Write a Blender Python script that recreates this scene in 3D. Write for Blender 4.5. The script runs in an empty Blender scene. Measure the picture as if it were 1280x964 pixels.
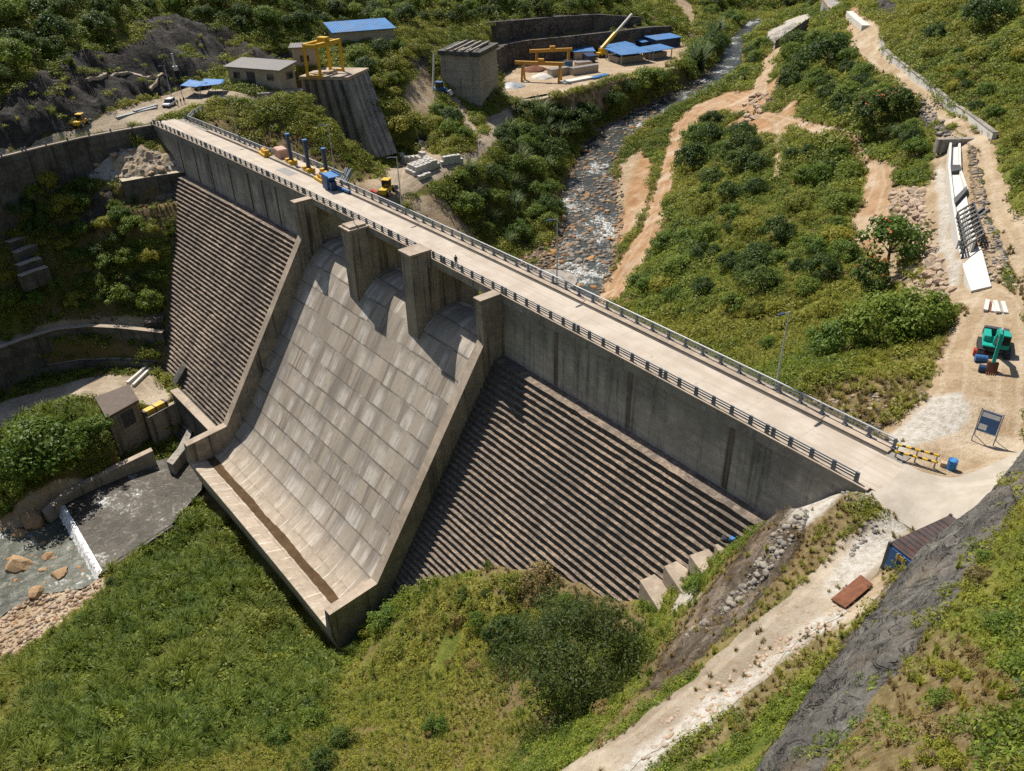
import bpy, bmesh, math, random
import numpy as np
from mathutils import Vector, Matrix, noise as mnoise
random.seed(7); RNG = np.random.default_rng(11)
SC = bpy.context.scene
COL = SC.collection
rad = math.radians

# ------------------------------------------------------------------ camera (solved from the photograph)
F_PX, PITCH, YAW, ROLL = 1000.12, rad(32.13868), rad(141.59186), rad(-1.36031)
CAM = np.array([119.77989, -68.87605, 53.87718])
ARC, XM = -2.1008949e-4, 40.0          # the crest is a very flat arch: y = n + ARC*(x-XM)^2
def cam_axes():
    cy, sy, cp, sp = math.cos(YAW), math.sin(YAW), math.cos(PITCH), math.sin(PITCH)
    fwd = np.array([cy*cp, sy*cp, -sp]); right = np.array([sy, -cy, 0.0]); up = np.cross(right, fwd)
    r = right*math.cos(ROLL) + up*math.sin(ROLL); u = -right*math.sin(ROLL) + up*math.cos(ROLL)
    return r, u, fwd
AX_R, AX_U, AX_F = cam_axes()
def pray(px, py):
    return AX_R*((px-640)/F_PX) - AX_U*((py-482)/F_PX) + AX_F
def pz(px, py, z):                      # point of height z seen there, world xyz
    d = pray(px, py); s = (z-CAM[2])/d[2]
    return CAM + s*d
def proj(p):
    d = np.asarray(p, float)-CAM; w = d@AX_F
    return 640+F_PX*(d@AX_R)/w, 482-F_PX*(d@AX_U)/w
def W(x, n, z): return (x, n+ARC*(x-XM)**2, z)
def arcdir(x):                          # unit tangent and normal of the crest line at x
    t = 2*ARC*(x-XM); l = math.hypot(1, t)
    return (1/l, t/l), (-t/l, 1/l)

cam_data = bpy.data.cameras.new('camera'); cam = bpy.data.objects.new('camera', cam_data); COL.objects.link(cam)
M = Matrix(((AX_R[0], AX_U[0], -AX_F[0], CAM[0]), (AX_R[1], AX_U[1], -AX_F[1], CAM[1]), (AX_R[2], AX_U[2], -AX_F[2], CAM[2]), (0, 0, 0, 1)))
cam.matrix_world = M
cam_data.sensor_width = 36.0; cam_data.lens = 36.0*F_PX/1280.0
cam_data.clip_start = 0.5; cam_data.clip_end = 9000.0
SC.camera = cam

# ------------------------------------------------------------------ light
SUN_EL, SUN_AZ = rad(55.5), rad(174.5)   # azimuth measured from +x to +y, direction towards the sun
sd = Vector((math.cos(SUN_EL)*math.cos(SUN_AZ), math.cos(SUN_EL)*math.sin(SUN_AZ), math.sin(SUN_EL)))
wd = bpy.data.worlds.new('World'); SC.world = wd; wd.use_nodes = True
nt = wd.node_tree; nt.nodes.clear()
wo = nt.nodes.new('ShaderNodeOutputWorld'); bg = nt.nodes.new('ShaderNodeBackground'); sky = nt.nodes.new('ShaderNodeTexSky')
sky.sky_type = 'NISHITA'; sky.sun_disc = False; sky.sun_elevation = SUN_EL
sky.sun_rotation = math.atan2(sd.x, sd.y)
sky.air_density = 1.0; sky.dust_density = 1.0; sky.ozone_density = 1.0
bg.inputs['Strength'].default_value = 0.075
nt.links.new(sky.outputs[0], bg.inputs[0]); nt.links.new(bg.outputs[0], wo.inputs[0])
sl = bpy.data.lights.new('sun', 'SUN'); sl.energy = 5.0; sl.angle = rad(0.5); sl.color = (1.0, 0.93, 0.82)
so = bpy.data.objects.new('sun', sl); COL.objects.link(so)
so.rotation_euler = sd.to_track_quat('Z', 'Y').to_euler(); so.location = (0, 0, 200)
SC.view_settings.view_transform = 'Standard'; SC.view_settings.look = 'None'
SC.view_settings.exposure = 0.42; SC.view_settings.gamma = 1.0
SC.view_settings.use_curve_mapping = False
SC.cycles.max_bounces = 5; SC.cycles.diffuse_bounces = 2; SC.cycles.glossy_bounces = 2
SC.cycles.transparent_max_bounces = 4; SC.cycles.transmission_bounces = 2
SC.cycles.use_denoising = False

# ------------------------------------------------------------------ naming helpers
def tag(o, label=None, cat=None, group=None, kind=None):
    if label: o['label'] = label
    if cat: o['category'] = cat
    if group: o['group'] = group
    if kind: o['kind'] = kind
    return o
def thing(name, label, cat, loc=(0, 0, 0), rz=0.0, group=None):
    o = bpy.data.objects.new(name, None); COL.objects.link(o)
    o.empty_display_size = 0.5
    o.location = loc; o.rotation_euler = (0, 0, rz)
    return tag(o, label, cat, group)
def copy_tree(o, parent=None):
    c = o.copy(); COL.objects.link(c)
    if parent is not None: c.parent = parent
    for ch in KIDS.get(o.name, []):
        copy_tree(ch, c)
    return c
KIDS = {}

class MB:
    """collects polygons, then links them as ONE mesh object"""
    def __init__(s): s.v = []; s.f = []; s.uv = []
    def add(s, vs, fs):
        b = len(s.v); s.v += [tuple(map(float, v)) for v in vs]; s.f += [tuple(b+i for i in f) for f in fs]; return s
    def hexa(s, p):                      # 8 points: bottom 4 ccw, top 4
        return s.add(p, [(3, 2, 1, 0), (4, 5, 6, 7), (0, 1, 5, 4), (1, 2, 6, 5), (2, 3, 7, 6), (3, 0, 4, 7)])
    def box(s, c, d, rz=0.0, rx=0.0, ry=0.0):
        m = Matrix.Translation(c) @ Matrix.Rotation(rz, 4, 'Z') @ Matrix.Rotation(ry, 4, 'Y') @ Matrix.Rotation(rx, 4, 'X')
        x, y, z = d[0]/2, d[1]/2, d[2]/2
        p = [m @ Vector(q) for q in ((-x, -y, -z), (x, -y, -z), (x, y, -z), (-x, y, -z), (-x, -y, z), (x, -y, z), (x, y, z), (-x, y, z))]
        return s.hexa(p)
    def bbox(s, x0, x1, y0, y1, z0, z1): return s.box(((x0+x1)/2, (y0+y1)/2, (z0+z1)/2), (x1-x0, y1-y0, z1-z0))
    def prism(s, poly, z0, z1):          # poly ccw of (x,y) ; z0/z1 numbers or lists
        n = len(poly)
        a = sum(poly[i][0]*poly[(i+1) % n][1]-poly[(i+1) % n][0]*poly[i][1] for i in range(n))
        if a < 0:
            poly = poly[::-1]
            if hasattr(z0, '__len__'): z0 = z0[::-1]
            if hasattr(z1, '__len__'): z1 = z1[::-1]
        zz0 = z0 if hasattr(z0, '__len__') else [z0]*n; zz1 = z1 if hasattr(z1, '__len__') else [z1]*n
        vs = [(poly[i][0], poly[i][1], zz0[i]) for i in range(n)]+[(poly[i][0], poly[i][1], zz1[i]) for i in range(n)]
        return s.add(vs, [tuple(range(n-1, -1, -1)), tuple(range(n, 2*n))]+[(i, (i+1) % n, n+(i+1) % n, n+i) for i in range(n)])
    def tube(s, a, b, r0, r1=None, k=8, caps=True):
        r1 = r0 if r1 is None else r1
        a = Vector(a); b = Vector(b); d = (b-a).normalized()
        u = d.orthogonal().normalized(); w = d.cross(u)
        vs = []
        for c, r in ((a, r0), (b, r1)):
            for i in range(k):
                t = 2*math.pi*i/k; vs.append(c+u*(r*math.cos(t))+w*(r*math.sin(t)))
        fs = [(i, (i+1) % k, k+(i+1) % k, k+i) for i in range(k)]
        if caps: fs += [tuple(range(k-1, -1, -1)), tuple(range(k, 2*k))]
        return s.add(vs, fs)
    def bar(s, a, b, w, h=None):         # square bar between two points
        h = w if h is None else h
        a = Vector(a); b = Vector(b); d = (b-a).normalized()
        up = Vector((0, 0, 1)) if abs(d.z) < 0.95 else Vector((1, 0, 0))
        u = d.cross(up).normalized()*(w/2); q = u.cross(d).normalized()*(h/2)
        return s.hexa([a-u-q, a+u-q, b+u-q, b-u-q, a-u+q, a+u+q, b+u+q, b-u+q])
    def path(s, pts, w, h, z0=0.0):      # mitred wall or strip of rectangular section along a polyline (x,y,z top)
        n = len(pts); L = []
        for i in range(n):
            a = Vector(pts[max(i-1, 0)][:2]); b = Vector(pts[min(i+1, n-1)][:2]); d = (b-a).normalized(); L.append(Vector((-d.y, d.x)))
        vs = []
        for p, q in zip(pts, L):
            for sx, dz in ((-.5, -h), (.5, -h), (.5, 0), (-.5, 0)):
                vs.append((p[0]+q.x*w*sx, p[1]+q.y*w*sx, p[2]+dz+z0))
        fs = [(0, 1, 2, 3), tuple(4*(n-1)+k for k in (3, 2, 1, 0))]
        for i in range(n-1):
            for k in range(4): fs.append((4*i+k, 4*i+4+k, 4*i+4+(k+1) % 4, 4*i+(k+1) % 4))
        return s.add(vs, fs)
    def build(s, name, mat, parent=None, smooth=False, local=None):
        me = bpy.data.meshes.new(name)
        vs = s.v
        if local is not None:
            inv = local.inverted(); vs = [tuple(inv @ Vector(v)) for v in vs]
        me.from_pydata(vs, [], s.f); me.update()
        bm = bmesh.new(); bm.from_mesh(me); bmesh.ops.recalc_face_normals(bm, faces=bm.faces); bm.to_mesh(me); bm.free()
        if mat is not None: me.materials.append(mat)
        if smooth: me.polygons.foreach_set('use_smooth', [True]*len(me.polygons))
        o = bpy.data.objects.new(name, me); COL.objects.link(o)
        if parent is not None:
            o.parent = parent; KIDS.setdefault(parent.name, []).append(o)
        return o
def bevel(o, w, seg=1):
    bm = bmesh.new(); bm.from_mesh(o.data)
    bmesh.ops.bevel(bm, geom=[e for e in bm.edges if len(e.link_faces) == 2 and e.calc_face_angle(0) > 0.6], offset=w, segments=seg, affect='EDGES', clamp_overlap=True)
    bm.to_mesh(o.data); bm.free(); return o

# ------------------------------------------------------------------ material helpers
def newmat(name, rough=0.9, spec=0.25):
    m = bpy.data.materials.new(name); m.use_nodes = True
    b = m.node_tree.nodes['Principled BSDF']; b.inputs['Roughness'].default_value = rough
    b.inputs['Specular IOR Level'].default_value = spec
    return m, m.node_tree, b
class NT:
    def __init__(s, nt): s.nt = nt; s.co = None
    def n(s, t, **k):
        x = s.nt.nodes.new(t)
        for a, b in k.items(): setattr(x, a, b)
        return x
    def put(s, sock, v):
        if hasattr(v, 'is_linked') or isinstance(v, bpy.types.NodeSocket): s.nt.links.new(v, sock)
        else: sock.default_value = v
    def pos(s):
        if s.co is None: s.co = s.n('ShaderNodeNewGeometry').outputs['Position']
        return s.co
    def mapv(s, v, scale=(1, 1, 1), rot=(0, 0, 0), loc=(0, 0, 0)):
        x = s.n('ShaderNodeMapping'); s.put(x.inputs[0], v); x.inputs['Scale'].default_value = scale; x.inputs['Rotation'].default_value = rot; x.inputs['Location'].default_value = loc
        return x.outputs[0]
    def noise(s, scale, detail=4, rough=.55, v=None, dist=0.0):
        x = s.n('ShaderNodeTexNoise'); s.put(x.inputs['Vector'], s.pos() if v is None else v)
        x.inputs['Scale'].default_value = scale; x.inputs['Detail'].default_value = detail; x.inputs['Roughness'].default_value = rough; x.inputs['Distortion'].default_value = dist
        return x.outputs[0]
    def vor(s, scale, v=None, feature='F1', out='Distance', rnd=1.0):
        x = s.n('ShaderNodeTexVoronoi', feature=feature); s.put(x.inputs['Vector'], s.pos() if v is None else v); x.inputs['Scale'].default_value = scale
        x.inputs['Randomness'].default_value = rnd
        return x.outputs[out]
    def math(s, op, a, b=0.0, c=None, clamp=False):
        x = s.n('ShaderNodeMath', operation=op, use_clamp=clamp); s.put(x.inputs[0], a); s.put(x.inputs[1], b)
        if c is not None: s.put(x.inputs[2], c)
        return x.outputs[0]
    def ss(s, v, a, b):                  # smoothstep a..b -> 0..1
        x = s.n('ShaderNodeMapRange', interpolation_type='SMOOTHSTEP'); s.put(x.inputs[0], v)
        if a < b: x.inputs[1].default_value = a; x.inputs[2].default_value = b; x.inputs[3].default_value = 0; x.inputs[4].default_value = 1
        else: x.inputs[1].default_value = b; x.inputs[2].default_value = a; x.inputs[3].default_value = 1; x.inputs[4].default_value = 0
        return x.outputs[0]
    def lin(s, v, a, b, c=0.0, d=1.0):
        x = s.n('ShaderNodeMapRange'); s.put(x.inputs[0], v)
        for i, q in enumerate((a, b, c, d)): x.inputs[1+i].default_value = q
        return x.outputs[0]
    def ramp(s, v, stops, interp='LINEAR'):
        x = s.n('ShaderNodeValToRGB'); s.put(x.inputs[0], v); r = x.color_ramp; r.interpolation = interp
        while len(r.elements) < len(stops): r.elements.new(0.5)
        for e, (p, c) in zip(r.elements, stops): e.position = p; e.color = (*c, 1) if len(c) == 3 else c
        return x.outputs[0]
    def mix(s, f, a, b, mode='MIX'):
        x = s.n('ShaderNodeMix', data_type='RGBA', blend_type=mode); s.put(x.inputs[0], f)
        for sock, v in ((x.inputs[6], a), (x.inputs[7], b)):
            s.put(sock, (*v, 1) if isinstance(v, tuple) and len(v) == 3 else v)
        return x.outputs[2]
    def attr(s, name): return s.n('ShaderNodeAttribute', attribute_name=name).outputs['Fac']
    def attrc(s, name): return s.n('ShaderNodeAttribute', attribute_name=name).outputs['Color']
    def objrand(s): return s.n('ShaderNodeObjectInfo').outputs['Random']
    def sep(s, v):
        x = s.n('ShaderNodeSeparateXYZ'); s.put(x.inputs[0], v); return x.outputs
    def comb(s, a, b, c):
        x = s.n('ShaderNodeCombineXYZ'); s.put(x.inputs[0], a); s.put(x.inputs[1], b); s.put(x.inputs[2], c); return x.outputs[0]
    def bump(s, h, strength=.5, dist=.2):
        x = s.n('ShaderNodeBump'); s.put(x.inputs['Height'], h); x.inputs['Strength'].default_value = strength; x.inputs['Distance'].default_value = dist
        return x.outputs[0]
def paint(name, c, rough=.5, var=.12, dirt=.25, scale=1.2, spec=.4, metal=0.0, dirtcol=(.16, .13, .09)):
    m, nt, b = newmat(name, rough, spec); k = NT(nt)
    v = k.noise(scale, 5, .6); col = k.mix(k.lin(v, .3, .7), tuple(x*(1-var) for x in c), tuple(min(1, x*(1+var)) for x in c))
    col = k.mix(k.math('MULTIPLY', k.ss(k.noise(scale*2.3, 6, .65), .5, .72), dirt), col, dirtcol)
    k.put(b.inputs['Base Color'], col); b.inputs['Metallic'].default_value = metal
    return m
# ------------------------------------------------------------------ terrain heights
CP = []                                  # control points (x, y, z)
def cp(*rows):
    for px, py, z in rows: CP.append(tuple(pz(px, py, z)))
def cw(*rows): CP.extend([tuple(map(float, r)) for r in rows])
# right bank: junction, yard, road
cp((1080,612,-.3),(1112,577,-.3),(1150,600,0),(1200,600,0),(1245,572,0),(1280,540,.5),(1140,640,0),(1100,655,-.4),(1230,520,.5),(1230,470,.8),(1190,520,.5),(1140,545,-.3),
   (1120,510,-1.5),(1160,470,-.5),(1250,420,1.5),(1205,392,.8),(1280,470,1.2),(1280,400,2.2),(1262,340,2.6),(1245,280,3),(1225,215,3.4),(1202,165,3.6),(1160,120,4),(1128,93,4),(1092,65,4),(1078,40,4),(1066,10,4))
cp((1195,190,2.2),(1193,250,1.2),(1200,300,.5),(1212,362,0.),(1176,210,-.5),(1172,270,-1),(1185,340,-.5),(1180,372,-1.5),(1160,240,-2),(1125,240,-6),(1150,300,-4),(1120,300,-7.5),(1140,340,-7),(1165,372,-4.5),(1090,280,-8.5),(1100,330,-9),(1082,215,-9.5),(1100,190,-8),(1150,180,-1.5),(1175,165,2.2))
RD = [(90,30,1.5),(72,68,3),(42,122,3.5),(4,169,4),(-41,221,4),(-87,295,4),(-130,380,5)]
TK = [tuple(pz(*q)) for q in ((790,330,-42),(815,260,-40),(838,190,-37.5),(900,130,-29),(945,95,-24.5),(985,45,-18.5))]+[(-200,470,-16)]
for i,(r,t) in enumerate(zip(RD,TK)):
    for f in ((.45,.6,.75,.88) if i < 2 else (.12,.3,.5,.7,.88)):
        h = r[2]+(t[2]-r[2])*(f**1.05)
        cw((r[0]+(t[0]-r[0])*f, r[1]+(t[1]-r[1])*f, h))
    cw((t[0],t[1],t[2]))
# hill above the right road
for i in range(len(RD)):
    a = RD[max(i-1,0)]; b = RD[min(i+1,len(RD)-1)]; dx,dy = b[0]-a[0],b[1]-a[1]; l = math.hypot(dx,dy); nx,ny = dy/l,-dx/l
    if i < 1: continue
    for d,h in ((8,3.5),(20,12),(40,25),(80,48),(150,80)): cw((RD[i][0]+nx*d, RD[i][1]+ny*d, RD[i][2]+h))
cw((104,32,5),(112,36,12),(125,45,22),(150,60,40),(190,80,60))
# upstream of the dam, right side, hidden foot of the bank
cw((92,14,-1.5),(84,14,-5),(74,14,-11),(60,16,-19),(48,16,-27),(36,18,-36),(22,20,-44),(0,20,-47),(-30,20,-47),(-50,20,-44),(-70,20,-36),(-86,20,-26),(-100,20,-14),(-112,20,-6))
cp((1060,520,-2.5),(1000,470,-4.5),(1080,470,-3),(1100,440,-4))
# rock spur and slope on the near right
cp((1246,604,2),(1200,646,2),(1150,694,2),(1105,752,2.5),(1060,808,3),(1005,880,3.5),(960,945,4),(1200,720,13),(1100,860,13.5),(1010,964,13),(1280,700,17),(1280,820,22),(1280,964,25),(1150,964,20),(1280,600,8),(1268,640,11),(1200,850,19))
cw((101.5,-2,.2),(99,-14,.2),(99.5,-24,0),(100,-34,-.5),(100,-44,-1.5),(130,-60,31),(150,-85,38),(125,-95,30),(150,-20,32),(140,10,24),(128,-10,20),(118,8,11),(170,20,45),(250,-60,80))
# path downstream on the right bank
cp((1060,690,-.8),(1000,740,-1.2),(950,785,-2),(900,830,-2.8),(850,870,-3.6),(800,910,-4.4),(735,964,-5.5),(1010,760,-1.2),(1050,720,-.8),(960,830,-2.2),(880,880,-3),(1090,700,-.5))
cw((94,-50,-7),(92,-65,-9),(90,-85,-12))
# slope from the path down to the toe of the dam
cp((1010,640,-1.5),(985,645,-4),(950,662,-9.5),(985,690,-3.5),(940,715,-7),(900,755,-9),(865,795,-10.5),(835,835,-10),(800,870,-9),(760,905,-9.5),(700,950,-11),
   (905,690,-14),(880,705,-16.5),(860,735,-18.5),(830,775,-20.5),(800,800,-21),(795,745,-25),(775,738,-25.5),(740,722,-27.5),(690,712,-30),(640,706,-32),(590,715,-36),(545,728,-40.5),(500,748,-46.5),(478,770,-49),
   (700,790,-29),(720,850,-24),(640,800,-33),(640,900,-29),(560,800,-38),(560,880,-36),(500,830,-42),(600,964,-27),(680,930,-18),(500,964,-32))
cw((83,.5,-13),(77,0,-18),(70,-4,-24),(66,-7,-28.5),(52,-12,-34),(40,-18,-43),(60,2,-28),(40,0,-40))
cp((420,806,-55),(360,756,-56),(300,692,-56.5),(245,618,-56.5),(200,662,-56.8),(165,690,-56.8),(130,722,-57),(440,830,-50),(400,880,-43),(300,780,-54),(300,860,-47),(200,750,-55),(200,850,-50),(120,780,-55),(100,850,-51),(60,790,-55.5),(0,830,-55),(0,900,-48),(100,920,-45),(200,930,-42),(300,930,-40),(420,940,-36),(0,964,-43))
cw((20,-110,-34),(60,-100,-20),(-10,-110,-42),(40,-150,-20),(-20,-150,-36))
# downstream river and left bank
cp((0,770,-58.2),(50,730,-58.6),(100,680,-58.8),(40,690,-59),(0,720,-59),(100,720,-58.2),(10,665,-58.3),(55,650,-56),(20,640,-55),(0,600,-52),(60,600,-52),(100,590,-52.5),(30,555,-49.5),(120,560,-50),(150,590,-54.5))
cw((-42,-52,-59),(-30,-50,-59),(-30,-42,-59.5),(-20,-50,-59),(-60,-75,-57),(-45,-85,-58.5),(-60,-100,-58.5),(-84,-92,-49),(-88,-125,-50),(-70,-130,-57),(-40,-110,-57),(-60,-200,-58))
cp((0,540,-48.8),(60,510,-48.6),(110,480,-48.2),(60,490,-48.2),(0,505,-48.5),(150,470,-48),(190,470,-48),(190,520,-49),(215,500,-49.2),(180,490,-48.5),(140,500,-48.8))
cp((0,430,-38.5),(60,415,-38.5),(130,400,-38.8),(190,405,-39.8),(30,395,-34.5),(100,385,-35),(170,392,-37),(80,360,-31),(150,345,-30),(190,330,-28),(120,310,-24),(60,320,-24),(0,370,-30),(190,290,-21.5),(150,275,-18.5),(100,285,-19),(200,268,-17.5),(175,262,-15.5))
cp((0,350,-26),(50,300,-19),(0,300,-19),(55,262,-14.5),(95,250,-14),(120,240,-12),(130,262,-15.5),(100,225,-10.5),(60,235,-12),(0,262,-13.5))
cp((110,203,-8.5),(150,190,-6),(175,195,-6.2),(200,200,-7),(224,208,-9),(150,215,-9),(200,212,-9.3),(128,222,-10.5))
cw((-104,-70,-18),(-98,-70,-27))
# left bank road level
cw((-117,0,-.2),(-117.5,-20,-.2),(-114,-40,-.2),(-111,-62,-.2),(-122,-20,-.1),(-124,5,-.1),(-120,-45,-.1))
cp((222,139,-.3),(212,130,0),(160,150,0),(100,165,0),(245,120,.5),(265,112,1),(300,118,1.5),(340,118,1.5),(370,108,1.5),(365,85,2),(280,95,2.5),(390,68,3))
HB = [(-120,-75,0)]+[tuple(pz(*q)) for q in ((0,183,.3),(60,168,.5),(130,145,.8),(190,122,1),(240,105,2),(285,85,2.8),(340,70,3),(395,58,4))]
for i in range(len(HB)):
    a = HB[max(i-1,0)]; b = HB[min(i+1,len(HB)-1)]; dx,dy = b[0]-a[0],b[1]-a[1]; l = math.hypot(dx,dy); nx,ny = -dy/l,dx/l
    for d,h in ((0,0),(6,5),(14,9),(24,16),(40,25),(70,42),(120,72),(200,110)): cw((HB[i][0]+nx*d, HB[i][1]+ny*d, HB[i][2]+h))
# upstream left slope, intake, tower, terrace
cp((250,150,-2),(300,160,-4.5),(340,165,-7),(290,140,-1.5),(330,140,-4),(380,180,-10),(400,215,-15),(440,210,-18.5),(460,222,-21.5),(480,205,-22),(500,200,-22.5),(400,165,-8),(480,240,-22.5),(520,222,-23),(560,212,-22.5),(590,195,-21.5),(600,180,-20.5),(622,165,-20),(640,135,-19),
   (600,138,-19),(560,135,-18.5),(575,160,-19.3),(540,150,-16.5),(510,150,-14),(500,180,-19.5),(520,190,-22),(545,180,-20),(490,120,-8),(515,110,-8),(535,100,-9),(505,75,-1),(480,85,-1),(470,62,3.5),(420,62,4),(520,52,3.5),(440,75,2))
cp((560,250,-29),(600,300,-40),(640,290,-42),(620,235,-30),(660,200,-32),(690,215,-38),(680,260,-41.5),(640,250,-37),(700,175,-34.5),(720,155,-33.5),(760,130,-29.5),(790,115,-27.5),(820,100,-25.5),(850,88,-24),(690,140,-27),(740,112,-25),(800,92,-24.5))
cp((655,105,-20),(700,112,-21),(660,85,-19.5),(740,98,-21),(790,75,-20.5),(850,58,-20.5),(845,75,-21.5),(720,78,-20),(640,84,-19),(690,77,-20),(760,66,-20),(815,55,-20),(838,48,-20))
cp((628,58,-7),(700,47,-8),(770,38,-9),(815,32,-10),(540,44,2),(600,50,-2),(560,37,2),(600,31,1.5),(650,26,1),(720,20,0),(775,16,-1),(820,15,-7),(862,12,-14),(862,30,-17),(868,48,-20.5),(850,25,-15))
cp((660,12,5),(560,22,5),(480,25,6.5),(740,8,3),(740,2,6),(660,2,8),(560,5,10),(480,5,14),(430,32,7),(440,45,4))
cw((-330,360,50),(-300,420,30),(-330,520,50),(-420,640,80),(-420,500,110),(-320,620,10))
# upstream river bed
RVP = [(728,350,-46),(732,300,-45),(735,250,-43.5),(736,220,-42),(740,200,-41),(750,180,-38.8),(772,160,-36.5),(808,140,-33.5),(847,120,-30.5),(873,105,-28.8),(900,90,-27),(912,75,-25.5),(918,60,-24),(925,45,-22.5),(940,35,-21.5),(952,27,-20.5)]
RV = [(-30,30,-47),(-34,55,-46.6)]+[tuple(pz(*q)) for q in RVP]
RVW = [15,16]+[15,15,14,13,12,11,11,10,10,9,9,9,8,8,8,8]
for i,p in enumerate(RV):
    a = RV[max(i-1,0)]; b = RV[min(i+1,len(RV)-1)]; dx,dy = b[0]-a[0],b[1]-a[1]; l = math.hypot(dx,dy); nx,ny = -dy/l,dx/l
    for s in (-1,0,1): cw((p[0]+s*nx*RVW[i]*.75, p[1]+s*ny*RVW[i]*.75, p[2]+(.8 if s else -.2)))
cp((950,75,-24),(985,50,-20),(1000,35,-18),(1035,25,-10),(900,25,-25),(960,15,-23))
cw((-180,560,-5),(-160,640,15),(-60,600,70),(-20,480,80),(-250,760,20),(-420,760,60),(-330,860,30),(60,400,110),(120,300,110),(-200,900,110),(-450,900,130),(-600,700,180),(-600,400,180),(-500,200,150),(-450,0,130),(-400,-150,120),(200,200,110),(300,60,110),(200,-200,60),(60,-260,0),(-60,-300,-40),(-250,-250,60),(250,-300,90),(0,1200,200),(-400,1300,220),(-900,800,250),(-900,0,250),(600,300,220),(500,800,220))
CP = np.array(CP)
def mq(d2): return np.sqrt(d2+25.0)
def fit_rbf():
    X = CP[:, :2]; n = len(X)
    d2 = ((X[:, None]-X[None])**2).sum(-1); lam = np.where((X[:, 0] < -60) & (X[:, 1] > -75), np.where(X[:, 1] > 100, 7.0, np.where(X[:, 1] > 15, 1.0, 3.0)), .25); lam = np.where((X[:, 0] > 0) | (X[:, 1] < -80), .25, lam); lam = np.where((X[:,1]>120) & (X[:,0]<-40), 9.0, lam)
    A = -mq(d2)+np.diag(lam)
    Pm = np.c_[np.ones(n), X/100]; K = np.zeros((n+3, n+3)); K[:n, :n] = A; K[:n, n:] = Pm; K[n:, :n] = Pm.T
    s = np.linalg.lstsq(K, np.r_[CP[:, 2], 0, 0, 0], rcond=None)[0]
    return s[:n], s[n:]
RW, RP = fit_rbf()
def rbf(x, y):
    x = np.asarray(x, float).ravel(); y = np.asarray(y, float).ravel(); out = np.empty(len(x))
    for i in range(0, len(x), 20000):
        a = x[i:i+20000]; b = y[i:i+20000]
        d2 = (a[:, None]-CP[None, :, 0])**2+(b[:, None]-CP[None, :, 1])**2
        out[i:i+20000] = -mq(d2)@RW+RP[0]+RP[1]*a/100+RP[2]*b/100
    return out
def axis(segs):
    out = []
    for a, b, h in segs: out += list(np.arange(a, b-1e-6, h))
    return np.array(out+[segs[-1][1]])
GX = axis([(-2600,-1000,200),(-1000,-480,40),(-480,-300,6),(-300,-150,2.0),(-150,40,1.0),(40,122,.7),(122,150,2),(150,300,10),(300,700,50),(700,2400,200)])
GY = axis([(-1800,-400,200),(-400,-130,15),(-130,-90,2.5),(-90,-62,1.0),(-62,30,.7),(30,130,1.0),(130,330,1.7),(330,560,3),(560,800,8),(800,1400,40),(1400,3000,200)])
# cheap value noise on the grid
def vnoise(x, y, seed=0):
    xi = np.floor(x).astype(np.int64); yi = np.floor(y).astype(np.int64); fx = x-xi; fy = y-yi
    def h(a, b):
        n = (a*374761393+b*668265263+seed*1442695041) & 0xffffffff
        n = ((n ^ (n >> 13))*1274126177) & 0xffffffff
        return ((n ^ (n >> 16)) & 0xffff)/65535.0
    u = fx*fx*(3-2*fx); v = fy*fy*(3-2*fy)
    return (h(xi, yi)*(1-u)+h(xi+1, yi)*u)*(1-v)+(h(xi, yi+1)*(1-u)+h(xi+1, yi+1)*u)*v
def fbm(x, y, s, oct=4, seed=0):
    t = 0; a = .5; f = 1/s
    for o in range(oct): t = t+a*vnoise(x*f, y*f, seed+o*17); a *= .5; f *= 2.03
    return t/(1-.5**oct)
gx, gy = np.meshgrid(GX, GY, indexing='ij')
GZ = rbf(gx, gy).reshape(gx.shape)
def bil(A, x, y):
    x = np.clip(np.asarray(x, float), GX[0]+1e-6, GX[-1]-1e-6); y = np.clip(np.asarray(y, float), GY[0]+1e-6, GY[-1]-1e-6)
    i = np.searchsorted(GX, x)-1; j = np.searchsorted(GY, y)-1
    u = (x-GX[i])/(GX[i+1]-GX[i]); v = (y-GY[j])/(GY[j+1]-GY[j])
    return A[i, j]*(1-u)*(1-v)+A[i+1, j]*u*(1-v)+A[i, j+1]*(1-u)*v+A[i+1, j+1]*u*v
def ground(x, y): return float(bil(GZ, np.array([x]), np.array([y]))[0])
def hit_many(P, step=1.0, smax=900.):
    """first terrain point seen at each photo pixel"""
    P = np.atleast_2d(np.array(P, float)); out = np.full((len(P), 3), np.nan)
    D = AX_R*((P[:, :1]-640)/F_PX)-AX_U*((P[:, 1:]-482)/F_PX)+AX_F
    s = np.full(len(P), 15.); act = np.ones(len(P), bool); lo = s.copy()
    while act.any() and s[act].min() < smax:
        q = CAM+s[:, None]*D; below = act & (q[:, 2] < bil(GZ, q[:, 0], q[:, 1]))
        if below.any():
            a = lo[below]; b = s[below]; d = D[below]
            for _ in range(18):
                m = (a+b)/2; qq = CAM+m[:, None]*d; bl = qq[:, 2] < bil(GZ, qq[:, 0], qq[:, 1]); b = np.where(bl, m, b); a = np.where(bl, a, m)
            out[below] = CAM+b[:, None]*d; act &= ~below
        lo = np.where(act, s, lo); s = np.where(act, s+step*np.maximum(1, s/200), s)
    return out
def hit(px, py): return hit_many([(px, py)])[0]
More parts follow.
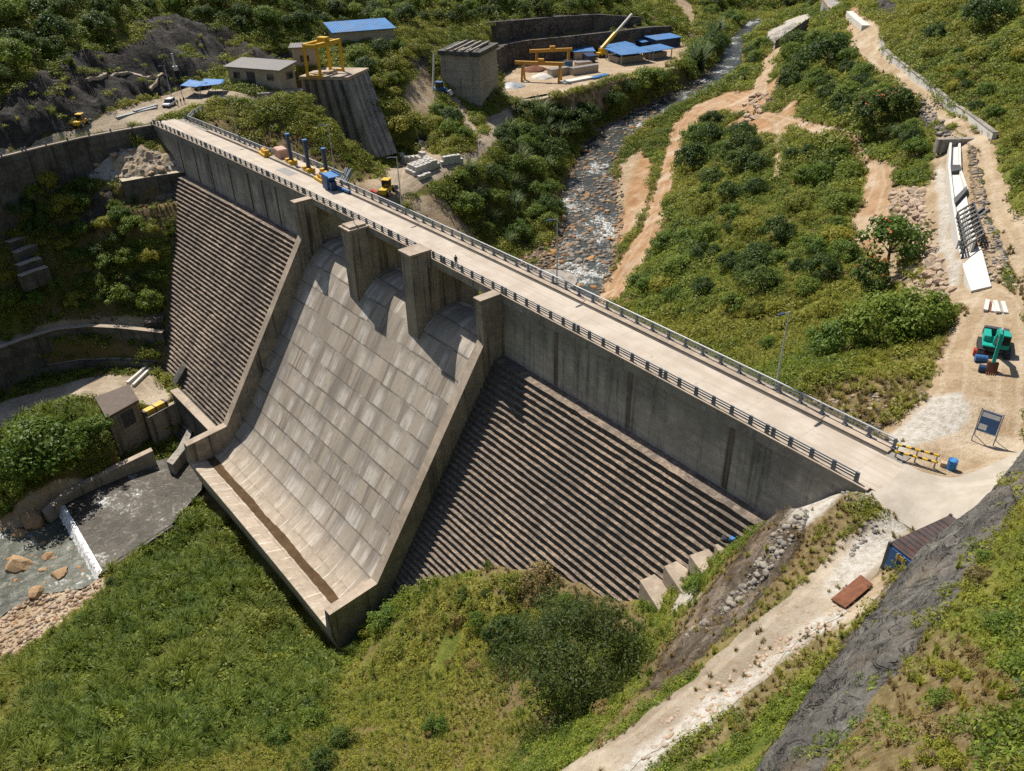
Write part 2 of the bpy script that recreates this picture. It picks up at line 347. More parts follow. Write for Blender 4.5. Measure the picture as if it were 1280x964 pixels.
def sdf(polys, x, y, cap=8.0):
    """signed distance, positive inside, capped"""
    x = np.asarray(x, float); y = np.asarray(y, float); out = np.full(x.shape, -cap)
    for P in polys:
        P = P[~np.isnan(P).any(1)]
        if len(P) < 3: continue
        lo = P.min(0)-cap; hi = P.max(0)+cap
        m = (x > lo[0]) & (x < hi[0]) & (y > lo[1]) & (y < hi[1])
        if not m.any(): continue
        a = x[m]; b = y[m]; d = np.full(a.shape, 1e9); ins = np.zeros(a.shape, bool)
        Q = np.roll(P, -1, 0)
        for (x0, y0), (x1, y1) in zip(P, Q):
            dx, dy = x1-x0, y1-y0; t = np.clip(((a-x0)*dx+(b-y0)*dy)/(dx*dx+dy*dy+1e-9), 0, 1)
            d = np.minimum(d, (a-x0-t*dx)**2+(b-y0-t*dy)**2)
            c = (y0 > b) != (y1 > b)
            ins ^= c & (a < (x1-x0)*(b-y0)/(y1-y0+1e-12)+x0)
        s = np.where(ins, 1, -1)*np.minimum(np.sqrt(d), cap)
        out[m] = np.maximum(out[m], s)
    return out
fx, fy = gx.ravel(), gy.ravel()
def carve(poly, level, fall=2.0, mode='set'):
    P = np.array([p[:2] for p in poly]); s_ = sdf([P], fx, fy, max(8., fall+2)); m = s_ > -fall; w = np.clip(s_[m]/fall+1, 0, 1); g = GZ[m]; t = level if np.isscalar(level) else level(fx[m], fy[m])
    n = g*(1-w)+t*w; GZ[m] = np.minimum(g, n) if mode == 'min' else n
L_ = lambda pts, z: [pz(*q, z) for q in pts]
# two rock cuts behind the terrace: foot line, heights solved so that their rims stand where the photograph shows them
def z_for(x, y, py):
    lo, hi = -40., 60.
    for _ in range(40):
        m_ = (lo+hi)/2
        if proj((x, y, m_))[1] > py: lo = m_
        else: hi = m_
    return lo
RC = [((622,96),66),((640,83),55),((664,79),51),((715,73),46),((760,66),41),((816,56),34.5),((842,48),33)]
RC_B = [pz(*q, -20.2)[:2] for q, _ in RC]; RC_T = [z_for(*b, t) for b, (_, t) in zip(RC_B, RC)]
def backs(B):
    out = []
    for i in range(len(B)):
        d = B[min(i+1, len(B)-1)]-B[max(i-1, 0)]; n = np.array([-d[1], d[0]])/np.hypot(*d); out.append(n if n@(CAM[:2]-B[i]) < 0 else -n)
    return out
RC_N = backs(RC_B)
RU_B = [pz(552, 53, -7)[:2], pz(590, 54, -8.5)[:2]]+[b+n*7 for b, n in zip(RC_B[1:6], RC_N[1:6])]; RU_Z = [-7, -8.5]+RC_T[1:6]; RU_T = [z_for(*b, t) for b, t in zip(RU_B, (38.5, 33, 27.8, 25.5, 21, 18.5, 22))]; RU_N = backs(RU_B)
def behind(B, N_, Zt, d0, d1, slope, fall, lead):
    carve([b+n*d0 for b, n in zip(B, N_)]+[b+n*d1 for b, n in zip(B, N_)][::-1], lambda x, y: near_line(x, y, B, Zt, d0, slope)+lead, fall)
def near_line(x, y, B, Zt, d0, slope):
    best = np.full(len(x), 1e9); z = np.zeros(len(x))
    for (a, b, za, zb) in zip(B[:-1], B[1:], Zt[:-1], Zt[1:]):
        d = b-a; t = np.clip(((x-a[0])*d[0]+(y-a[1])*d[1])/(d@d), 0, 1); q = np.hypot(x-a[0]-t*d[0], y-a[1]-t*d[1]); m_ = q < best; best = np.where(m_, q, best); z = np.where(m_, za+t*(zb-za), z)
    return z+np.maximum(0, best-d0)*slope
IB = [pz(376, 99, 1.2), pz(470, 198, -23), pz(496.5, 191, -23)]
def ib_level(x, y):
    d = (IB[1]-IB[0])[:2]; t = np.clip(((x-IB[0][0])*d[0]+(y-IB[0][1])*d[1])/(d@d), 0, 1.3); return -14.0-10.0*t
n_ib = np.array([(IB[1]-IB[0])[1], -(IB[1]-IB[0])[0]]); n_ib = n_ib/np.hypot(*n_ib); n_ib = n_ib if n_ib@(CAM[:2]-IB[0][:2]) > 0 else -n_ib

def do_carves():
    carve(L_([(-90,540),(0,492),(50,469),(100,459),(150,457),(210,462),(226,500),(190,520),(180,508),(160,484),(118,497),(60,518),(0,548),(-90,590)], -47.8), -48.3, 1.5)
    carve([pz(70,648,-56.4), pz(56,642,-55.6), pz(80,618,-54.8), pz(120,597,-54.2), pz(150,581,-53.6), pz(134,523.5,-46), pz(172.5,501.5,-46), pz(200,514,-48.8), pz(223,502,-48.8), pz(248,560,-56.4), pz(262,600,-56.4), pz(215,660,-56.4), pz(125,718,-56.4)], -57.3, .9, 'min')
    carve(L_([(152,255),(190,250),(236,240),(222,300),(170,300),(150,280)], -15.5), lambda x, y: np.full(len(x), -16.0), 1.6, 'min')
    behind(RU_B, RU_N, RU_T, 6.5, 70, .42, 14, -.4)
    carve([b+n*3.2 for b, n in zip(RC_B, RC_N)]+L_([(866,60),(850,82),(800,94),(745,105),(700,119),(660,126),(626,118)], -20.3), -20.4, 2.2)
    behind(RC_B, RC_N, RC_T, 6.2, 8.2, 0, 2.0, -.3)
    carve([IB[0][:2]-n_ib*3, IB[1][:2]-n_ib*1, IB[2][:2], IB[2][:2]+n_ib*6+np.array([5., 0]), IB[1][:2]+n_ib*7, IB[0][:2]+n_ib*4], ib_level, 8, 'min')
GZ = GZ.ravel(); do_carves(); GZ = GZ.reshape(gx.shape)
# ------------------------------------------------------------------ surface zones, outlined in the photograph and carried onto the terrain
def zone(pts): return hit_many(pts)[:, :2]
ROAD = [(1062,8),(1056,28),(1066,45),(1060,60),(1075,72),(1105,95),(1135,118),(1155,135),(1180,155),(1205,172),(1222,195),(1228,225),(1232,255),(1245,290),(1258,325),(1268,360),(1280,385),(1290,385),(1290,290),(1280,275),(1262,245),(1250,215),(1246,185),(1232,170),(1205,150),(1170,118),(1140,92),(1112,70),(1098,55),(1102,40),(1088,25),(1075,12)]
YARD = [(1112,572),(1104,545),(1118,522),(1150,505),(1165,482),(1172,440),(1192,402),(1212,370),(1245,352),(1285,375),(1290,420),(1290,565),(1262,580),(1225,594),(1190,602),(1150,592)]
APRON = [(1078,600),(1108,574),(1150,590),(1190,598),(1225,588),(1262,572),(1290,555),(1290,580),(1245,606),(1225,640),(1190,660),(1150,668),(1128,655),(1084,626)]
TRAIL = [(1108,636),(1085,652),(1040,690),(985,745),(920,800),(850,860),(780,915),(700,964),(640,1000),(740,1000),(790,964),(850,925),(905,890),(960,840),(1010,793),(1055,768),(1078,735),(1110,705),(1160,680),(1190,660),(1150,668),(1128,655)]
TRACK = [(745,385),(757,355),(775,325),(800,290),(812,255),(822,225),(832,190),(838,160),(855,140),(875,128),(905,118),(925,112),(945,118),(962,125),(945,140),(905,142),(880,147),(862,160),(850,190),(842,230),(832,265),(825,300),(800,335),(775,375)]
SPUR = [(938,118),(946,95),(955,75),(970,55),(984,54),(976,75),(964,95),(958,118)]
CROSS = [(938,136),(975,142),(1040,158),(1085,185),(1110,205),(1114,225),(1104,262),(1090,300),(1062,305),(1066,270),(1083,240),(1088,215),(1068,195),(1030,172),(978,158),(950,150)]
FOOT = [(966,148),(977,150),(977,190),(975,222),(968,222),(967,190)]
HAUL = [(470,240),(495,202),(520,190),(560,197),(590,190),(610,165),(604,146),(625,140),(650,124),(690,116),(692,124),(660,134),(636,150),(620,180),(594,205),(562,220),(530,232),(500,248),(480,252)]
HAUL2 = [(556,122),(570,118),(580,132),(592,155),(606,176),(596,180),(582,158),(570,135)]
LEFTROAD = [(-40,222),(-40,200),(0,187),(60,170),(110,155),(160,133),(200,120),(250,104),(300,116),(345,118),(365,105),(372,118),(300,126),(245,132),(224,141),(196,155),(160,161),(100,174),(50,187),(0,200)]
TERRACE = [(625,98),(650,82),(700,76),(760,67),(815,55),(845,48),(864,58),(850,80),(800,92),(745,103),(700,117),(660,124),(628,116)]
LOWPATH = [(-30,520),(0,503),(60,484),(130,468),(192,468),(218,500),(205,525),(165,502),(100,497),(50,517),(0,545),(-30,560)]
FARROAD = [(850,-5),(866,6),(869,25),(867,50),(858,50),(861,28),(850,10),(835,4),(838,-6)]
Z = {}
def addz(kind, *polys):
    for p in polys: Z.setdefault(kind, []).append(zone(p))
addz('dirt', [(1085,215),(1115,205),(1122,235),(1112,270),(1120,310),(1150,362),(1165,382),(1130,365),(1095,325),(1062,300),(1075,260)],
     [(1118,230),(1160,233),(1172,175),(1190,163),(1215,175),(1228,260),(1250,330),(1270,372),(1215,378),(1170,384),(1145,330),(1125,290)],
     [(905,112),(955,108),(965,130),(940,145),(912,140)], [(905,160),(940,140),(1000,150),(985,165)], [(935,125),(1000,75),(960,130)],
     [(775,205),(800,185),(818,205),(808,255),(792,295),(765,305),(770,240)],
     [(430,238),(475,222),(500,200),(530,185),(545,195),(520,235),(490,262),(470,258)], [(500,130),(528,78),(545,100),(545,130),(530,150)],
     [(-20,435),(0,425),(60,404),(130,395),(196,402),(196,414),(130,410),(60,422),(0,445)], [(-20,690),(0,650),(60,605),(135,588),(70,640),(30,672)],
     [(-30,835),(-30,765),(0,765),(60,742),(128,714),(135,740),(85,772),(40,808)], [(-30,700),(-30,655),(0,645),(62,632),(70,655),(30,672)], [(1040,750),(1078,732),(1110,705),(1100,760),(1050,790)], [(700,125),(760,104),(850,82),(848,90),(770,112),(710,132)],
     [(500,250),(540,240),(580,280),(600,300),(570,300)], [(940,170),(1000,120),(985,170)])
addz('pale', [(1105,548),(1140,522),(1165,500),(1200,490),(1212,508),(1203,535),(1160,552),(1118,574)], [(1055,757),(1000,792),(940,836),(880,880),(805,936),(770,968),(800,968),(850,930),(905,892),(955,848),(1012,800),(1056,777)],
     [(1045,705),(1108,640),(1135,655),(1110,690),(1070,738),(1030,745)], [(984,655),(1000,612),(1035,598),(1047,625),(1022,650),(1000,668)],
     [(1168,210),(1180,200),(1188,300),(1205,368),(1188,368),(1172,320)], [(955,42),(985,25),(1008,16),(1014,26),(990,46),(962,56)], [(95,215),(125,195),(150,182),(190,188),(215,198),(232,212),(200,224),(150,227)],
     [(835,770),(850,740),(880,735),(870,760)], [(725,725),(760,705),(770,735)])
addz('rock', [(1244,608),(1200,642),(1150,688),(1105,748),(1060,800),(1005,872),(962,935),(940,1000),(1010,975),(1060,885),(1120,805),(1180,745),(1235,690),(1265,640)],
     [(-30,190),(-30,140),(0,130),(60,98),(90,70),(140,66),(240,45),(310,60),(380,60),(395,72),(285,88),(240,106),(190,123),(110,156),(60,170),(0,186)], [(165,20),(240,25),(300,45),(250,60),(180,50)],
     [(925,700),(985,638),(1008,648),(990,700),(940,760),(880,815),(830,862),(800,862),(845,795),(890,740)], [(1085,0),(1120,0),(1125,18),(1100,22)], [(1140,115),(1165,130),(1190,165),(1175,168),(1150,140)],
     [(1210,175),(1224,190),(1232,255),(1262,335),(1272,362),(1232,345),(1216,260)], [(505,62),(535,75),(540,110),(525,92),(500,78)], [(90,280),(130,240),(150,250),(120,290)], [(520,170),(540,165),(548,185),(525,190)],
     [(955,50),(1000,30),(1005,40),(970,70)])
addz('dry', [(990,505),(1060,478),(1160,472),(1165,492),(1108,520),(1105,568),(1060,545)], [(815,815),(880,740),(950,665),(990,640),(1085,640),(1040,690),(960,760),(860,842),(780,905),(720,955),(770,890)],
     [(1050,885),(1165,772),(1210,800),(1230,880),(1200,1000),(990,1000)], [(1000,790),(1040,760),(1060,780),(960,880),(880,950),(840,964),(900,905)], [(230,150),(300,150),(400,180),(470,218),(450,228),(380,205),(300,188)],
     [(560,720),(620,705),(700,720),(780,740),(830,790),(770,790),(700,760),(620,745)], [(90,235),(150,228),(235,225),(215,300),(120,300)])
addz('lush', [(0,850),(100,760),(200,660),(250,620),(330,720),(420,820),(400,900),(250,964),(0,964)], [(780,380),(840,250),(900,290),(880,400),(800,400)], [(0,600),(0,540),(90,495),(150,560)],[(1150,230),(1110,170),(1060,120),(1000,200),(1060,270)])
addz('cob', [(625,335),(690,295),(704,250),(705,210),(745,205),(772,215),(780,262),(772,320),(755,375),(690,350)])
Z['yel'] = [zone([(425,835),(500,790),(560,735),(640,735),(650,780),(630,860),(640,980),(420,980)]), zone([(850,860),(1000,780),(1050,775),(1000,840),(900,930),(840,980)])]
KINDS = ('dirt', 'pale', 'rock', 'dry', 'lush', 'cob', 'river')
for nm, p in (('access_road', ROAD), ('yard', YARD), ('concrete_apron', APRON), ('gravel_trail', TRAIL), ('river_track', TRACK), ('spur', SPUR), ('cross', CROSS), ('foot', FOOT), ('haul', HAUL), ('haul2', HAUL2), ('left_road', LEFTROAD), ('terrace', TERRACE), ('low_path', LOWPATH), ('far_road', FARROAD)):
    Z['R_'+nm] = [zone(p)]
RIV_UP = [(670,362),(690,335),(700,310),(706,280),(700,250),(706,225),(722,200),(728,180),(750,160),(775,145),(805,130),(840,115),(868,100),(893,85),(900,70),(908,55),(918,42),(930,32),(945,24),(957,26),(946,38),(932,50),(928,65),(928,82),(912,98),(885,112),(850,128),(815,150),(785,172),(770,190),(762,215),(768,240),(775,262),(768,290),(765,320),(752,362),(735,385)]
RIV_DN = [(-30,680),(0,665),(40,655),(70,640),(88,624),(136,716),(102,737),(40,745),(0,772),(-30,790)]
POOL = [(80,632),(157,586),(236,566),(262,600),(215,655),(125,714)]
Z['river'] = [zone(RIV_UP), np.array([pz(*q, -58.0)[:2] if q not in ((88,624),(136,716)) else pz(*{(88,624):(80,632),(136,716):(126,715)}[q], -56.4)[:2] for q in RIV_DN]), np.array([pz(*q, -56.4)[:2] for q in POOL])]

Z['R_rock_cut'] = [np.array([b-n*3.5 for b, n in zip(RC_B, RC_N)]+[b+n*3.6 for b, n in zip(RC_B, RC_N)][::-1]), np.array([b-n*2.0 for b, n in zip(RU_B, RU_N)]+[b+n*6.5 for b, n in zip(RU_B, RU_N)][::-1])]
ROADKEYS = [k for k in Z if k.startswith('R_')]
# ---- refine heights: rough ground away from roads, a bed for the water
S = {k: sdf(Z[k], fx, fy) for k in KINDS}
S['lush'] = S['lush']+(fbm(fx, fy, 9, 3, 66)-.5)*8; S['road'] = np.max([sdf(Z[k], fx, fy) for k in ROADKEYS], 0)
damn = fy-ARC*(fx-XM)**2                  # offset from the crest line
near = np.exp(-((fx-20)**2+(fy-60)**2)/600**2)
rough = np.clip(-S['road']/3+.2, 0, 1)*np.clip(-S['river']/3+.3, 0, 1)
h = (fbm(fx, fy, 14, 4, 3)-.5)*2.6+(fbm(fx, fy, 4, 3, 9)-.5)*1.0
GZ = GZ.ravel()+h*rough*np.where((damn > -4) & (damn < 9) & (fx > -116) & (fx < 92), .0, 1)
r = 1-np.abs(2*fbm(fx*.8+fy*.5, fy*.8-fx*.3, 7, 4, 21)-1)
r3 = 1-np.abs(2*fbm(fx*.6+fy*.8, fy*.6-fx*.8, 16, 4, 33)-1); GZ += np.clip(S['rock']/3+.5, 0, 1)*rough*np.where(fx < -60, (r3-.7)*9.0+(fbm(fx, fy, 6, 3, 34)-.5)*5, 0)
GZ += np.clip(S['rock']/2+.5, 0, 1)*rough*((r-.7)*3.0+(fbm(fx, fy, 2.2, 3, 5)-.5)*1.4)
GZ -= np.clip(S['river']/3, 0, 1)*1.3
# water level of the upstream river, by the distance along its centre line
RL = np.array(RV)
def river_z(x, y):
    x = np.asarray(x, float).ravel(); y = np.asarray(y, float).ravel(); best = np.full(x.shape, 1e9); z = np.zeros(x.shape)
    for a, b in zip(RL[:-1], RL[1:]):
        dx, dy = b[0]-a[0], b[1]-a[1]; t = np.clip(((x-a[0])*dx+(y-a[1])*dy)/(dx*dx+dy*dy), 0, 1)
        d = (x-a[0]-t*dx)**2+(y-a[1]-t*dy)**2; m = d < best
        best = np.where(m, d, best); z = np.where(m, a[2]+t*(b[2]-a[2]), z)
    return z
# the bed and the banks are pulled to the water
m = (S['river'] > -7) & (fy > 15)
w = np.clip(S['river'][m]/4+1, 0, 1); GZ[m] = GZ[m]*(1-w)+w*(river_z(fx[m], fy[m])-np.where(S['river'][m] > 0, np.clip(S['river'][m], 0, 2.5)*.5, S['river'][m]*.12))
for poly, zl in ((Z['river'][1], -58.0), (Z['river'][2], -56.4)):
    s_ = sdf([poly], fx, fy); m = s_ > -4; w = np.clip(s_[m]/3+1, 0, 1)
    GZ[m] = GZ[m]*(1-w)+w*(zl-np.where(s_[m] > 0, np.clip(s_[m], 0, 2)*.6+.15, s_[m]*.25))
# nothing of the ground may stand in the spillway basin or inside the dam
xs = fx; n = damn
top = np.where(n > -1.5, -11.5, -11.5+(n+1.5)/.665-0.0)
inside = (xs > -31.5) & (xs < 31.5) & (n > -39) & (n < 8.4)
GZ[inside] = np.minimum(GZ[inside], -57.5)
up = (xs > -112) & (xs < 88) & (n > 7.6) & (n < 9.0)
do_carves()
lush_ = S['lush']; GZ += np.clip(lush_/4, 0, 1)*np.where(fy < 15, 1, 0)*np.clip(-S['river']/3, 0, 1)*((fbm(fx, fy, 5.5, 3, 51)-.5)*3.2)
a_, b_ = pz(80, 632, -56.4)[:2], pz(126, 715, -56.4)[:2]; d_ = (b_-a_)/np.hypot(*(b_-a_)); n_ = np.array([-d_[1], d_[0]]); n_ = n_ if n_@(pz(160, 640, -56.4)[:2]-a_) < 0 else -n_
carve([a_+n_*.5, b_+n_*.5-d_*.3, b_+n_*4-d_*.3, a_+n_*4], -58.7, .9, 'min')
GZ = GZ.reshape(gx.shape)

# ------------------------------------------------------------------ ground material
def ground_mat(name, force=None, tint=None):
    m, nt, b = newmat(name, .95, .12); k = NT(nt)
    n1 = k.noise(.035, 5, .6); n2 = k.noise(.22, 5, .62); n3 = k.noise(1.3, 5, .65); n4 = k.noise(5.5, 4, .6)
    soil = k.mix(k.ss(n2, .38, .62), (.095, .12, .02), (.20, .19, .04))
    soil = k.mix(k.ss(k.math('ADD', n1, k.math('MULTIPLY', n3, .25)), .55, .72), soil, (.16, .115, .055))
    soil = k.mix(k.ss(n4, .45, .7), soil, (.035, .045, .012))
    def w(a, amp=3.0, soft=.45):
        v = k.math('ADD', k.attr(a), k.math('MULTIPLY', k.math('SUBTRACT', n2, .5), amp)); v = k.math('ADD', v, k.math('MULTIPLY', k.math('SUBTRACT', n3, .5), amp*.6))
        return k.ss(v, -soft, soft)
    dryc = k.mix(k.ss(n3, .35, .65), (.115, .08, .04), (.21, .165, .085))
    col = k.mix(k.math('MULTIPLY', w('dry'), .85), soil, dryc)
    p = k.pos(); r1 = k.noise(.16, 7, .62, k.mapv(p, (1, 1, 2.2), (rad(20), rad(-15), 0)), .8); r2 = k.noise(.75, 7, .68, k.mapv(p, (1, 1, .45), (rad(-20), rad(25), rad(35))), .5)
    rn = k.math('ADD', k.math('MULTIPLY', r1, .6), k.math('MULTIPLY', r2, .4)); crack = k.ss(k.math('ABSOLUTE', k.math('SUBTRACT', k.noise(.28, 4, .6, None, 1.2), .5)), 0, .018)
    rockc = k.ramp(rn, [(.34, (.03, .03, .029)), (.46, (.085, .082, .075)), (.56, (.15, .142, .128)), (.68, (.30, .285, .25))])
    rockc = k.mix(k.math('MULTIPLY', k.ss(k.noise(.05, 4, .65, None, .5), .46, .62), .8), rockc, (.045, .042, .04))
    rockc = k.mix(k.math('MULTIPLY', k.math('SUBTRACT', 1.0, crack), .7), rockc, (.022, .02, .019))
    rockc = k.mix(k.math('MULTIPLY', k.ss(k.noise(.11, 4, .6), .54, .68), .5), rockc, (.17, .125, .08)); rockc = k.mix(k.math('MULTIPLY', k.ss(n4, .52, .7), .35), rockc, (.3, .27, .235))
    rockc = k.mix(k.math('MULTIPLY', k.ss(k.sep(p)[0], -50, -80), .62), rockc, (.03, .027, .025))  # left cliff darkened by position, its deep shade put into the rock colour
    px_ = k.sep(p); ab = k.math('MULTIPLY', k.math('MULTIPLY', k.ss(px_[0], 66, 72), k.ss(px_[0], 96, 90)), k.ss(px_[1], 8, 2)); rockc = k.mix(k.math('MULTIPLY', ab, k.lin(n2, .3, .7, .35, .85)), rockc, k.mix(k.ss(rn, .42, .62), (.085, .058, .034), (.29, .22, .15)))
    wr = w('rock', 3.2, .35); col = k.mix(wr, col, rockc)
    cobv = k.vor(.75, None, 'F1', 'Color'); cobe = k.vor(.75, None, 'DISTANCE_TO_EDGE')
    cc = k.ramp(k.sep(cobv)[0], [(0, (.09, .07, .05)), (.4, (.2, .145, .09)), (.75, (.33, .25, .17)), (1, (.24, .15, .07))])
    cc = k.mix(k.ss(cobe, .1, .0), cc, (.05, .04, .03)); wc = w('cob', 2.0, .4); col = k.mix(wc, col, cc)
    tan = k.mix(k.ss(n2, .3, .7), (.28, .20, .12), (.39, .305, .205)); org = k.mix(k.ss(n2, .3, .7), (.27, .14, .062), (.37, .225, .12)); gry = k.mix(k.ss(n2, .3, .7), (.22, .185, .14), (.32, .275, .22))
    hue = k.attr('hue'); dirt = k.mix(k.ss(hue, 0, 1), tan, org); dirt = k.mix(k.ss(hue, 0, -1), dirt, gry); dirt = k.mix(k.math('MULTIPLY', k.ss(n3, .48, .7), .8), dirt, (.235, .17, .105)); big = k.noise(.09, 4, .6); dirt = k.mix(k.math('MULTIPLY', k.ss(big, .5, .68), .55), dirt, (.5, .43, .33))
    rdv = k.math('ADD', k.attr('rd'), k.math('MULTIPLY', k.math('SUBTRACT', n2, .5), 1.2)); rut = k.math('MULTIPLY', k.ss(k.math('ABSOLUTE', k.math('SUBTRACT', k.math('FRACT', k.math('MULTIPLY', rdv, .45)), .5)), .2, .06), k.ss(rdv, .3, .9)); dirt = k.mix(k.math('MULTIPLY', rut, .33), dirt, k.mix(k.ss(n3, .35, .6), (.52, .45, .355), (.40, .32, .23)))
    dirt = k.mix(k.math('MULTIPLY', k.ss(n4, .55, .72), .6), dirt, (.5, .44, .36)); dirt = k.mix(k.math('MULTIPLY', k.ss(k.noise(2.6, 5, .7), .57, .68), .5), dirt, (.16, .125, .085))
    wdirt = w('dirt', 3.4, .4); col = k.mix(wdirt, col, dirt)
    pal = k.mix(k.ss(n3, .35, .65), (.46, .435, .395), (.31, .275, .22)); pal = k.mix(k.math('MULTIPLY', k.ss(n4, .5, .7), .7), pal, (.57, .55, .51))
    wp = w('pale', 2.6, .5); col = k.mix(wp, col, pal)
    h = k.math('ADD', k.math('MULTIPLY', n3, .5), k.math('MULTIPLY', n4, .22)); h = k.math('ADD', h, k.math('MULTIPLY', k.math('MULTIPLY', wr, rn), 2.2))
    h = k.math('ADD', h, k.math('MULTIPLY', k.math('MULTIPLY', wc, k.ss(cobe, 0, .25)), .8)); h = k.math('ADD', h, k.math('MULTIPLY', k.math('MULTIPLY', wr, crack), .35))
    k.put(b.inputs['Base Color'], col); k.put(b.inputs['Normal'], k.bump(h, .9, .6))
    return m
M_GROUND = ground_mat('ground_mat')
HUE_POLY = [zone([(740,390),(760,300),(800,170),(860,110),(960,60),(1010,110),(1120,200),(1130,260),(1110,330),(1060,320),(1050,220),(980,170),(900,170),(840,330),(790,390)]), Z['river'][1]+np.array([0, -6.]), zone([(1000,150),(1100,95),(1140,120),(1060,50),(1050,10),(1100,0)])]
def set_attrs(me, x, y, over=None):
    over = over or {}
    for k in ('dirt', 'pale', 'rock', 'dry', 'lush', 'cob', 'hue'):
        if k in over and not callable(over[k]): v = np.full(len(x), float(over[k]))
        elif k == 'hue': v = np.clip(sdf(HUE_POLY, x, y)/4, 0, 1)
        elif k == 'cob': v = np.maximum(sdf(Z[k], x, y), sdf(Z['river'][:1], x, y)+1.8)
        else: v = sdf(Z[k], x, y)
        a = me.attributes.new(k, 'FLOAT', 'POINT'); a.data.foreach_set('value', v.astype(np.float32))
    if 'rd' in over: a = me.attributes.new('rd', 'FLOAT', 'POINT'); a.data.foreach_set('value', over['rd'].astype(np.float32))
def grid_mesh(name, verts, faces, mat, smooth=True):
    me = bpy.data.meshes.new(name); me.vertices.add(len(verts)); me.vertices.foreach_set('co', np.asarray(verts, np.float32).ravel())
    fl = np.asarray(faces, np.int32); me.loops.add(fl.size); me.loops.foreach_set('vertex_index', fl.ravel())
    me.polygons.add(len(fl)); me.polygons.foreach_set('loop_start', np.arange(0, fl.size, fl.shape[1], dtype=np.int32)); me.polygons.foreach_set('loop_total', np.full(len(fl), fl.shape[1], np.int32))
    me.update(calc_edges=True); me.validate()
    if smooth: me.polygons.foreach_set('use_smooth', np.ones(len(me.polygons), bool))
    me.materials.append(mat); o = bpy.data.objects.new(name, me); COL.objects.link(o); return o
nx_, ny_ = gx.shape; idx = np.arange(nx_*ny_).reshape(nx_, ny_)
a_, b_, c_, d_ = idx[:-1, :-1].ravel(), idx[1:, :-1].ravel(), idx[1:, 1:].ravel(), idx[:-1, 1:].ravel()
tri = np.concatenate([np.stack([a_, b_, c_], -1), np.stack([a_, c_, d_], -1)])
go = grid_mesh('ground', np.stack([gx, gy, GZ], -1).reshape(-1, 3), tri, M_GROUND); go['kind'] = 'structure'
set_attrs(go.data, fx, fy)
def tri_z(x, y):                         # height on the very triangles of the ground
    x = np.asarray(x, float); y = np.asarray(y, float)
    i = np.clip(np.searchsorted(GX, x)-1, 0, len(GX)-2); j = np.clip(np.searchsorted(GY, y)-1, 0, len(GY)-2)
    u = (x-GX[i])/(GX[i+1]-GX[i]); v = (y-GY[j])/(GY[j+1]-GY[j])
    A, B, C_, D = GZ[i, j], GZ[i+1, j], GZ[i+1, j+1], GZ[i, j+1]
    return np.where(u >= v, A+(B-A)*u+(C_-B)*v, A+(C_-D)*u+(D-A)*v)
def gz(x, y): return float(tri_z(np.array([x]), np.array([y]))[0])
def sheet(name, polys, res, off, mat, zf=None, amp=.8, over=None, smooth=True):
    """a sheet laid on the ground inside the outline, its rim roughened, clipped on triangles"""
    P = np.concatenate([p[~np.isnan(p).any(1)] for p in polys]); lo = P.min(0)-2; hi = P.max(0)+2
    X = np.arange(lo[0], hi[0], res); Y = np.arange(lo[1], hi[1], res); x, y = [q.ravel() for q in np.meshgrid(X, Y, indexing='ij')]
    s = sdf(polys, x, y)+(fbm(x, y, 3.0, 3, 31)-.5)*amp*2
    I = np.arange(len(x)).reshape(len(X), len(Y)); A, B, C_, D = I[:-1, :-1].ravel(), I[1:, :-1].ravel(), I[1:, 1:].ravel(), I[:-1, 1:].ravel()
    T = np.concatenate([np.stack([A, B, C_], -1), np.stack([A, C_, D], -1)]); ns = (s[T] > 0).sum(1)
    full = T[ns == 3]; part = T[(ns > 0) & (ns < 3)]
    vx = list(x); vy = list(y); faces = full.tolist(); cache = {}
    def cut(i, j):
        k = (min(i, j), max(i, j))
        if k not in cache:
            t = s[i]/(s[i]-s[j]); cache[k] = len(vx); vx.append(x[i]+t*(x[j]-x[i])); vy.append(y[i]+t*(y[j]-y[i]))
        return cache[k]
    for t in part:
        poly = []
        for q in range(3):
            i, j = int(t[q]), int(t[(q+1) % 3])
            if s[i] > 0: poly.append(i)
            if (s[i] > 0) != (s[j] > 0): poly.append(cut(i, j))
        for q in range(1, len(poly)-1): faces.append([poly[0], poly[q], poly[q+1]])
    F = np.array(faces); used = np.unique(F); re = np.zeros(len(vx), int); re[used] = np.arange(len(used)); F = re[F]
    vx = np.array(vx)[used]; vy = np.array(vy)[used]; vz = (tri_z(vx, vy) if zf is None else zf(vx, vy))+off
    o = grid_mesh(name, np.stack([vx, vy, vz], -1), F, mat, smooth); o['kind'] = 'structure'
    over = dict(over or {}); over['rd'] = sdf(polys, vx, vy); set_attrs(o.data, vx, vy, over); return o
M_ROAD = M_GROUND
sheet('access_road', Z['R_access_road'], .7, .06, M_GROUND, over=dict(dirt=8, rock=-8, cob=-8))
sheet('construction_yard', Z['R_yard'], .6, .05, M_GROUND, over=dict(dirt=8, hue=.1, rock=-8))
sheet('gravel_trail', Z['R_gravel_trail'], .5, .05, M_GROUND, over=dict(dirt=8, hue=-.8, rock=-8), amp=.9)
sheet('river_track', Z['R_river_track'], .8, .06, M_GROUND, over=dict(dirt=8, hue=.8, rock=-8, cob=-8), amp=1.5)
sheet('spur_track', Z['R_spur'], .8, .06, M_GROUND, over=dict(dirt=8, hue=.3, rock=-8))
sheet('crossing_track', Z['R_cross'], .8, .06, M_GROUND, over=dict(dirt=8, hue=.6, rock=-8))
sheet('foot_path', Z['R_foot'], .6, .06, M_GROUND, over=dict(dirt=8, hue=.3, rock=-8), amp=.5)
sheet('haul_road', Z['R_haul']+Z['R_haul2'], .8, .06, M_GROUND, over=dict(dirt=8, hue=-.6, rock=-8))
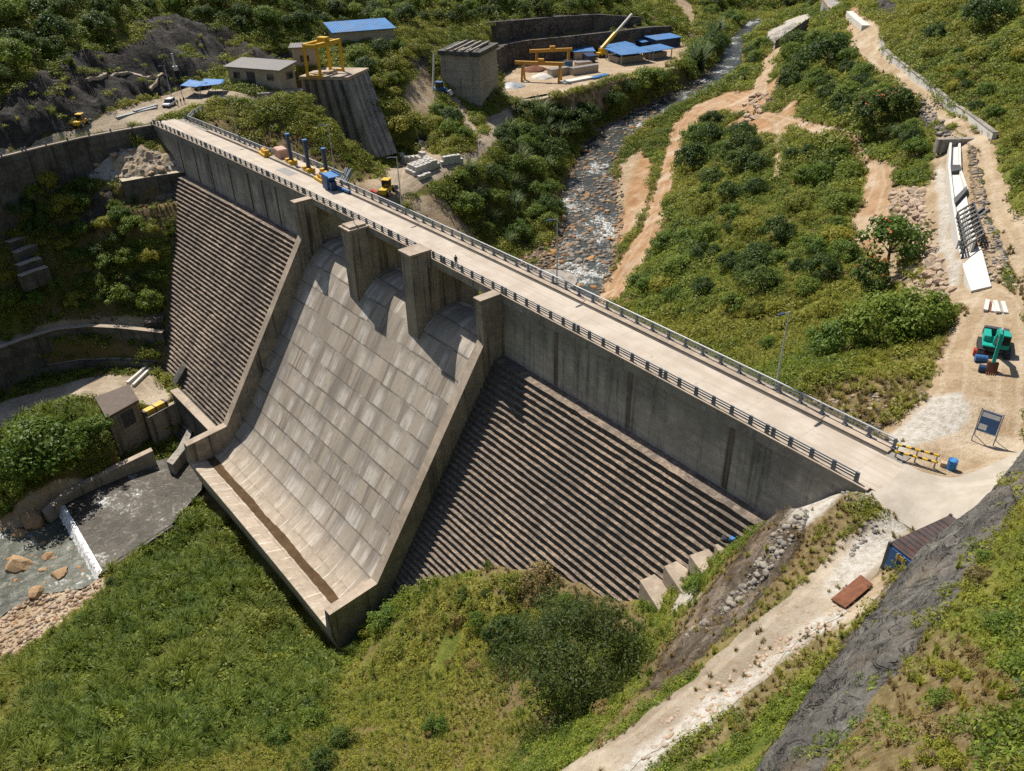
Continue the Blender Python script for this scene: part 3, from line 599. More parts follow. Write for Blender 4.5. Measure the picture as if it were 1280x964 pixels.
sheet('left_bank_road', Z['R_left_road'], .7, .05, M_GROUND, over=dict(dirt=8, hue=-.6, rock=-8))
sheet('site_terrace', Z['R_terrace'], 1.0, .06, M_GROUND, over=dict(dirt=8, hue=.2, rock=-8))
sheet('valley_path', Z['R_low_path'], .6, .05, M_GROUND, over=dict(dirt=8, hue=-.6, rock=-8))
sheet('far_road', Z['R_far_road'], 1.5, .1, M_GROUND, over=dict(dirt=8, hue=0, rock=-8), amp=.4)
def concrete_apron_mat():
    m, nt, b = newmat('apron_mat', .9, .2); k = NT(nt)
    c = k.mix(k.ss(k.noise(.35, 5, .6), .35, .65), (.33, .295, .245), (.41, .37, .315)); c = k.mix(k.math('MULTIPLY', k.ss(k.noise(2.2, 6, .7), .5, .75), .5), c, (.33, .27, .2))
    k.put(b.inputs['Base Color'], c); k.put(b.inputs['Normal'], k.bump(k.noise(3, 6, .7), .3, .2)); return m
sheet('concrete_apron', Z['R_concrete_apron'], .6, .09, concrete_apron_mat(), amp=.25)
# water
def water_mat(name, foam_glint, deep, fl=(.5, 1.0, 1.0), soft=.1):
    m, nt, b = newmat(name, .3, .35); k = NT(nt)
    p = k.pos(); n1 = k.noise(.075, 4, .6); n2 = k.noise(.55, 6, .72, None, 1.2); n3 = k.noise(2.2, 4, .65, None, .8)
    v = k.math('ADD', k.math('MULTIPLY', n1, .8), k.math('ADD', k.math('MULTIPLY', n2, .5), k.math('MULTIPLY', n3, .25))); f = k.math('MULTIPLY', k.ss(v, foam_glint, foam_glint+soft), k.ss(n3, .33, .55))  # white flecks: foam on running water, painted ripple glints on the pool
    col = k.mix(k.ss(n1, .35, .65), deep, tuple(q*2.2 for q in deep)); col = k.mix(k.ss(n2, .5, .68), col, tuple(q*3.2 for q in deep)); col = k.mix(k.math('MULTIPLY', f, k.ss(k.noise(1.1, 5, .75), .36, .56)), col, (.56, .57, .56))
    k.put(b.inputs['Base Color'], col); k.put(b.inputs['Roughness'], k.lin(f, 0, 1, .34, .8)); k.put(b.inputs['Normal'], k.bump(k.math('ADD', n2, k.math('MULTIPLY', n3, .4)), .3, .25)); return m
sheet('river', Z['river'][:1], .8, 0, water_mat('river_water', .82, (.024, .026, .022)), zf=river_z, amp=1.6)
# ------------------------------------------------------------------ concrete materials
def concrete(name, base, dark, light=None, streak=.7, lift=1.2, rough=.9, stain=(.035, .033, .03), liftmix=.35, moss=0.0, topstain=0.0):
    m, nt, b = newmat(name, rough, .2); k = NT(nt); p = k.pos()
    n1 = k.noise(.18, 5, .6); n2 = k.noise(1.1, 6, .66); st = k.noise(1.0, 6, .62, k.mapv(p, (.55, .55, .035))); st2 = k.noise(1.0, 5, .62, k.mapv(p, (2.2, 2.2, .09)))
    col = k.mix(k.ss(n1, .35, .65), base, dark); col = k.mix(k.math('MULTIPLY', k.ss(n2, .45, .7), .5), col, light or tuple(min(1, c*1.35) for c in base))
    z = k.sep(p)[2]; fr = k.math('FRACT', k.math('DIVIDE', k.math('ADD', z, k.math('MULTIPLY', n2, .12)), lift)); ln = k.math('MULTIPLY', k.ss(fr, .07, .0), liftmix)
    band = k.noise(1.0, 2, .5, k.mapv(p, (.05, .05, .83))); col = k.mix(k.math('MULTIPLY', k.ss(band, .45, .65), .35), col, dark)
    col = k.mix(ln, col, stain)
    s = k.math('ADD', k.math('MULTIPLY', st, .75), k.math('MULTIPLY', st2, .4)); col = k.mix(k.math('MULTIPLY', k.ss(s, .57, .74), streak), col, stain)
    if topstain:
        tz = k.math('ADD', z, k.math('ADD', k.math('MULTIPLY', k.math('SUBTRACT', st, .5), 9.0), k.math('MULTIPLY', k.math('SUBTRACT', n1, .5), 6.0))); col = k.mix(k.math('MULTIPLY', k.ss(tz, -7.5, -2.5), topstain), col, (.065, .066, .07))
        col = k.mix(k.math('MULTIPLY', k.ss(k.math('ADD', st2, k.math('MULTIPLY', n2, .5)), .86, .98), .5), col, (.5, .48, .45))
    if moss: col = k.mix(k.math('MULTIPLY', k.ss(k.noise(.5, 5, .7), .55, .7), moss), col, (.05, .06, .02))
    k.put(b.inputs['Base Color'], col); k.put(b.inputs['Normal'], k.bump(k.math('SUBTRACT', k.math('MULTIPLY', n2, .6), ln), .35, .15)); return m
M_CONC = concrete('weathered_concrete', (.33, .30, .26), (.23, .21, .185))
M_WALL = concrete('stained_wall_concrete', (.43, .395, .35), (.31, .285, .255), streak=.55, lift=1.3, liftmix=.35, topstain=.38)
M_PIER = concrete('pier_concrete', (.34, .295, .24), (.22, .195, .165), streak=.8, lift=2.4, liftmix=.15)
M_OLD = concrete('blackened_concrete', (.13, .125, .115), (.06, .058, .055), (.22, .2, .18), streak=.9, lift=2.0, moss=.25)
M_CAP = concrete('coping_concrete', (.40, .33, .26), (.28, .23, .18), streak=0.0, lift=50, liftmix=0)
M_DECK = concrete('deck_concrete', (.50, .43, .36), (.44, .37, .30), (.58, .52, .46), streak=0, lift=90, liftmix=0)
def step_mat():
    m, nt, b = newmat('stepped_concrete', .95, .12); k = NT(nt); p = k.pos()
    n1 = k.noise(.12, 5, .62); n2 = k.noise(1.6, 6, .68); n3 = k.noise(1.0, 5, .6, k.mapv(p, (.4, .9, .9)))
    col = k.mix(k.ss(n1, .38, .62), (.33, .255, .195), (.215, .175, .145)); col = k.mix(k.math('MULTIPLY', k.ss(n2, .4, .6), .8), col, (.125, .105, .088)); col = k.mix(k.math('MULTIPLY', k.ss(n3, .58, .74), .75), col, (.05, .045, .04))
    col = k.mix(k.math('MULTIPLY', k.ss(k.noise(3.5, 4, .7), .6, .75), .7), col, (.55, .47, .39))
    wet = k.noise(1.0, 5, .62, k.mapv(p, (.16, .02, .02), (0, 0, rad(-14)))); col = k.mix(k.math('MULTIPLY', k.ss(wet, .48, .66), .6), col, (.085, .075, .066)); col = k.mix(k.math('MULTIPLY', k.ss(k.noise(.35, 4, .65), .58, .7), .5), col, (.42, .34, .26))
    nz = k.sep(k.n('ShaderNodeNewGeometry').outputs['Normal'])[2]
    col = k.mix(k.ss(nz, .6, .3), col, k.mix(k.ss(n2, .4, .65), (.11, .1, .09), (.055, .052, .048)))  # upright risers darkened by normal, their shade painted into the colour
    k.put(b.inputs['Base Color'], col); k.put(b.inputs['Normal'], k.bump(k.math('ADD', n2, k.math('MULTIPLY', k.noise(5, 4, .7), .4)), .8, .25)); return m
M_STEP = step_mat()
def chute_mat():
    m, nt, b = newmat('chute_panels', .88, .2); k = NT(nt)
    uv = k.n('ShaderNodeUVMap', uv_map='uv').outputs[0]; s = k.sep(uv)
    dn = k.n('ShaderNodeTexNoise'); k.put(dn.inputs['Vector'], uv); dn.inputs['Scale'].default_value = .9; dn.inputs['Detail'].default_value = 4
    vm = k.n('ShaderNodeVectorMath', operation='MULTIPLY_ADD'); k.put(vm.inputs[0], dn.outputs['Color']); vm.inputs[1].default_value = (.22, .3, 0); k.put(vm.inputs[2], uv); uvw = vm.outputs[0]
    def brick(w, h, c1, c2, mort, size=.012, off=.37, ms=.1):
        x = k.n('ShaderNodeTexBrick'); k.put(x.inputs['Vector'], uvw); x.offset = off; x.offset_frequency = 2; x.squash = 1.0
        for i, c in ((1, c1), (2, c2), (3, mort)): x.inputs[i].default_value = (*c, 1)
        x.inputs['Scale'].default_value = 1.0; x.inputs['Mortar Size'].default_value = size; x.inputs['Mortar Smooth'].default_value = ms; x.inputs['Bias'].default_value = 0; x.inputs['Brick Width'].default_value = w; x.inputs['Row Height'].default_value = h
        return x
    A = brick(3.9, 4.15, (0, 0, 0), (1, 1, 1), (.5, .5, .5), .0, .43); B = brick(1.3, 4.15, (0, 0, 0), (1, 1, 1), (.5, .5, .5), 0, .61)
    J = brick(3.9, 4.15, (0, 0, 0), (0, 0, 0), (1, 1, 1), .05, .43, .8)
    ra = k.sep(A.outputs[0])[0]; rb = k.sep(B.outputs[0])[0]
    flow = k.noise(1.0, 6, .68, k.mapv(uv, (1.6, .10, 1))); flow2 = k.noise(1.0, 5, .65, k.mapv(uv, (5.5, .35, 1))); n2 = k.noise(.9, 6, .68, k.mapv(uv, (1, 1, 1)))
    col = k.ramp(ra, [(0, (.29, .25, .205)), (.3, (.355, .31, .255)), (.65, (.395, .345, .285)), (1, (.315, .27, .22))])
    rc = k.sep(B.outputs[0])[0]; col = k.mix(k.math('MULTIPLY', k.ss(rc, .3, .05), k.ss(flow, .4, .6)), col, (.2, .165, .135)); wh = k.math('MULTIPLY', k.ss(rb, .60, .78), k.ss(k.math('ADD', k.math('MULTIPLY', flow, .7), k.math('MULTIPLY', flow2, .5)), .5, .68)); col = k.mix(k.math('MULTIPLY', wh, .8), col, (.58, .55, .51))
    col = k.mix(k.math('MULTIPLY', k.ss(flow, .54, .72), .55), col, (.17, .145, .12)); col = k.mix(k.math('MULTIPLY', k.ss(flow2, .55, .75), .35), col, (.13, .11, .095))
    col = k.mix(k.math('MULTIPLY', k.ss(n2, .5, .72), .45), col, (.2, .175, .15))
    # row joints stain the head of every lift
    fr = k.math('FRACT', k.math('DIVIDE', s[1], 4.15)); row = k.math('MULTIPLY', k.ss(fr, .87, .97), k.ss(k.math('ADD', ra, n2), .55, 1.05)); col = k.mix(k.math('MULTIPLY', k.math('MULTIPLY', k.ss(fr, .45, .0), k.ss(k.math('ADD', rb, flow2), .95, 1.3)), .55), col, (.16, .135, .11)); col = k.mix(k.math('MULTIPLY', row, .85), col, (.10, .088, .075))
    jn = k.math('MULTIPLY', k.sep(J.outputs[0])[0], k.lin(n2, .32, .68, .05, .6)); col = k.mix(jn, col, (.085, .075, .065))
    wet = k.noise(1.0, 5, .6, k.mapv(uv, (.22, .028, 1), (0, 0, 0), (3, 1, 0))); col = k.mix(k.math('MULTIPLY', k.ss(wet, .46, .64), .62), col, (.165, .148, .13)); col = k.mix(k.math('MULTIPLY', k.ss(k.noise(3.2, 5, .7, uv), .56, .7), .35), col, (.5, .46, .41))
    # leached white lines in the bucket
    wl = k.math('FRACT', k.math('ADD', k.math('DIVIDE', s[0], 2.9), k.math('MULTIPLY', k.noise(.25, 3, .5, uv), .35))); line = k.math('MULTIPLY', k.ss(k.math('ABSOLUTE', k.math('SUBTRACT', wl, .5)), .055, .0), k.ss(k.noise(.7, 4, .6, k.mapv(uv, (1, .5, 1), (0, 0, 0), (7, 3, 0))), .4, .55))
    bk = k.ss(s[1], 39.0, 46.0); col = k.mix(k.math('MULTIPLY', bk, .55), col, k.mix(k.ss(n2, .35, .65), (.47, .385, .29), (.36, .29, .215))); col = k.mix(k.math('MULTIPLY', k.math('MULTIPLY', line, bk), .85), col, (.68, .64, .58))
    k.put(b.inputs['Base Color'], col); k.put(b.inputs['Normal'], k.bump(k.math('SUBTRACT', k.math('MULTIPLY', n2, .5), jn), .4, .15)); return m
M_CHUTE = chute_mat()
M_STAIN = concrete('joint_seal', (.12, .105, .085), (.07, .062, .055), streak=.6, lift=60)
M_JOINT = concrete('joint_band', (.2, .165, .125), (.13, .11, .09), streak=.7, lift=60)
M_SILT = paint('wet_silt', (.085, .055, .03), .95, .25, .3, .5, .04)
M_RAIL = paint('grey_blue_paint', (.145, .165, .19), .55, .15, .3, .6, .35)
M_RAILP = paint('galvanised_rail', (.36, .38, .40), .45, .12, .3, .6, .5)

# ------------------------------------------------------------------ the dam
def xs_(a, b, step=4.0):
    n = max(1, int(math.ceil((b-a)/step))); return [a+(b-a)*i/n for i in range(n+1)]
def extrude_x(mb, prof, xl):             # closed profile of (n,z) swept along the crest curve, with end caps
    k = len(prof); base = len(mb.v)
    vs = [W(x, n, z) for x in xl for n, z in prof]; fs = []
    for i in range(len(xl)-1):
        for j in range(k): fs.append((i*k+j, i*k+(j+1) % k, (i+1)*k+(j+1) % k, (i+1)*k+j))
    fs += [tuple(range(k))[::-1], tuple((len(xl)-1)*k+j for j in range(k))]
    return mb.add(vs, fs)
dam = thing('dam', 'grey concrete gravity dam with stepped downstream faces and a central three-bay spillway chute', 'dam', W(0, 4, -58))
DI = Matrix.Translation(Vector(W(0, 4, -58)))
def dpart(mb, name, mat, parent=None, smooth=False):
    o = mb.build(name, mat, parent or dam, smooth, local=DI); return o
XL, XR = -29.4, 29.4
for (a, b) in ((-116.0, -31.2), (31.2, 92.5)):
    up = MB(); extrude_x(up, [(0, -1.3), (0, -10.85), (.4, -12.5), (.4, -58), (8.4, -58), (8.4, -1.3)], xs_(a, b)); wall = dpart(up, 'upper_wall', M_WALL)
    pb = MB(); extrude_x(pb, [(-.28, -.0), (-.28, -1.32), (-.02, -1.55), (.3, -1.55), (.3, -.0)], xs_(a, b)); dpart(pb, 'parapet_band', M_WALL)
    st = MB(); rs = random.Random(3)
    N = 57; HS = .85; xl = xs_(a, b, 1.3)
    for i in range(N):
        z = -10.85-HS*i; n0 = -1.75+.665*(z+10); n1 = n0+HS*.665 if i else .02
        row = []
        for x in xl:
            j = rs.uniform(-.06, .06)-(.16*rs.random() if rs.random() < .06 else 0)*-1; row.append((W(x, n1+.1, z+.02*rs.uniform(-1, 1)), W(x, n0+j, z+rs.uniform(-.06, .03)), W(x, n0+j+rs.uniform(0, .05), z-HS-.03)))
        bs = len(st.v); st.v += [v for r in row for v in r]
        for q in range(len(xl)-1):
            c = bs+3*q; st.f += [(c, c+1, c+4, c+3), (c+1, c+2, c+5, c+4)]
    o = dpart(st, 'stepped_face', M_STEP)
JX = [-100.5, -91.0, -82.25, -70.9, -60.9, -53.9, -47.2, 43.6, 58.5, 75.3]
for x in JX:
    w_ = .75 if x > 0 else .5
    j = MB()
    p = [W(x-w_/2, -.09, -10.6), W(x+w_/2, -.09, -10.6), W(x+w_/2, .1, -10.6), W(x-w_/2, .1, -10.6)]; q = [W(x-w_/2, -.09, -1.6), W(x+w_/2, -.09, -1.6), W(x+w_/2, .1, -1.6), W(x-w_/2, .1, -1.6)]
    j.hexa(p+q); dpart(j, 'joint_strip', M_JOINT if x > 0 else M_STAIN)
PROF = [(8.38, -58), (8.38, -14), (7.5, -11.7), (6.2, -10.3), (5.1, -9.65), (4, -9.4), (2.8, -9.3), (1.6, -9.45), (.3, -9.95), (-1, -10.75), (-2.3, -11.75), (-3.4, -12.85), (-4.5, -14.25), (-6, -16.5), (-10, -22.55), (-14, -28.6), (-18, -34.65), (-22, -40.7), (-24, -43.55), (-26, -45.9), (-28.2, -47.8), (-30.6, -49.15), (-32.4, -49.75), (-33.8, -49.85), (-35.2, -49.5), (-36.9, -48.85), (-37.25, -48.95), (-37.2, -49.8), (-35.4, -58)]
def chute():
    me = bpy.data.meshes.new('spillway_chute'); bm = bmesh.new(); uvl = bm.loops.layers.uv.new('uv')
    L = [0]
    for (a, b) in zip(PROF[:-1], PROF[1:]): L.append(L[-1]+math.hypot(b[0]-a[0], b[1]-a[1]))
    s0 = L[11]                            # measured from the crest
    xl = xs_(XL-.15, XR+.15, 2.0); V = [[bm.verts.new(DI.inverted() @ Vector(W(x, *p))) for p in PROF] for x in xl]
    for i in range(len(xl)-1):
        for j in range(len(PROF)-1):
            f = bm.faces.new((V[i][j], V[i][j+1], V[i+1][j+1], V[i+1][j])); f.smooth = True
            for l, (q, r) in zip(f.loops, ((i, j), (i, j+1), (i+1, j+1), (i+1, j))): l[uvl].uv = (xl[q], L[r]-s0)
    bmesh.ops.recalc_face_normals(bm, faces=bm.faces); bm.to_mesh(me); bm.free(); me.materials.append(M_CHUTE)
    try: me.set_sharp_from_angle(angle=rad(38))
    except Exception: pass
    o = bpy.data.objects.new('spillway_chute', me); COL.objects.link(o); o.parent = dam; KIDS.setdefault(dam.name, []).append(o); return o
ch = chute()
sl_ = MB(); xl = xs_(XL+.2, XR-.2, 1.0); rs = random.Random(5)
A = [W(x, -32.3+.12*math.sin(x*.4)+rs.uniform(-.08, .08), -49.58) for x in xl]; B = [W(x, -33.9+rs.uniform(-.08, .08), -49.72) for x in xl]; Cc = [W(x, -33.1, -49.70) for x in xl]
n_ = len(xl); sl_.add(A+Cc+B, [(i, i+1, n_+i+1, n_+i) for i in range(n_-1)]+[(n_+i, n_+i+1, 2*n_+i+1, 2*n_+i) for i in range(n_-1)]); dpart(sl_, 'wet_silt', M_SILT)
# training walls: vertical head at the crest, sloping run, level tail beside the bucket
for s in (-1, 1):
    x0, x1 = (XL-1.75, XL) if s < 0 else (XR, XR+1.75)
    t = MB()
    pr = [(.25, .12), (-4.3, .12), (-3.9, -7.35), (-28.0, -43.85), (-36.95, -44.85), (-37.3, -49.4), (-35.3, -58), (-27.5, -58), (.25, -58)]
    mid = (x0+x1)/2
    vs = [W(x0, *q) for q in pr]+[W(x1, *q) for q in pr]; k_ = len(pr)
    t.add(vs, [tuple(range(k_))[::-1], tuple(range(k_, 2*k_))]+[(i, (i+1) % k_, k_+(i+1) % k_, k_+i) for i in range(k_)]); o = dpart(t, 'training_wall', M_PIER)
    c = MB()
    for (a, b) in ((pr[2], pr[3]), (pr[3], pr[4])):
        p = [W(x0-.04, a[0], a[1]), W(x1+.04, a[0], a[1]), W(x1+.04, b[0], b[1]), W(x0-.04, b[0], b[1])]
        up_ = [W(x0-.04, a[0]-.05, a[1]+.12), W(x1+.04, a[0]-.05, a[1]+.12), W(x1+.04, b[0]-.05, b[1]+.12), W(x0-.04, b[0]-.05, b[1]+.12)]
        c.hexa(p+up_)
    c.hexa([W(x0-.06, -4.4, .1), W(x1+.06, -4.4, .1), W(x1+.06, -.3, .1), W(x0-.06, -.3, .1), W(x0-.06, -4.4, .3), W(x1+.06, -4.4, .3), W(x1+.06, -.3, .3), W(x0-.06, -.3, .3)])
    dpart(c, 'coping', M_CAP, o)
def pier(xa, xb, top, taper=True):
    t = MB(); nose = [(xa, -4.4), (xb, -4.4), (xb, 8.9), ((xa+xb)/2, 10.4), (xa, 8.9)]
    zt = [top, top, -1.33, -1.33, -1.33]
    t.prism([W(a, b, 0)[:2] for a, b in [(xa, -4.4), (xb, -4.4), (xb, -.3), (xa, -.3)]], -19, top)
    t.prism([W(a, b, 0)[:2] for a, b in [(xa+.004, -.296), (xb-.004, -.296), (xb-.004, 8.9), ((xa+xb)/2, 10.4), (xa+.004, 8.9)]], -16, -1.33)
    for nn in (-1.2, 1.2, 5.2):           # gate slots show as dark upright grooves
        t.prism([W(a, b, 0)[:2] for a, b in [(xb-.01, nn), (xb+.12, nn), (xb+.12, nn+.35), (xb-.01, nn+.35)]], -14, -1.4)
    o = dpart(t, 'pier', M_PIER); c = MB()
    c.prism([W(a, b, 0)[:2] for a, b in [(xa-.28, -4.7), (xb+.28, -4.7), (xb+.28, -.35), (xa-.28, -.35)]], top+.003, top+.35); 
    if top < 1: c.prism([W(a, b, 0)[:2] for a, b in [(xa+.2, -4.2), (xb-.2, -4.2), (xb-.2, -.7), (xa+.2, -.7)]], top+.35, top+.75)
    dpart(c, 'pier_cap', M_CAP, o)
    return o
pier(-11.15, -7.95, .1); p3 = pier(9.2, 12.35, 1.55)
pp = MB(); a = W(-9.5, -2.4, .85); pp.tube(a, (a[0], a[1], 2.6), .07, .07, 6); pp.box((a[0], a[1], 2.7), (.35, .35, .3)); dpart(pp, 'survey_mark', M_RAIL)
# bridge deck over the bays and the roadway slab
dk = MB(); extrude_x(dk, [(-.28, 0), (-.28, -1.25), (.9, -1.32), (8.6, -1.32), (8.6, 0)], xs_(-31.2, 31.2)); dpart(dk, 'bridge_deck', M_CONC)
for (a, b) in ((-116.0, -31.2), (31.2, 92.5)):
    dl = MB(); extrude_x(dl, [(.3, 0), (.3, -1.29), (8.6, -1.29), (8.6, 0)], xs_(a, b)); dpart(dl, 'deck_slab', M_CONC)
kb = MB(); extrude_x(kb, [(-.36, .004), (-.36, .17), (.42, .17), (.42, .004)], xs_(-116, 92.5)); dpart(kb, 'kerb', M_CAP)
kf = MB(); extrude_x(kf, [(7.12, .004), (7.12, .26), (8.75, .26), (8.75, .004)], xs_(-98, 90.5)); dpart(kf, 'walkway', M_CAP)
gt = MB(); extrude_x(gt, [(6.72, .004), (6.72, .03), (7.1, .03), (7.1, .004)], xs_(-98, 90.5)); dpart(gt, 'cable_trench', M_STAIN)
# crest road: the concrete running surface
rd = MB(); xl = xs_(-118, 93.5, 2.0); rd.add([W(x, n, .012) for x in xl for n in (.43, 6.7)], [(2*i, 2*i+1, 2*i+3, 2*i+2) for i in range(len(xl)-1)])
def road_mat():
    m, nt, b = newmat('crest_road_concrete', .9, .2); k = NT(nt); p = k.pos()
    n1 = k.noise(.25, 5, .6); n2 = k.noise(1.8, 6, .68); tr = k.noise(1.0, 5, .6, k.mapv(p, (.05, .9, 1)))
    c = k.mix(k.ss(n1, .35, .65), (.40, .345, .285), (.48, .425, .36)); c = k.mix(k.math('MULTIPLY', k.ss(tr, .5, .7), .5), c, (.37, .295, .225)); c = k.mix(k.math('MULTIPLY', k.ss(n2, .55, .72), .4), c, (.38, .3, .225))
    c = k.mix(k.math('MULTIPLY', k.ss(k.noise(1.0, 4, .6, k.mapv(p, (.025, 2.6, 1))), .53, .66), .45), c, (.27, .215, .165)); c = k.mix(k.math('MULTIPLY', k.ss(k.noise(.6, 5, .7), .62, .7), .55), c, (.2, .165, .13))
    x = k.sep(p)[0]; fr = k.math('FRACT', k.math('DIVIDE', x, 7.5)); c = k.mix(k.math('MULTIPLY', k.ss(fr, .012, .0), .6), c, (.22, .17, .13))
    k.put(b.inputs['Base Color'], c); k.put(b.inputs['Normal'], k.bump(n2, .2, .1)); return m
o = rd.build('crest_road', road_mat()); o['kind'] = 'structure'
wd_ = MB(); wd_.prism([W(a, b, 0)[:2] for a, b in [(-62, 7.1), (-36, 7.1), (-36, 11.6), (-62, 11.6)]], -1.2, -.004); wd_.prism([W(a, b, 0)[:2] for a, b in [(-62, 7.2), (-36, 7.2), (-36, 11.6), (-62, 11.6)]], .0, .0145); dpart(wd_, 'hoist_platform', M_DECK)
ht = MB(); ht.prism([W(a, b, 0)[:2] for a, b in [(-53.6, 3.6), (-47.4, 3.6), (-47.4, 6.0), (-53.6, 6.0)]], .013, .022); dpart(ht, 'hatch_plate', paint('hatch_steel', (.2, .2, .19), .6))
# toe wall left of the bucket
tw = MB(); tw.prism([W(a, b, 0)[:2] for a, b in [(-56.5, -30.4), (-31.15, -30.4), (-31.15, -28.2), (-56.5, -28.2)]], -58.5, -46.6); o = dpart(tw, 'toe_wall', M_OLD)
cc = MB(); cc.prism([W(a, b, 0)[:2] for a, b in [(-56.6, -30.5), (-31.2, -30.5), (-31.2, -28.6), (-56.6, -28.6)]], -46.6, -46.3); dpart(cc, 'coping', M_CAP, o)
gs = MB(); gs.add([W(-62.5, -24.6, -52), W(-60, -24.6, -52), W(-60, -30, -52), W(-62.5, -30, -52), W(-62.5, -24.6, -43.5), W(-60, -24.6, -43.5), W(-60, -30, -49.5), W(-62.5, -30, -49.5)], [(3, 2, 1, 0), (4, 5, 6, 7), (0, 1, 5, 4), (1, 2, 6, 5), (2, 3, 7, 6), (3, 0, 4, 7)]); dpart(gs, 'gusset_wall', M_OLD)
# stepped abutment blocks at the right foot of the steps
def pxprism(mb, pts, z, depth): 
    P = [pz(*q, z) for q in pts]; mb.prism([(p[0], p[1]) for p in P], z-depth, z); return mb
for pts, d in (([(800,726),(826,714),(858,762),(832,776)], 3.5), ([(830,708),(856,697),(884,736),(860,752)], 3.5), ([(862,694),(886,686),(906,714),(886,728)], 3), ([(893,681),(912,676),(926,694),(908,705)], 3)):
    q_ = hit((pts[0][0]+pts[2][0])/2, (pts[0][1]+pts[2][1])/2); b_ = MB(); pxprism(b_, pts, q_[2]+.45, d+1); o = dpart(b_, 'abutment_block', M_CAP)
# ------------------------------------------------------------------ guard rails
def guard_rail(name, label, pts, zt, post_w, post_h, nrail, pipe=False, spacing=2.7, group=None):
    """pts: list of (x,y,z) along the foot; posts and rails are parts"""
    base = pts[0]; t = thing(name, label, 'guard rail', base, 0, group); LI = Matrix.Translation(Vector(base))
    D = [0]
    for a, b in zip(pts[:-1], pts[1:]): D.append(D[-1]+math.dist(a, b))
    def at(s):
        for i in range(len(D)-1):
            if s <= D[i+1] or i == len(D)-2:
                u = (s-D[i])/(D[i+1]-D[i]); a, b = Vector(pts[i]), Vector(pts[i+1]); d = (b-a).normalized(); return a+(b-a)*u, math.atan2(d.y, d.x)
    n = int(D[-1]//spacing); n = min(n, 92); mesh = None
    for i in range(n+1):
        p, ang = at(D[-1]*i/n)
        ex = (0,) if i % 6 else ((-.42, .42) if not pipe else (0,))
        for e in ex:
            if mesh is None:
                m_ = MB(); w2 = post_w/2
                if pipe:
                    m_.hexa([(-w2, -.16, 0), (w2, -.16, 0), (w2, .16, 0), (-w2, .16, 0), (-w2, -.09, post_h), (w2, -.09, post_h), (w2, .09, post_h), (-w2, .09, post_h)])
                    m_.box((0, 0, .08), (post_w*1.9, .5, .15)); m_.box((0, .12, post_h*.75), (post_w*1.5, .3, .14))
                else:
                    m_.hexa([(-w2, -.15, 0), (w2, -.15, 0), (w2, .17, 0), (-w2, .17, 0), (-w2, -.09, post_h), (w2, -.09, post_h), (w2, .12, post_h), (-w2, .12, post_h)])
                o = m_.build('post', M_RAIL, t); mesh = o.data
            else:
                o = bpy.data.objects.new('post', mesh); COL.objects.link(o); o.parent = t
            o.location = Vector((p.x+e*math.cos(ang), p.y+e*math.sin(ang), p.z))-Vector(base); o.rotation_euler = (0, 0, ang)
    for r in range(nrail):
        z = post_h*(.36+.56*r/max(1, nrail-1)) if not pipe else post_h*(.35, .68, .98)[r]
        rm = MB(); k_ = max(2, int(D[-1]/6)); P = [at(D[-1]*i/k_)[0] for i in range(k_+1)]
        for a, b in zip(P[:-1], P[1:]):
            if pipe and r == 2: rm.tube((a.x, a.y, a.z+z), (b.x, b.y, b.z+z), .1, .1, 8, False)
            else: rm.bar((a.x, a.y, a.z+z), (b.x, b.y, b.z+z), .1, .13)
        rm.build('rail', M_RAILP if pipe else M_RAIL, t, local=LI)
    return t
guard_rail('guard_rail', 'long dark blue-grey post rail along the edge of the crest road above the spillway', [W(x, .0, .17) for x in xs_(-114.6, 91.0, 6)], 0, .42, 1.25, 3)
guard_rail('guard_rail', 'grey pipe rail along the river side of the crest road by the lamp posts', [W(x, 8.2, .26) for x in xs_(-35.5, 90.6, 6)], 0, .3, 1.35, 3, True, 3.0)
guard_rail('guard_rail', 'grey rail on the far side of the crest road near the white car', [W(-121.5, 16.5, .1), W(-117.5, 12.6, .15)]+[W(x, 8.2, .26) for x in xs_(-114, -62.5, 6)]+[W(-62.2, 11.4, .05)], 0, .3, 1.35, 3, True, 2.7)
guard_rail('guard_rail', 'grey rail behind the blue hoist columns on the widened platform', [W(-60.5, 11.4, .02), W(-36.5, 11.4, .02)], 0, .3, 1.35, 3, True, 2.7)
# left wing wall and its low rail
ww = thing('wing_wall', 'dark curved retaining wall holding up the road at the left end of the crest', 'retaining wall', (-115, -4, -20)); WI = Matrix.Translation(Vector((-115, -4, -20)))
wp = [tuple(W(-115.2, -.1, 0)), tuple(pz(150, 163, 0)), tuple(pz(100, 172.5, 0)), tuple(pz(50, 184, 0)), tuple(pz(0, 196.5, 0)), tuple(pz(-60, 214, 0)), tuple(pz(-140, 240, 0))]
b_ = MB(); b_.path([(p[0], p[1], -.12) for p in wp], 1.4, 24); b_.build('wall_face', M_OLD, ww, local=WI)
b_ = MB(); b_.path([(p[0], p[1], .12) for p in wp], 1.0, .238); b_.build('coping', M_CAP, ww, local=WI)
guard_rail('guard_rail', 'low row of short posts on the pale coping of the curved wing wall', [(p[0], p[1], .12) for p in wp], 0, .35, .8, 1, False, 5.2)
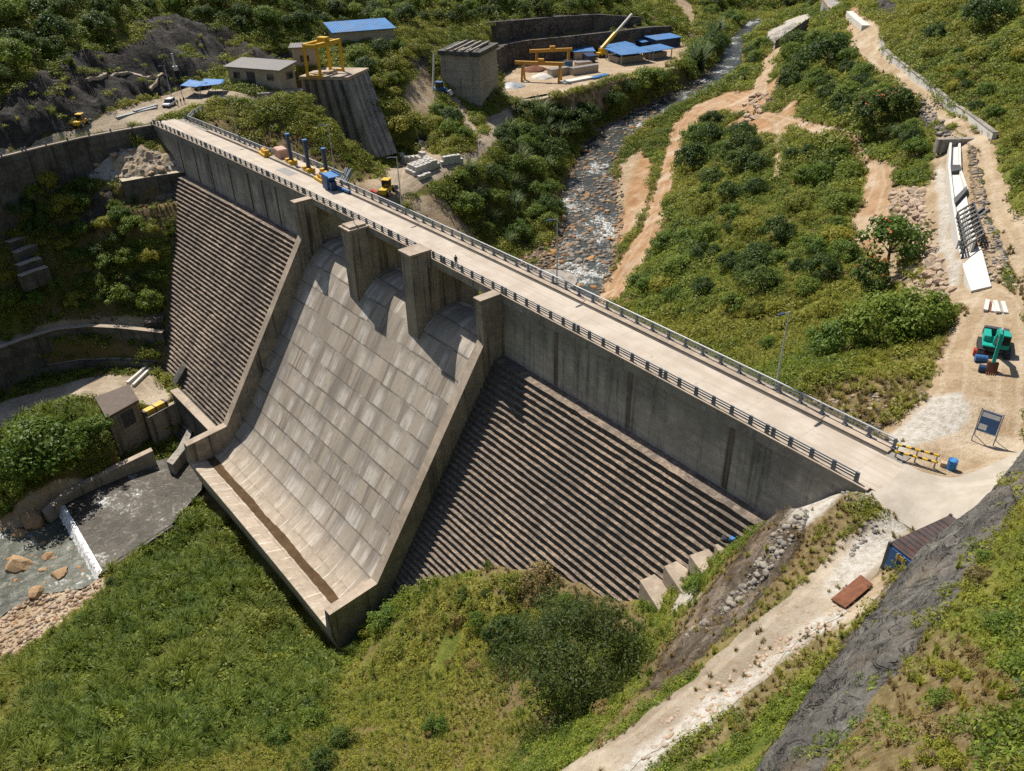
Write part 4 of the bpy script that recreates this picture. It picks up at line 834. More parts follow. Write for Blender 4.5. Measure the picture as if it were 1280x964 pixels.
# ------------------------------------------------------------------ everything that stands on the ground
K = 1.18                                  # scene units per metre of everyday things
M_WHITE = paint('white_concrete', (.56, .545, .51), .85, .08, .35, .9, .2, dirtcol=(.42, .36, .28)); M_BLUE = paint('blue_paint', (.03, .12, .30), .5, .15, .25, 1.0); M_BLUEROOF = paint('blue_sheet_roof', (.04, .16, .38), .6, .2, .35, .35, .2)
M_YEL = paint('yellow_paint', (.60, .36, .02), .5, .12, .3, 1.0); M_ORG = paint('orange_yellow_paint', (.50, .26, .04), .55, .12, .3, .6); M_TEAL = paint('teal_paint', (.01, .32, .25), .4, .12, .2, 1.2); M_BLK = paint('black_rubber', (.02, .02, .021), .7, .2, .2); M_RED = paint('red_paint', (.50, .04, .025), .5, .1, .2); M_NAVY = paint('navy_paint', (.022, .045, .11), .45, .15, .2)
M_GLASS = paint('dark_glass', (.02, .025, .03), .1, .1, 0, 1, .6); M_CAR = paint('white_car_paint', (.75, .76, .77), .25, .03, .08, 1, .6); M_RUST = paint('rusted_steel', (.15, .062, .035), .85, .3, .5, 1.5, .2, dirtcol=(.12, .05, .03)); M_STEEL = paint('grey_steel', (.28, .30, .32), .5, .15, .3, .8, .5); M_DKST = paint('dark_steel', (.06, .062, .065), .6, .2, .3, .8)
M_ROOFG = paint('grey_metal_roof', (.16, .15, .15), .55, .1, .3, .5); M_PLASTER = paint('tan_plaster', (.42, .35, .27), .9, .12, .4, .7, .15); M_PINK = paint('wrapped_pallet', (.45, .28, .22), .7, .1, .2); M_TIMBER = paint('timber', (.42, .31, .19), .85, .2, .3); M_TARP = paint('blue_tarpaulin', (.05, .17, .40), .6, .25, .25, .8, .3); M_SKIN = paint('skin', (.12, .07, .045), .6, .05, 0); M_CLOTH1 = paint('dark_clothes', (.05, .055, .07), .9, .2, .1); M_CLOTH2 = paint('khaki_clothes', (.22, .18, .12), .9, .2, .1)
M_BRK = concrete('tower_concrete', (.40, .355, .295), (.29, .26, .22), streak=.45, lift=3.0, liftmix=.5)
M_INT = concrete('intake_concrete', (.34, .325, .30), (.24, .23, .215), streak=.6, lift=2.2, liftmix=.25)
M_SHOT = concrete('rock_cut', (.10, .088, .078), (.045, .04, .037), (.34, .31, .27), streak=.9, lift=6, liftmix=.05)
def G(px, py, dz=0.0):
    q = hit(px, py); return Vector((q[0], q[1], gz(q[0], q[1])+dz))
def V3(a): return Vector((float(a[0]), float(a[1]), float(a[2])))
def yawpx(a, b, z=None):
    p = G(*a) if z is None else V3(pz(*a, z)); q = G(*b) if z is None else V3(pz(*b, z)); return math.atan2(q.y-p.y, q.x-p.x)
def put(mb, name, mat, t, bev=0, smooth=False):
    o = mb.build(name, mat, t, smooth)
    if bev: bevel(o, bev)
    return o
def single(mb, name, mat, label, cat, group=None, bev=0, smooth=False, origin=None):
    if origin is None:
        v = np.array(mb.v); origin = (v[:, 0].mean(), v[:, 1].mean(), v[:, 2].min())
    L = Matrix.Translation(Vector(origin)); o = mb.build(name, mat, None, smooth, local=L); o.location = origin
    if bev: bevel(o, bev)
    return tag(o, label, cat, group)

def corrugate(m, pitch=.9):
    k = NT(m.node_tree); g_ = k.n('ShaderNodeTexCoord').outputs['Object']; w_ = k.math('SINE', k.math('MULTIPLY', k.sep(g_)[0], 6.283/pitch)); b = m.node_tree.nodes['Principled BSDF']; old = b.inputs['Base Color'].links[0].from_socket
    sh = k.noise(.5, 4, .6, k.mapv(g_, (1.2, .12, 1))); c = k.mix(k.math('MULTIPLY', k.ss(sh, .5, .7), .45), old, (.18, .15, .12)); k.put(b.inputs['Base Color'], c); k.put(b.inputs['Normal'], k.bump(w_, .6, .12))
corrugate(M_BLUEROOF); corrugate(M_ROOFG)
# ---------------- left bank: house, intake, tower
def rect_frame(pA, pB, pC):               # front-right, front-left, right-back corners on the ground
    A, B, C_ = Vector(pA), Vector(pB), Vector(pC); u = (A-B); L = u.length; u.z = 0; u.normalize(); v = Vector((-u.y, u.x, 0)); D = abs((C_-A).dot(v)); return B, math.atan2(u.y, u.x), L, D
def house(label, B, rz, L, D, H, roofm, wallm, pitch, wins, cat='building', name='house'):
    t = thing(name, label, cat, B, rz); w = MB(); w.bbox(0, L, 0, D, -2.5, H); wall = put(w, 'wall', wallm, t)
    r = MB(); o = .9; r.hexa([(-o, -o, H), (L+o, -o, H), (L+o, D+o, H+pitch), (-o, D+o, H+pitch), (-o, -o, H+.28), (L+o, -o, H+.28), (L+o, D+o, H+pitch+.28), (-o, D+o, H+pitch+.28)]); put(r, 'roof', roofm, t)
    if pitch > .3:
        g = MB(); g.add([(L-.02, 0, H-.01), (L-.02, D, H-.01), (L-.02, D, H+pitch*.93), (.02, 0, H-.01), (.02, D, H-.01), (.02, D, H+pitch*.93)], [(0, 1, 2), (3, 5, 4), (1, 4, 5, 2)]); put(g, 'gable', wallm, t)
    for kind, face, a, z0, ww, hh in wins:
        m = MB(); f = MB()
        if face == 'f': m.bbox(a, a+ww, -.06, .05, z0, z0+hh); f.bbox(a-.12, a+ww+.12, -.16, -.02, z0+hh, z0+hh+.14)
        else: m.bbox(L-.05, L+.06, a, a+ww, z0, z0+hh); f.bbox(L+.02, L+.16, a-.12, a+ww+.12, z0+hh, z0+hh+.14)
        o_ = put(m, kind, M_GLASS if kind == 'window' else M_DKST, t); put(f, 'lintel', M_CONC, o_)
    return t
B, rz, L, D = rect_frame(G(352.5, 113.5), G(288.5, 107), G(373, 102))
house('tan plastered house with a grey metal roof beside the concrete intake block', B, rz, L, 7.5, 5.6, M_ROOFG, M_PLASTER, 1.2, [('door', 'f', L*.36, 0, 3.2, 4.6), ('window', 'f', L*.1, 2.4, 2.6, 1.8), ('window', 'f', L*.75, 2.4, 2.6, 1.9), ('window', 's', 3.0, 2.4, 3.4, 2.2)])
B, rz, L, D = rect_frame(G(398, 88), G(368, 86), G(408, 82))
house('small flat roofed tan building behind the yellow gantry crane', B, rz, L, max(D, 7), 6.5, M_ROOFG, M_PLASTER, .15, [('window', 'f', L*.3, 2, 3, 2)])
B, rz, L, D = rect_frame(G(494, 60), G(420, 60), G(508, 52))
house('long shed with a bright blue roof near the top edge', B, rz, L, 16, 5.0, M_BLUEROOF, M_PLASTER, 1.4, [('door', 's', 4, 0, 5, 4)], 'shed', 'shed')
T1, T2, T3 = (V3(pz(*q, 1.2)) for q in ((376, 99), (434, 100), (459.7, 88.6))); T4 = T1+(T3-T2); B2, B3 = V3(pz(470, 198, -23)), V3(pz(496.5, 191, -23)); B1 = Vector((T1.x, T1.y, -23)); B4 = Vector((T4.x, T4.y, -23))
t = thing('intake_block', 'tall stained concrete intake block with a sloping buttress face and a yellow crane on top', 'concrete block', ((T1+T3)/2).to_tuple()[:2]+(-23,)); I = Matrix.Translation(Vector(((T1+T3)/2).to_tuple()[:2]+(-23,)))
m = MB(); m.hexa([B1, B2, B3, B4, T1, T2, T3, T4]); m.build('body', M_INT, t, local=I)
m = MB(); c = (T1+T3)/2; ex = [c+(p-c)*1.05 for p in (T1, T2, T3, T4)]; m.hexa([p+Vector((0, 0, .01)) for p in ex]+[p+Vector((0, 0, .9)) for p in ex]); m.build('top_slab', M_CAP, t, local=I)
for f in (.12, .3, .48, .66, .84):        # upright ribs on the front
    a = T1.lerp(T2, f); b = B1.lerp(B2, f); n = Vector(((T2-T1).y, -(T2-T1).x, 0)).normalized(); d = (T2-T1).normalized()*.45
    m = MB(); m.hexa([b-d+n*.5, b+d+n*.5, b+d, b-d, a-d+n*.5, a+d+n*.5, a+d, a-d]); m.build('rib', M_OLD, t, local=I)
for f in (.25, .5, .75):
    a = T2.lerp(T3, f); b = B2.lerp(B3, f); n = Vector(((T3-T2).y, -(T3-T2).x, 0)).normalized(); d = (T3-T2).normalized()*.25; n2 = n*.35
    m = MB(); m.hexa([b-d+n2, b+d+n2, b+d, b-d, a-d+n2, a+d+n2, a+d, a-d]); m.build('rib', M_INT, t, local=I)
a, b, c_ = G(322, 122, .6), V3(pz(350, 128, .4)), V3(pz(378, 112, .6))
m = MB(); m.path([(a.x, a.y, .8), ((a.x+c_.x)/2, (a.y+c_.y)/2, .8), (c_.x, c_.y, .8)], 3.0, 14); single(m, 'foundation_wall', M_INT, 'low grey foundation wall in front of the tan house', 'wall')
q0 = [V3(pz(*q, 2.1)) for q in ((385, 97), (401, 97), (429, 89), (413, 88))]; t = thing('gantry_crane', 'yellow gantry crane standing on the concrete intake block', 'crane', q0[0]); I = Matrix.Translation(q0[0])
for p in q0: m = MB(); m.bar(p, p+Vector((0, 0, 9.2)), .75); m.build('leg', M_YEL, t, local=I)
for i, j in ((0, 3), (1, 2)): m = MB(); m.bar(q0[i]+Vector((0, 0, 9.4)), q0[j]+Vector((0, 0, 9.4)), 1.0, 1.3); m.build('girder', M_YEL, t, local=I)
for i, j in ((0, 1), (3, 2)):
    for z_, w_, h_ in ((9.3, .7, 1.0), (.4, .5, .6)): m = MB(); m.bar(q0[i]+Vector((0, 0, z_)), q0[j]+Vector((0, 0, z_)), w_, h_); m.build('cross_beam', M_YEL, t, local=I)
m = MB(); m.box((q0[0].lerp(q0[2], .55)+Vector((0, 0, 10.6))), (3.2, 2.4, 1.3), .5); m.build('hoist', M_YEL, t, local=I)
for i in range(5):
    p = q0[0].lerp(q0[2], .15+.16*i)+Vector((1.2*math.sin(i*3), -1.0, .25)); m = MB(); m.box((0, 0, .3), (5, .7, .6), i*.5); o = m.build('beam_stack', M_TIMBER); o.location = p; tag(o, 'tan timber beams lying on the intake block under the yellow crane', 'beams', 'beams under the gantry crane')
tt = [V3(pz(*q, -.5)) for q in ((550.3, 68.5), (598.8, 71), (620.3, 59.5))]; tt.append(tt[0]+tt[2]-tt[1]); bb = [V3(pz(*q, -20)) for q in ((549.5, 115), (606, 134), (625.5, 124))]
cm = sum(tt, Vector())/4; bb = [Vector((cm.x+(p.x-cm.x)*1.07, cm.y+(p.y-cm.y)*1.07, -21)) for p in tt]
t = thing('concrete_tower', 'square unfinished concrete tower with open beams on its roof above the haul road', 'tower', (cm.x, cm.y, -21)); I = Matrix.Translation((cm.x, cm.y, -21))
m = MB(); m.hexa(bb+tt); m.build('body', M_BRK, t, local=I)
rim = lambda f: [cm+(p-cm)*f for p in tt]
m = MB(); a, b = rim(1.09), rim(.80)
for i in range(4):
    j = (i+1) % 4; m.hexa([a[i]+Vector((0, 0, .01)), a[j]+Vector((0, 0, .01)), b[j]+Vector((0, 0, .01)), b[i]+Vector((0, 0, .01)), a[i]+Vector((0, 0, 1.6)), a[j]+Vector((0, 0, 1.6)), b[j]+Vector((0, 0, 1.6)), b[i]+Vector((0, 0, 1.6))])
m.build('roof_rim', M_OLD, t, local=I)
for f in (.22, .4, .58, .76): m = MB(); m.bar(a[0].lerp(a[1], f)+Vector((0, 0, 1.9)), a[3].lerp(a[2], f)+Vector((0, 0, 1.9)), .8, .6); m.build('roof_beam', M_CONC, t, local=I)
m = MB(); m.box(bb[1].lerp(bb[2], .35)+Vector((0, 0, 2.5)), (3.0, 2.2, 4.6), math.atan2((bb[2]-bb[1]).y, (bb[2]-bb[1]).x)); m.build('doorway', M_DKST, t, local=I)
# rock cuts behind the terrace
def ribbon(name, label, B, N_, zb, zt, th):
    m = MB(); n = len(B); vs = []; rs = np.random.default_rng(len(label)); F_ = []; sub = 14
    P = []
    for i in range(n-1):
        for k_ in range(sub): f = k_/sub; P.append((B[i]*(1-f)+B[i+1]*f, N_[i]*(1-f)+N_[i+1]*f, zb[i]*(1-f)+zb[i+1]*f, zt[i]*(1-f)+zt[i+1]*f))
    P.append((B[-1], N_[-1], zb[-1], zt[-1])); R_ = 9
    for b, nn, z0, z1 in P:
        j_ = rs.normal(0, .28); b_ = b+nn*j_
        for k_ in range(R_+1): f = k_/R_; q = b_+nn*(f*1.8+rs.normal(0, .16)); vs.append((q[0], q[1], z0-3+(z1-z0+3)*f))
        q = b+nn*th; vs.append((q[0], q[1], z1+.1)); vs.append((q[0], q[1], z0-6))
    w_ = R_+3
    for i in range(len(P)-1):
        for k_ in range(w_-1): F_.append((i*w_+k_, i*w_+k_+1, (i+1)*w_+k_+1, (i+1)*w_+k_))
    F_ += [tuple(range(w_)), tuple((len(P)-1)*w_+k_ for k_ in range(w_))]; m.add(vs, F_); return single(m, name, M_SHOT, label, 'rock wall')
ribbon('rock_wall', 'lower dark streaked rock cut directly behind the work terrace', RC_B, RC_N, [-20.4]*len(RC_B), RC_T, 8.5)
ribbon('rock_wall', 'upper dark rock cut above the grassy bench behind the terrace', RU_B, RU_N, RU_Z, RU_T, 8)
# terrace buildings and plant
def shed(label, a, b, depth, H, roofm, wallm=None, open_=False, name='shed', cat='shed', group=None):
    p, q = G(*a), G(*b); u = q-p; L = u.length; rz = math.atan2(u.y, u.x); t = thing(name, label, cat, p, rz, group)
    if open_:
        for x in (0.3, L-.3):
            for y in (0.3, depth-.3): m = MB(); m.bar((x, y, -.5), (x, y, H), .35); put(m, 'post', M_STEEL, t)
        m = MB(); m.bbox(1, L-1, depth*.3, depth-.6, -.3, H*.6); put(m, 'store', wallm or M_PLASTER, t)
    else: m = MB(); m.bbox(0, L, 0, depth, -1, H); put(m, 'wall', wallm or M_PLASTER, t); m = MB(); m.bbox(L*.4, L*.4+2, -.06, .05, 0, 2.6); put(m, 'door', M_DKST, t)
    m = MB(); o = .7; m.hexa([(-o, -o, H), (L+o, -o, H), (L+o, depth+o, H+.7), (-o, depth+o, H+.7), (-o, -o, H+.2), (L+o, -o, H+.2), (L+o, depth+o, H+.9), (-o, depth+o, H+.9)]); put(m, 'roof', roofm, t); return t
shed('small blue roofed hut nearest the telescopic crane on the terrace', (718, 75), (742, 74), 8, 3.6, M_BLUEROOF)
shed('long narrow blue roofed store right of the telescopic crane', (762, 72), (792, 66), 6, 3.8, M_BLUEROOF, M_NAVY)
shed('widest blue roofed open shelter at the front of the terrace', (776, 82), (812, 78), 15, 4.6, M_BLUEROOF, None, True)
shed('pale blue roofed shelter behind the widest shelter', (816, 76), (840, 72), 9, 4.2, M_BLUEROOF, None, True)
shed('farthest blue roofed shed at the right end of the terrace', (820, 62), (850, 58), 9, 4.4, M_BLUEROOF, M_NAVY)
shed('small dark blue box beside the blue roofed hut', (735, 79), (744, 78), 3.5, 3.0, M_NAVY, M_NAVY, name='site_box', cat='container')
shed('small blue box behind the blue shelters', (802, 61), (809, 60), 4, 3.0, M_BLUEROOF, M_NAVY, name='site_box', cat='container')
def orange_gantry(label, a, b, h):
    p, q = G(*a), G(*b); u = q-p; L = u.length; rz = math.atan2(u.y, u.x); t = thing('gantry_crane', label, 'crane', p, rz); m = MB(); m.bbox(-L*.2, L*1.02, -.6, .6, h-1.4, h); put(m, 'girder', M_ORG, t)
    for x in (0, L*.92):
        for y in (-2.6, 2.6): m = MB(); m.bar((x+(.0), y, -.4), (x, y*.25, h-1.4), .8); put(m, 'leg', M_ORG, t)
    [put(MB().bar((x, -2.6, .1), (x, 2.6, .1), .7), 'rail_beam', M_ORG, t) for x in (0, L*.92)]; m = MB(); m.box((L*.45, 0, h+.6), (2.4, 1.8, 1.2)); put(m, 'hoist', M_ORG, t)
orange_gantry('orange gantry crane farther from the river on the terrace', (671, 85), (714, 83), 8.2); orange_gantry('orange gantry crane nearer the river on the terrace', (654, 101), (704, 103), 8.2)
p = G(755, 71.5); t = thing('telescopic_crane', 'yellow telescopic crane with its long boom raised to the right', 'crane', p, yawpx((752, 66), (790, 62))); 
m = MB(); m.bbox(-4, 6, -1.6, 1.6, .9, 2.4); put(m, 'carrier', M_YEL, t)
for x in (-3, -1, 3, 5):
    for y in (-1.5, 1.5): m = MB(); m.tube((x, y-.3, .8), (x, y+.3, .8), .8, .8, 12); put(m, 'wheel', M_BLK, t)
m = MB(); m.bbox(-2.5, 1.2, -1.5, 1.5, 2.41, 4.2); put(m, 'cab', M_YEL, t)
dd_ = pray(790, 17.5); tip = V3(CAM+dd_*(((np.array(p)-CAM)@AX_F)/(dd_@AX_F))); I = Matrix.Translation(p) @ Matrix.Rotation(t.rotation_euler.z, 4, 'Z'); lt = I.inverted() @ tip; base = Vector((-1.5, 0, 4.0)); mid = base.lerp(lt, .45)
m = MB(); m.bar(base, mid, 1.3, 1.5); put(m, 'boom', M_YEL, t); m = MB(); m.bar(mid, lt, .8, .9); put(m, 'boom_extension', M_WHITE, t)
def heap(label, px, py, r, h, mat, name='heap', cat='pile', seed=1, group=None):
    rs = np.random.default_rng(seed); p = G(px, py); V = []; F = []; n = 18; rings = 7
    for i in range(rings):
        f = i/(rings-1)
        for k_ in range(n): a = 2*math.pi*k_/n; rr_ = r*(1-f**1.3)*rs.uniform(.85, 1.15)+.02; x, y = p.x+math.cos(a)*rr_, p.y+math.sin(a)*rr_; V.append((x, y, gz(x, y)-.15+h*(f**.8)*rs.uniform(.9, 1.1) if i else gz(x, y)-.3))
    for i in range(rings-1):
        for k_ in range(n): F.append((i*n+k_, i*n+(k_+1) % n, (i+1)*n+(k_+1) % n, (i+1)*n+k_))
    m = MB(); m.add(V, F); return single(m, name, mat, label, cat, group, smooth=True)
heap('white plastic covered pile beside the nearer orange crane', 678, 97, 5, 2.2, M_WHITE, seed=2); heap('red brown earth pile behind the white covered pile', 668, 88, 6, 2.4, M_RUST, seed=3); heap('dark gravel pile left of the orange cranes', 640, 108, 6, 2, M_STEEL, seed=4)
p, q = G(706, 106), G(742, 99); m = MB(); u = (q-p).normalized(); v = Vector((-u.y, u.x, 0)); L = (q-p).length
m.hexa([p, q, q+v*4, p+v*4]+[k_+Vector((0, 0, .9)) for k_ in (p, q, q+v*4, p+v*4)]); single(m, 'panel_stack', M_WHITE, 'long white stack of panels along the river edge of the terrace', 'panels')
p, q = G(742, 100), G(762, 95); m = MB(); u = (q-p).normalized(); v = Vector((-u.y, u.x, 0)); m.hexa([p, q, q+v*3, p+v*3]+[k_+Vector((0, 0, .8)) for k_ in (p, q, q+v*3, p+v*3)]); single(m, 'panel_stack', M_BLUEROOF, 'short pale blue stack of panels right of the white stack', 'panels')
for i, (a, b, mt, lb) in enumerate((((690, 97), (712, 93), M_PLASTER, 'tan box container behind the white panel stack'), ((716, 95), (748, 90), M_PLASTER, 'longest tan container along the terrace centre'), ((706, 86), (716, 85), M_BLUE, 'small blue container left of the blue roofed hut'), ((722, 88), (740, 86), M_TIMBER, 'brown timber container behind the longest tan one'))):
    p, q = G(*a), G(*b); u = q-p; t = thing('container', lb, 'container', p, math.atan2(u.y, u.x)); m = MB(); m.bbox(0, u.length, 0, 3.4, -.3, 3.0); put(m, 'body', mt, t); m = MB(); m.bbox(-.05, u.length+.05, -.05, 3.45, 3.005, 3.2); put(m, 'lid', M_ROOFG, t)
# concrete blocks stacked at the haul road
bm_ = MB(); bm_.box((0, 0, .65), (2.4, 1.5, 1.3)); bm_.box((0, 0, 1.36), (.7, .4, .16)); BLK = bm_.build('concrete_block', paint('block_concrete', (.50, .48, .45), .9, .1, .5, 1.0, .15)); bevel(BLK, .06); first = True
def blocks(a, b, n, rows, label, group, lift=1):
    global first
    p, q = G(*a), G(*b); rz = math.atan2(q.y-p.y, q.x-p.x); nrm = Vector((-math.sin(rz), math.cos(rz), 0))
    for l in range(lift):
        for r in range(rows):
            for i in range(n-l):
                o = BLK if first else BLK.copy()
                if not first: COL.objects.link(o)
                first = False; c = p.lerp(q, (i+.5*l)/max(1, n-1))+nrm*(1.7*r); c.z = gz(c.x, c.y)+1.32*l-.05; o.location = c; o.rotation_euler = (0, 0, rz+RNG.uniform(-.08, .08)); tag(o, label, 'block', group)
blocks((499, 196), (531, 199), 7, 1, 'pale concrete block in the straight row below the intake buttress', 'row of pale blocks', 2); blocks((520, 219), (545, 209), 5, 3, 'pale concrete block in the largest stack beside the haul road', 'largest stack of pale blocks', 2); blocks((555, 206), (574, 203), 4, 1, 'pale concrete block in the small stack at the haul road bend', 'small stack of pale blocks', 2); blocks((527, 224), (534, 221), 2, 1, 'loose pale concrete block below the largest stack', 'loose pale blocks', 1)
# vehicles
def wheels(t, xs, y, r, w):
    for x in xs:
        for s in (-1, 1):
            m = MB(); m.tube((x, s*y-w/2, r), (x, s*y+w/2, r), r, r, 14); wh = put(m, 'wheel', M_BLK, t); m = MB(); m.tube((x, s*(y+w*.5)-.02, r), (x, s*(y+w*.5)+.02, r), r*.55, r*.55, 10); put(m, 'rim', M_STEEL, wh)
def suv(label, p, rz, mat, sc=K):
    t = thing('car', label, 'car', p, rz); t.scale = (sc,)*3
    b = MB(); b.hexa([(-2.3, -.9, .45), (2.3, -.9, .45), (2.3, .9, .45), (-2.3, .9, .45), (-2.3, -.9, 1.05), (2.2, -.88, .98), (2.2, .88, .98), (-2.3, .9, 1.05)]); put(b, 'body', mat, t, .08)
    c = MB(); c.hexa([(-2.25, -.84, 1.0), (1.0, -.84, 1.0), (1.0, .84, 1.0), (-2.25, .84, 1.0), (-2.1, -.72, 1.72), (.25, -.72, 1.72), (.25, .72, 1.72), (-2.1, .72, 1.72)]); put(c, 'cabin', M_GLASS, t)
    r = MB(); r.bbox(-2.12, .28, -.74, .74, 1.725, 1.8)
    for x, y in ((-2.17, .8), (-2.17, -.8), (-.7, .82), (-.7, -.82)): r.bar((x, y, 1.0), (x+.05, y*.9, 1.74), .12)
    put(r, 'roof', mat, t); wheels(t, (-1.45, 1.45), .82, .38, .24)
    for s in (-.62, .62): h_ = MB(); h_.box((2.27, s, .8), (.1, .36, .18)); put(h_, 'headlight', M_WHITE, t)
    b = MB(); b.bbox(2.2, 2.38, -.85, .85, .4, .62); put(b, 'bumper', M_DKST, t); return t
suv('white off-road car parked at the left end of the crest road', G(212, 133), yawpx((218, 130), (205, 137)), M_CAR); suv('dark car parked behind the blue tarpaulin shelter', G(253, 111), yawpx((262, 109), (246, 113)), M_DKST)
def loader(label, p, rz, mat, sc=K, name='loader'):
    t = thing(name, label, 'digger', p, rz); t.scale = (sc,)*3; b = MB(); b.bbox(-2.4, 1.6, -.8, .8, .7, 1.6); put(b, 'body', mat, t, .08); b = MB(); b.bbox(-.6, .9, -.7, .7, 1.61, 2.9); put(b, 'cab', M_GLASS, t); b = MB(); b.bbox(-.7, 1.0, -.78, .78, 2.905, 3.05); put(b, 'cab_roof', mat, t); wheels(t, (-1.5, 1.5), .95, .65, .45)
    b = MB(); b.bar((1.0, .5, 1.4), (2.8, .5, .7), .2); b.bar((1.0, -.5, 1.4), (2.8, -.5, .7), .2); put(b, 'arm', mat, t); b = MB(); b.hexa([(2.7, -1.1, .1), (3.6, -1.1, .1), (3.6, 1.1, .1), (2.7, 1.1, .1), (2.6, -1.1, 1.1), (2.9, -1.1, 1.1), (2.9, 1.1, 1.1), (2.6, 1.1, 1.1)]); put(b, 'bucket', M_STEEL, t)
loader('yellow wheel loader on the dirt just behind the crest rail', G(484, 243), 2.2, M_YEL, 1.5); loader('small yellow loader at the edge of the left bank road', G(103, 158), 2.4, M_YEL, 1.1); loader('blue machine parked at the foot of the square tower', G(549, 118), .6, M_BLUE, 1.5)
m = MB(); a = G(541, 116, .2); m.bar(a, a+Vector((-2, 3, 13)), .5); single(m, 'conveyor', M_WHITE, 'thin pale pipe leaning up beside the square tower', 'pipe')
for i, (a, b, lb) in enumerate((((484, 247), (492, 244), 'orange red sheet lying right of the yellow loader'), ((463, 240), (470, 243), 'orange red sheet lying left of the yellow loader'))):
    p, q = G(*a, .12), G(*b, .12); m = MB(); u = (q-p).normalized(); v = Vector((-u.y, u.x, 0)); m.hexa([p, q, q+v*1.6, p+v*1.6]+[k_+Vector((0, 0, .35)) for k_ in (p, q, q+v*1.6, p+v*1.6)]); single(m, 'sheet', M_RED, lb, 'sheet')
# blue shelters by the car
for i, (pts, lb) in enumerate(((((228, 121), (250, 123), (262, 117), (240, 113)), 'sagging blue tarpaulin shelter nearest the white car'), (((252, 122), (280, 119), (284, 113), (258, 112)), 'blue tarpaulin shelter right of the one nearest the car'))):
    P = [G(*q) for q in pts]; t = thing('tarpaulin_shelter', lb, 'shelter', P[0]); I = Matrix.Translation(P[0]); up = Vector((0, 0, 3.0))
    for q in P: m = MB(); m.bar(q-Vector((0, 0, .3)), q+up, .15); m.build('post', M_STEEL, t, local=I)
    m = MB(); n = 6; vs = []
    for a in range(n+1):
        for b in range(n+1): q = P[0].lerp(P[1], a/n).lerp(P[3].lerp(P[2], a/n), b/n); vs.append(q+up+Vector((0, 0, .25-.5*math.sin(a/n*3.1)*math.sin(b/n*3.1)*(.6+.4*math.sin(a*2.1+b)))))
    m.add(vs, [(a*(n+1)+b, a*(n+1)+b+1, (a+1)*(n+1)+b+1, (a+1)*(n+1)+b) for a in range(n) for b in range(n)]); o = m.build('tarpaulin', M_TARP, t, smooth=True, local=I); sm = o.modifiers.new('thick', 'SOLIDIFY'); sm.thickness = .06
for i, (a, b, lb) in enumerate((((146, 149), (196, 136), 'long grey steel beams lying on the left bank road'), ((168, 141), (196, 133), 'shorter grey beams beside the white car'))):
    p, q = G(*a, .25), G(*b, .25); m = MB(); u = (q-p).normalized(); v = Vector((-u.y, u.x, 0))
    m.bar(p, q, 1.0, .7); single(m, 'steel_beams', M_STEEL, lb, 'beams')
# people
def person(label, p, rz, cloth, walk=.25, sc=K):
    t = thing('person', label, 'person', p, rz); t.scale = (sc,)*3
    J = {'pel': (0, 0, .92), 'ch': (0, 0, 1.28), 'nk': (0, 0, 1.46), 'hd': (.02, 0, 1.62), 'hl': (0, .1, .88), 'kl': (walk*.5, .11, .5), 'fl': (walk*.4, .11, .06), 'tl': (walk*.4+.16, .12, .03), 'hr': (0, -.1, .88), 'kr': (-walk*.3, -.11, .48), 'fr': (-walk*.9, -.11, .08), 'tr': (-walk*.9+.15, -.12, .03), 'sl': (0, .19, 1.4), 'el': (-.1, .25, 1.13), 'wl': (.04, .25, .9), 'sr': (0, -.19, 1.4), 'er': (.06, -.25, 1.13), 'wr': (.2, -.24, .93)}
    ks = list(J); R_ = {'pel': .15, 'ch': .17, 'nk': .06, 'hd': .1, 'hl': .1, 'kl': .065, 'fl': .045, 'tl': .04, 'hr': .1, 'kr': .065, 'fr': .045, 'tr': .04, 'sl': .07, 'el': .05, 'wl': .04, 'sr': .07, 'er': .05, 'wr': .04}
    E_ = [('pel', 'ch'), ('ch', 'nk'), ('nk', 'hd'), ('pel', 'hl'), ('hl', 'kl'), ('kl', 'fl'), ('fl', 'tl'), ('pel', 'hr'), ('hr', 'kr'), ('kr', 'fr'), ('fr', 'tr'), ('ch', 'sl'), ('sl', 'el'), ('el', 'wl'), ('ch', 'sr'), ('sr', 'er'), ('er', 'wr')]
    me = bpy.data.meshes.new('person'); me.from_pydata([J[k_] for k_ in ks], [(ks.index(a), ks.index(b)) for a, b in E_], []); o = bpy.data.objects.new('body', me); COL.objects.link(o); o.parent = t; s = o.modifiers.new('skin', 'SKIN'); s.use_smooth_shade = True
    for k_, v in zip(ks, me.skin_vertices[0].data): v.radius = (R_[k_],)*2
    me.skin_vertices[0].data[0].use_root = True; o.modifiers.new('sub', 'SUBSURF').levels = 1; me.materials.append(cloth)
    h_ = MB(); n = 10; vs = []
    for i in range(7):
        a = math.pi*i/6
        for j in range(n): b = 2*math.pi*j/n; vs.append((.02+.1*math.sin(a)*math.cos(b), .085*math.sin(a)*math.sin(b), 1.64+.125*math.cos(a)))
    h_.add(vs, [(i*n+j, i*n+(j+1) % n, (i+1)*n+(j+1) % n, (i+1)*n+j) for i in range(6) for j in range(n)]); put(h_, 'head', M_SKIN, t, smooth=True); return t
pc = Vector(W(17.6, 1.0, .02)); pt = person('person in dark clothes pushing a bicycle along the crest road', pc, rad(-10), M_CLOTH1, .3)
t = thing('bicycle', 'dark bicycle beside the person on the crest road', 'bicycle', Vector(W(18.2, .65, .02)), rad(-8)); t.scale = (K,)*3
for x in (-.52, .52):
    m = MB(); k_ = 16
    for i in range(k_): a, b = 2*math.pi*i/k_, 2*math.pi*(i+1)/k_; m.tube((x+.33*math.cos(a), 0, .34+.33*math.sin(a)), (x+.33*math.cos(b), 0, .34+.33*math.sin(b)), .025, .025, 5, False)
    put(m, 'wheel', M_BLK, t)
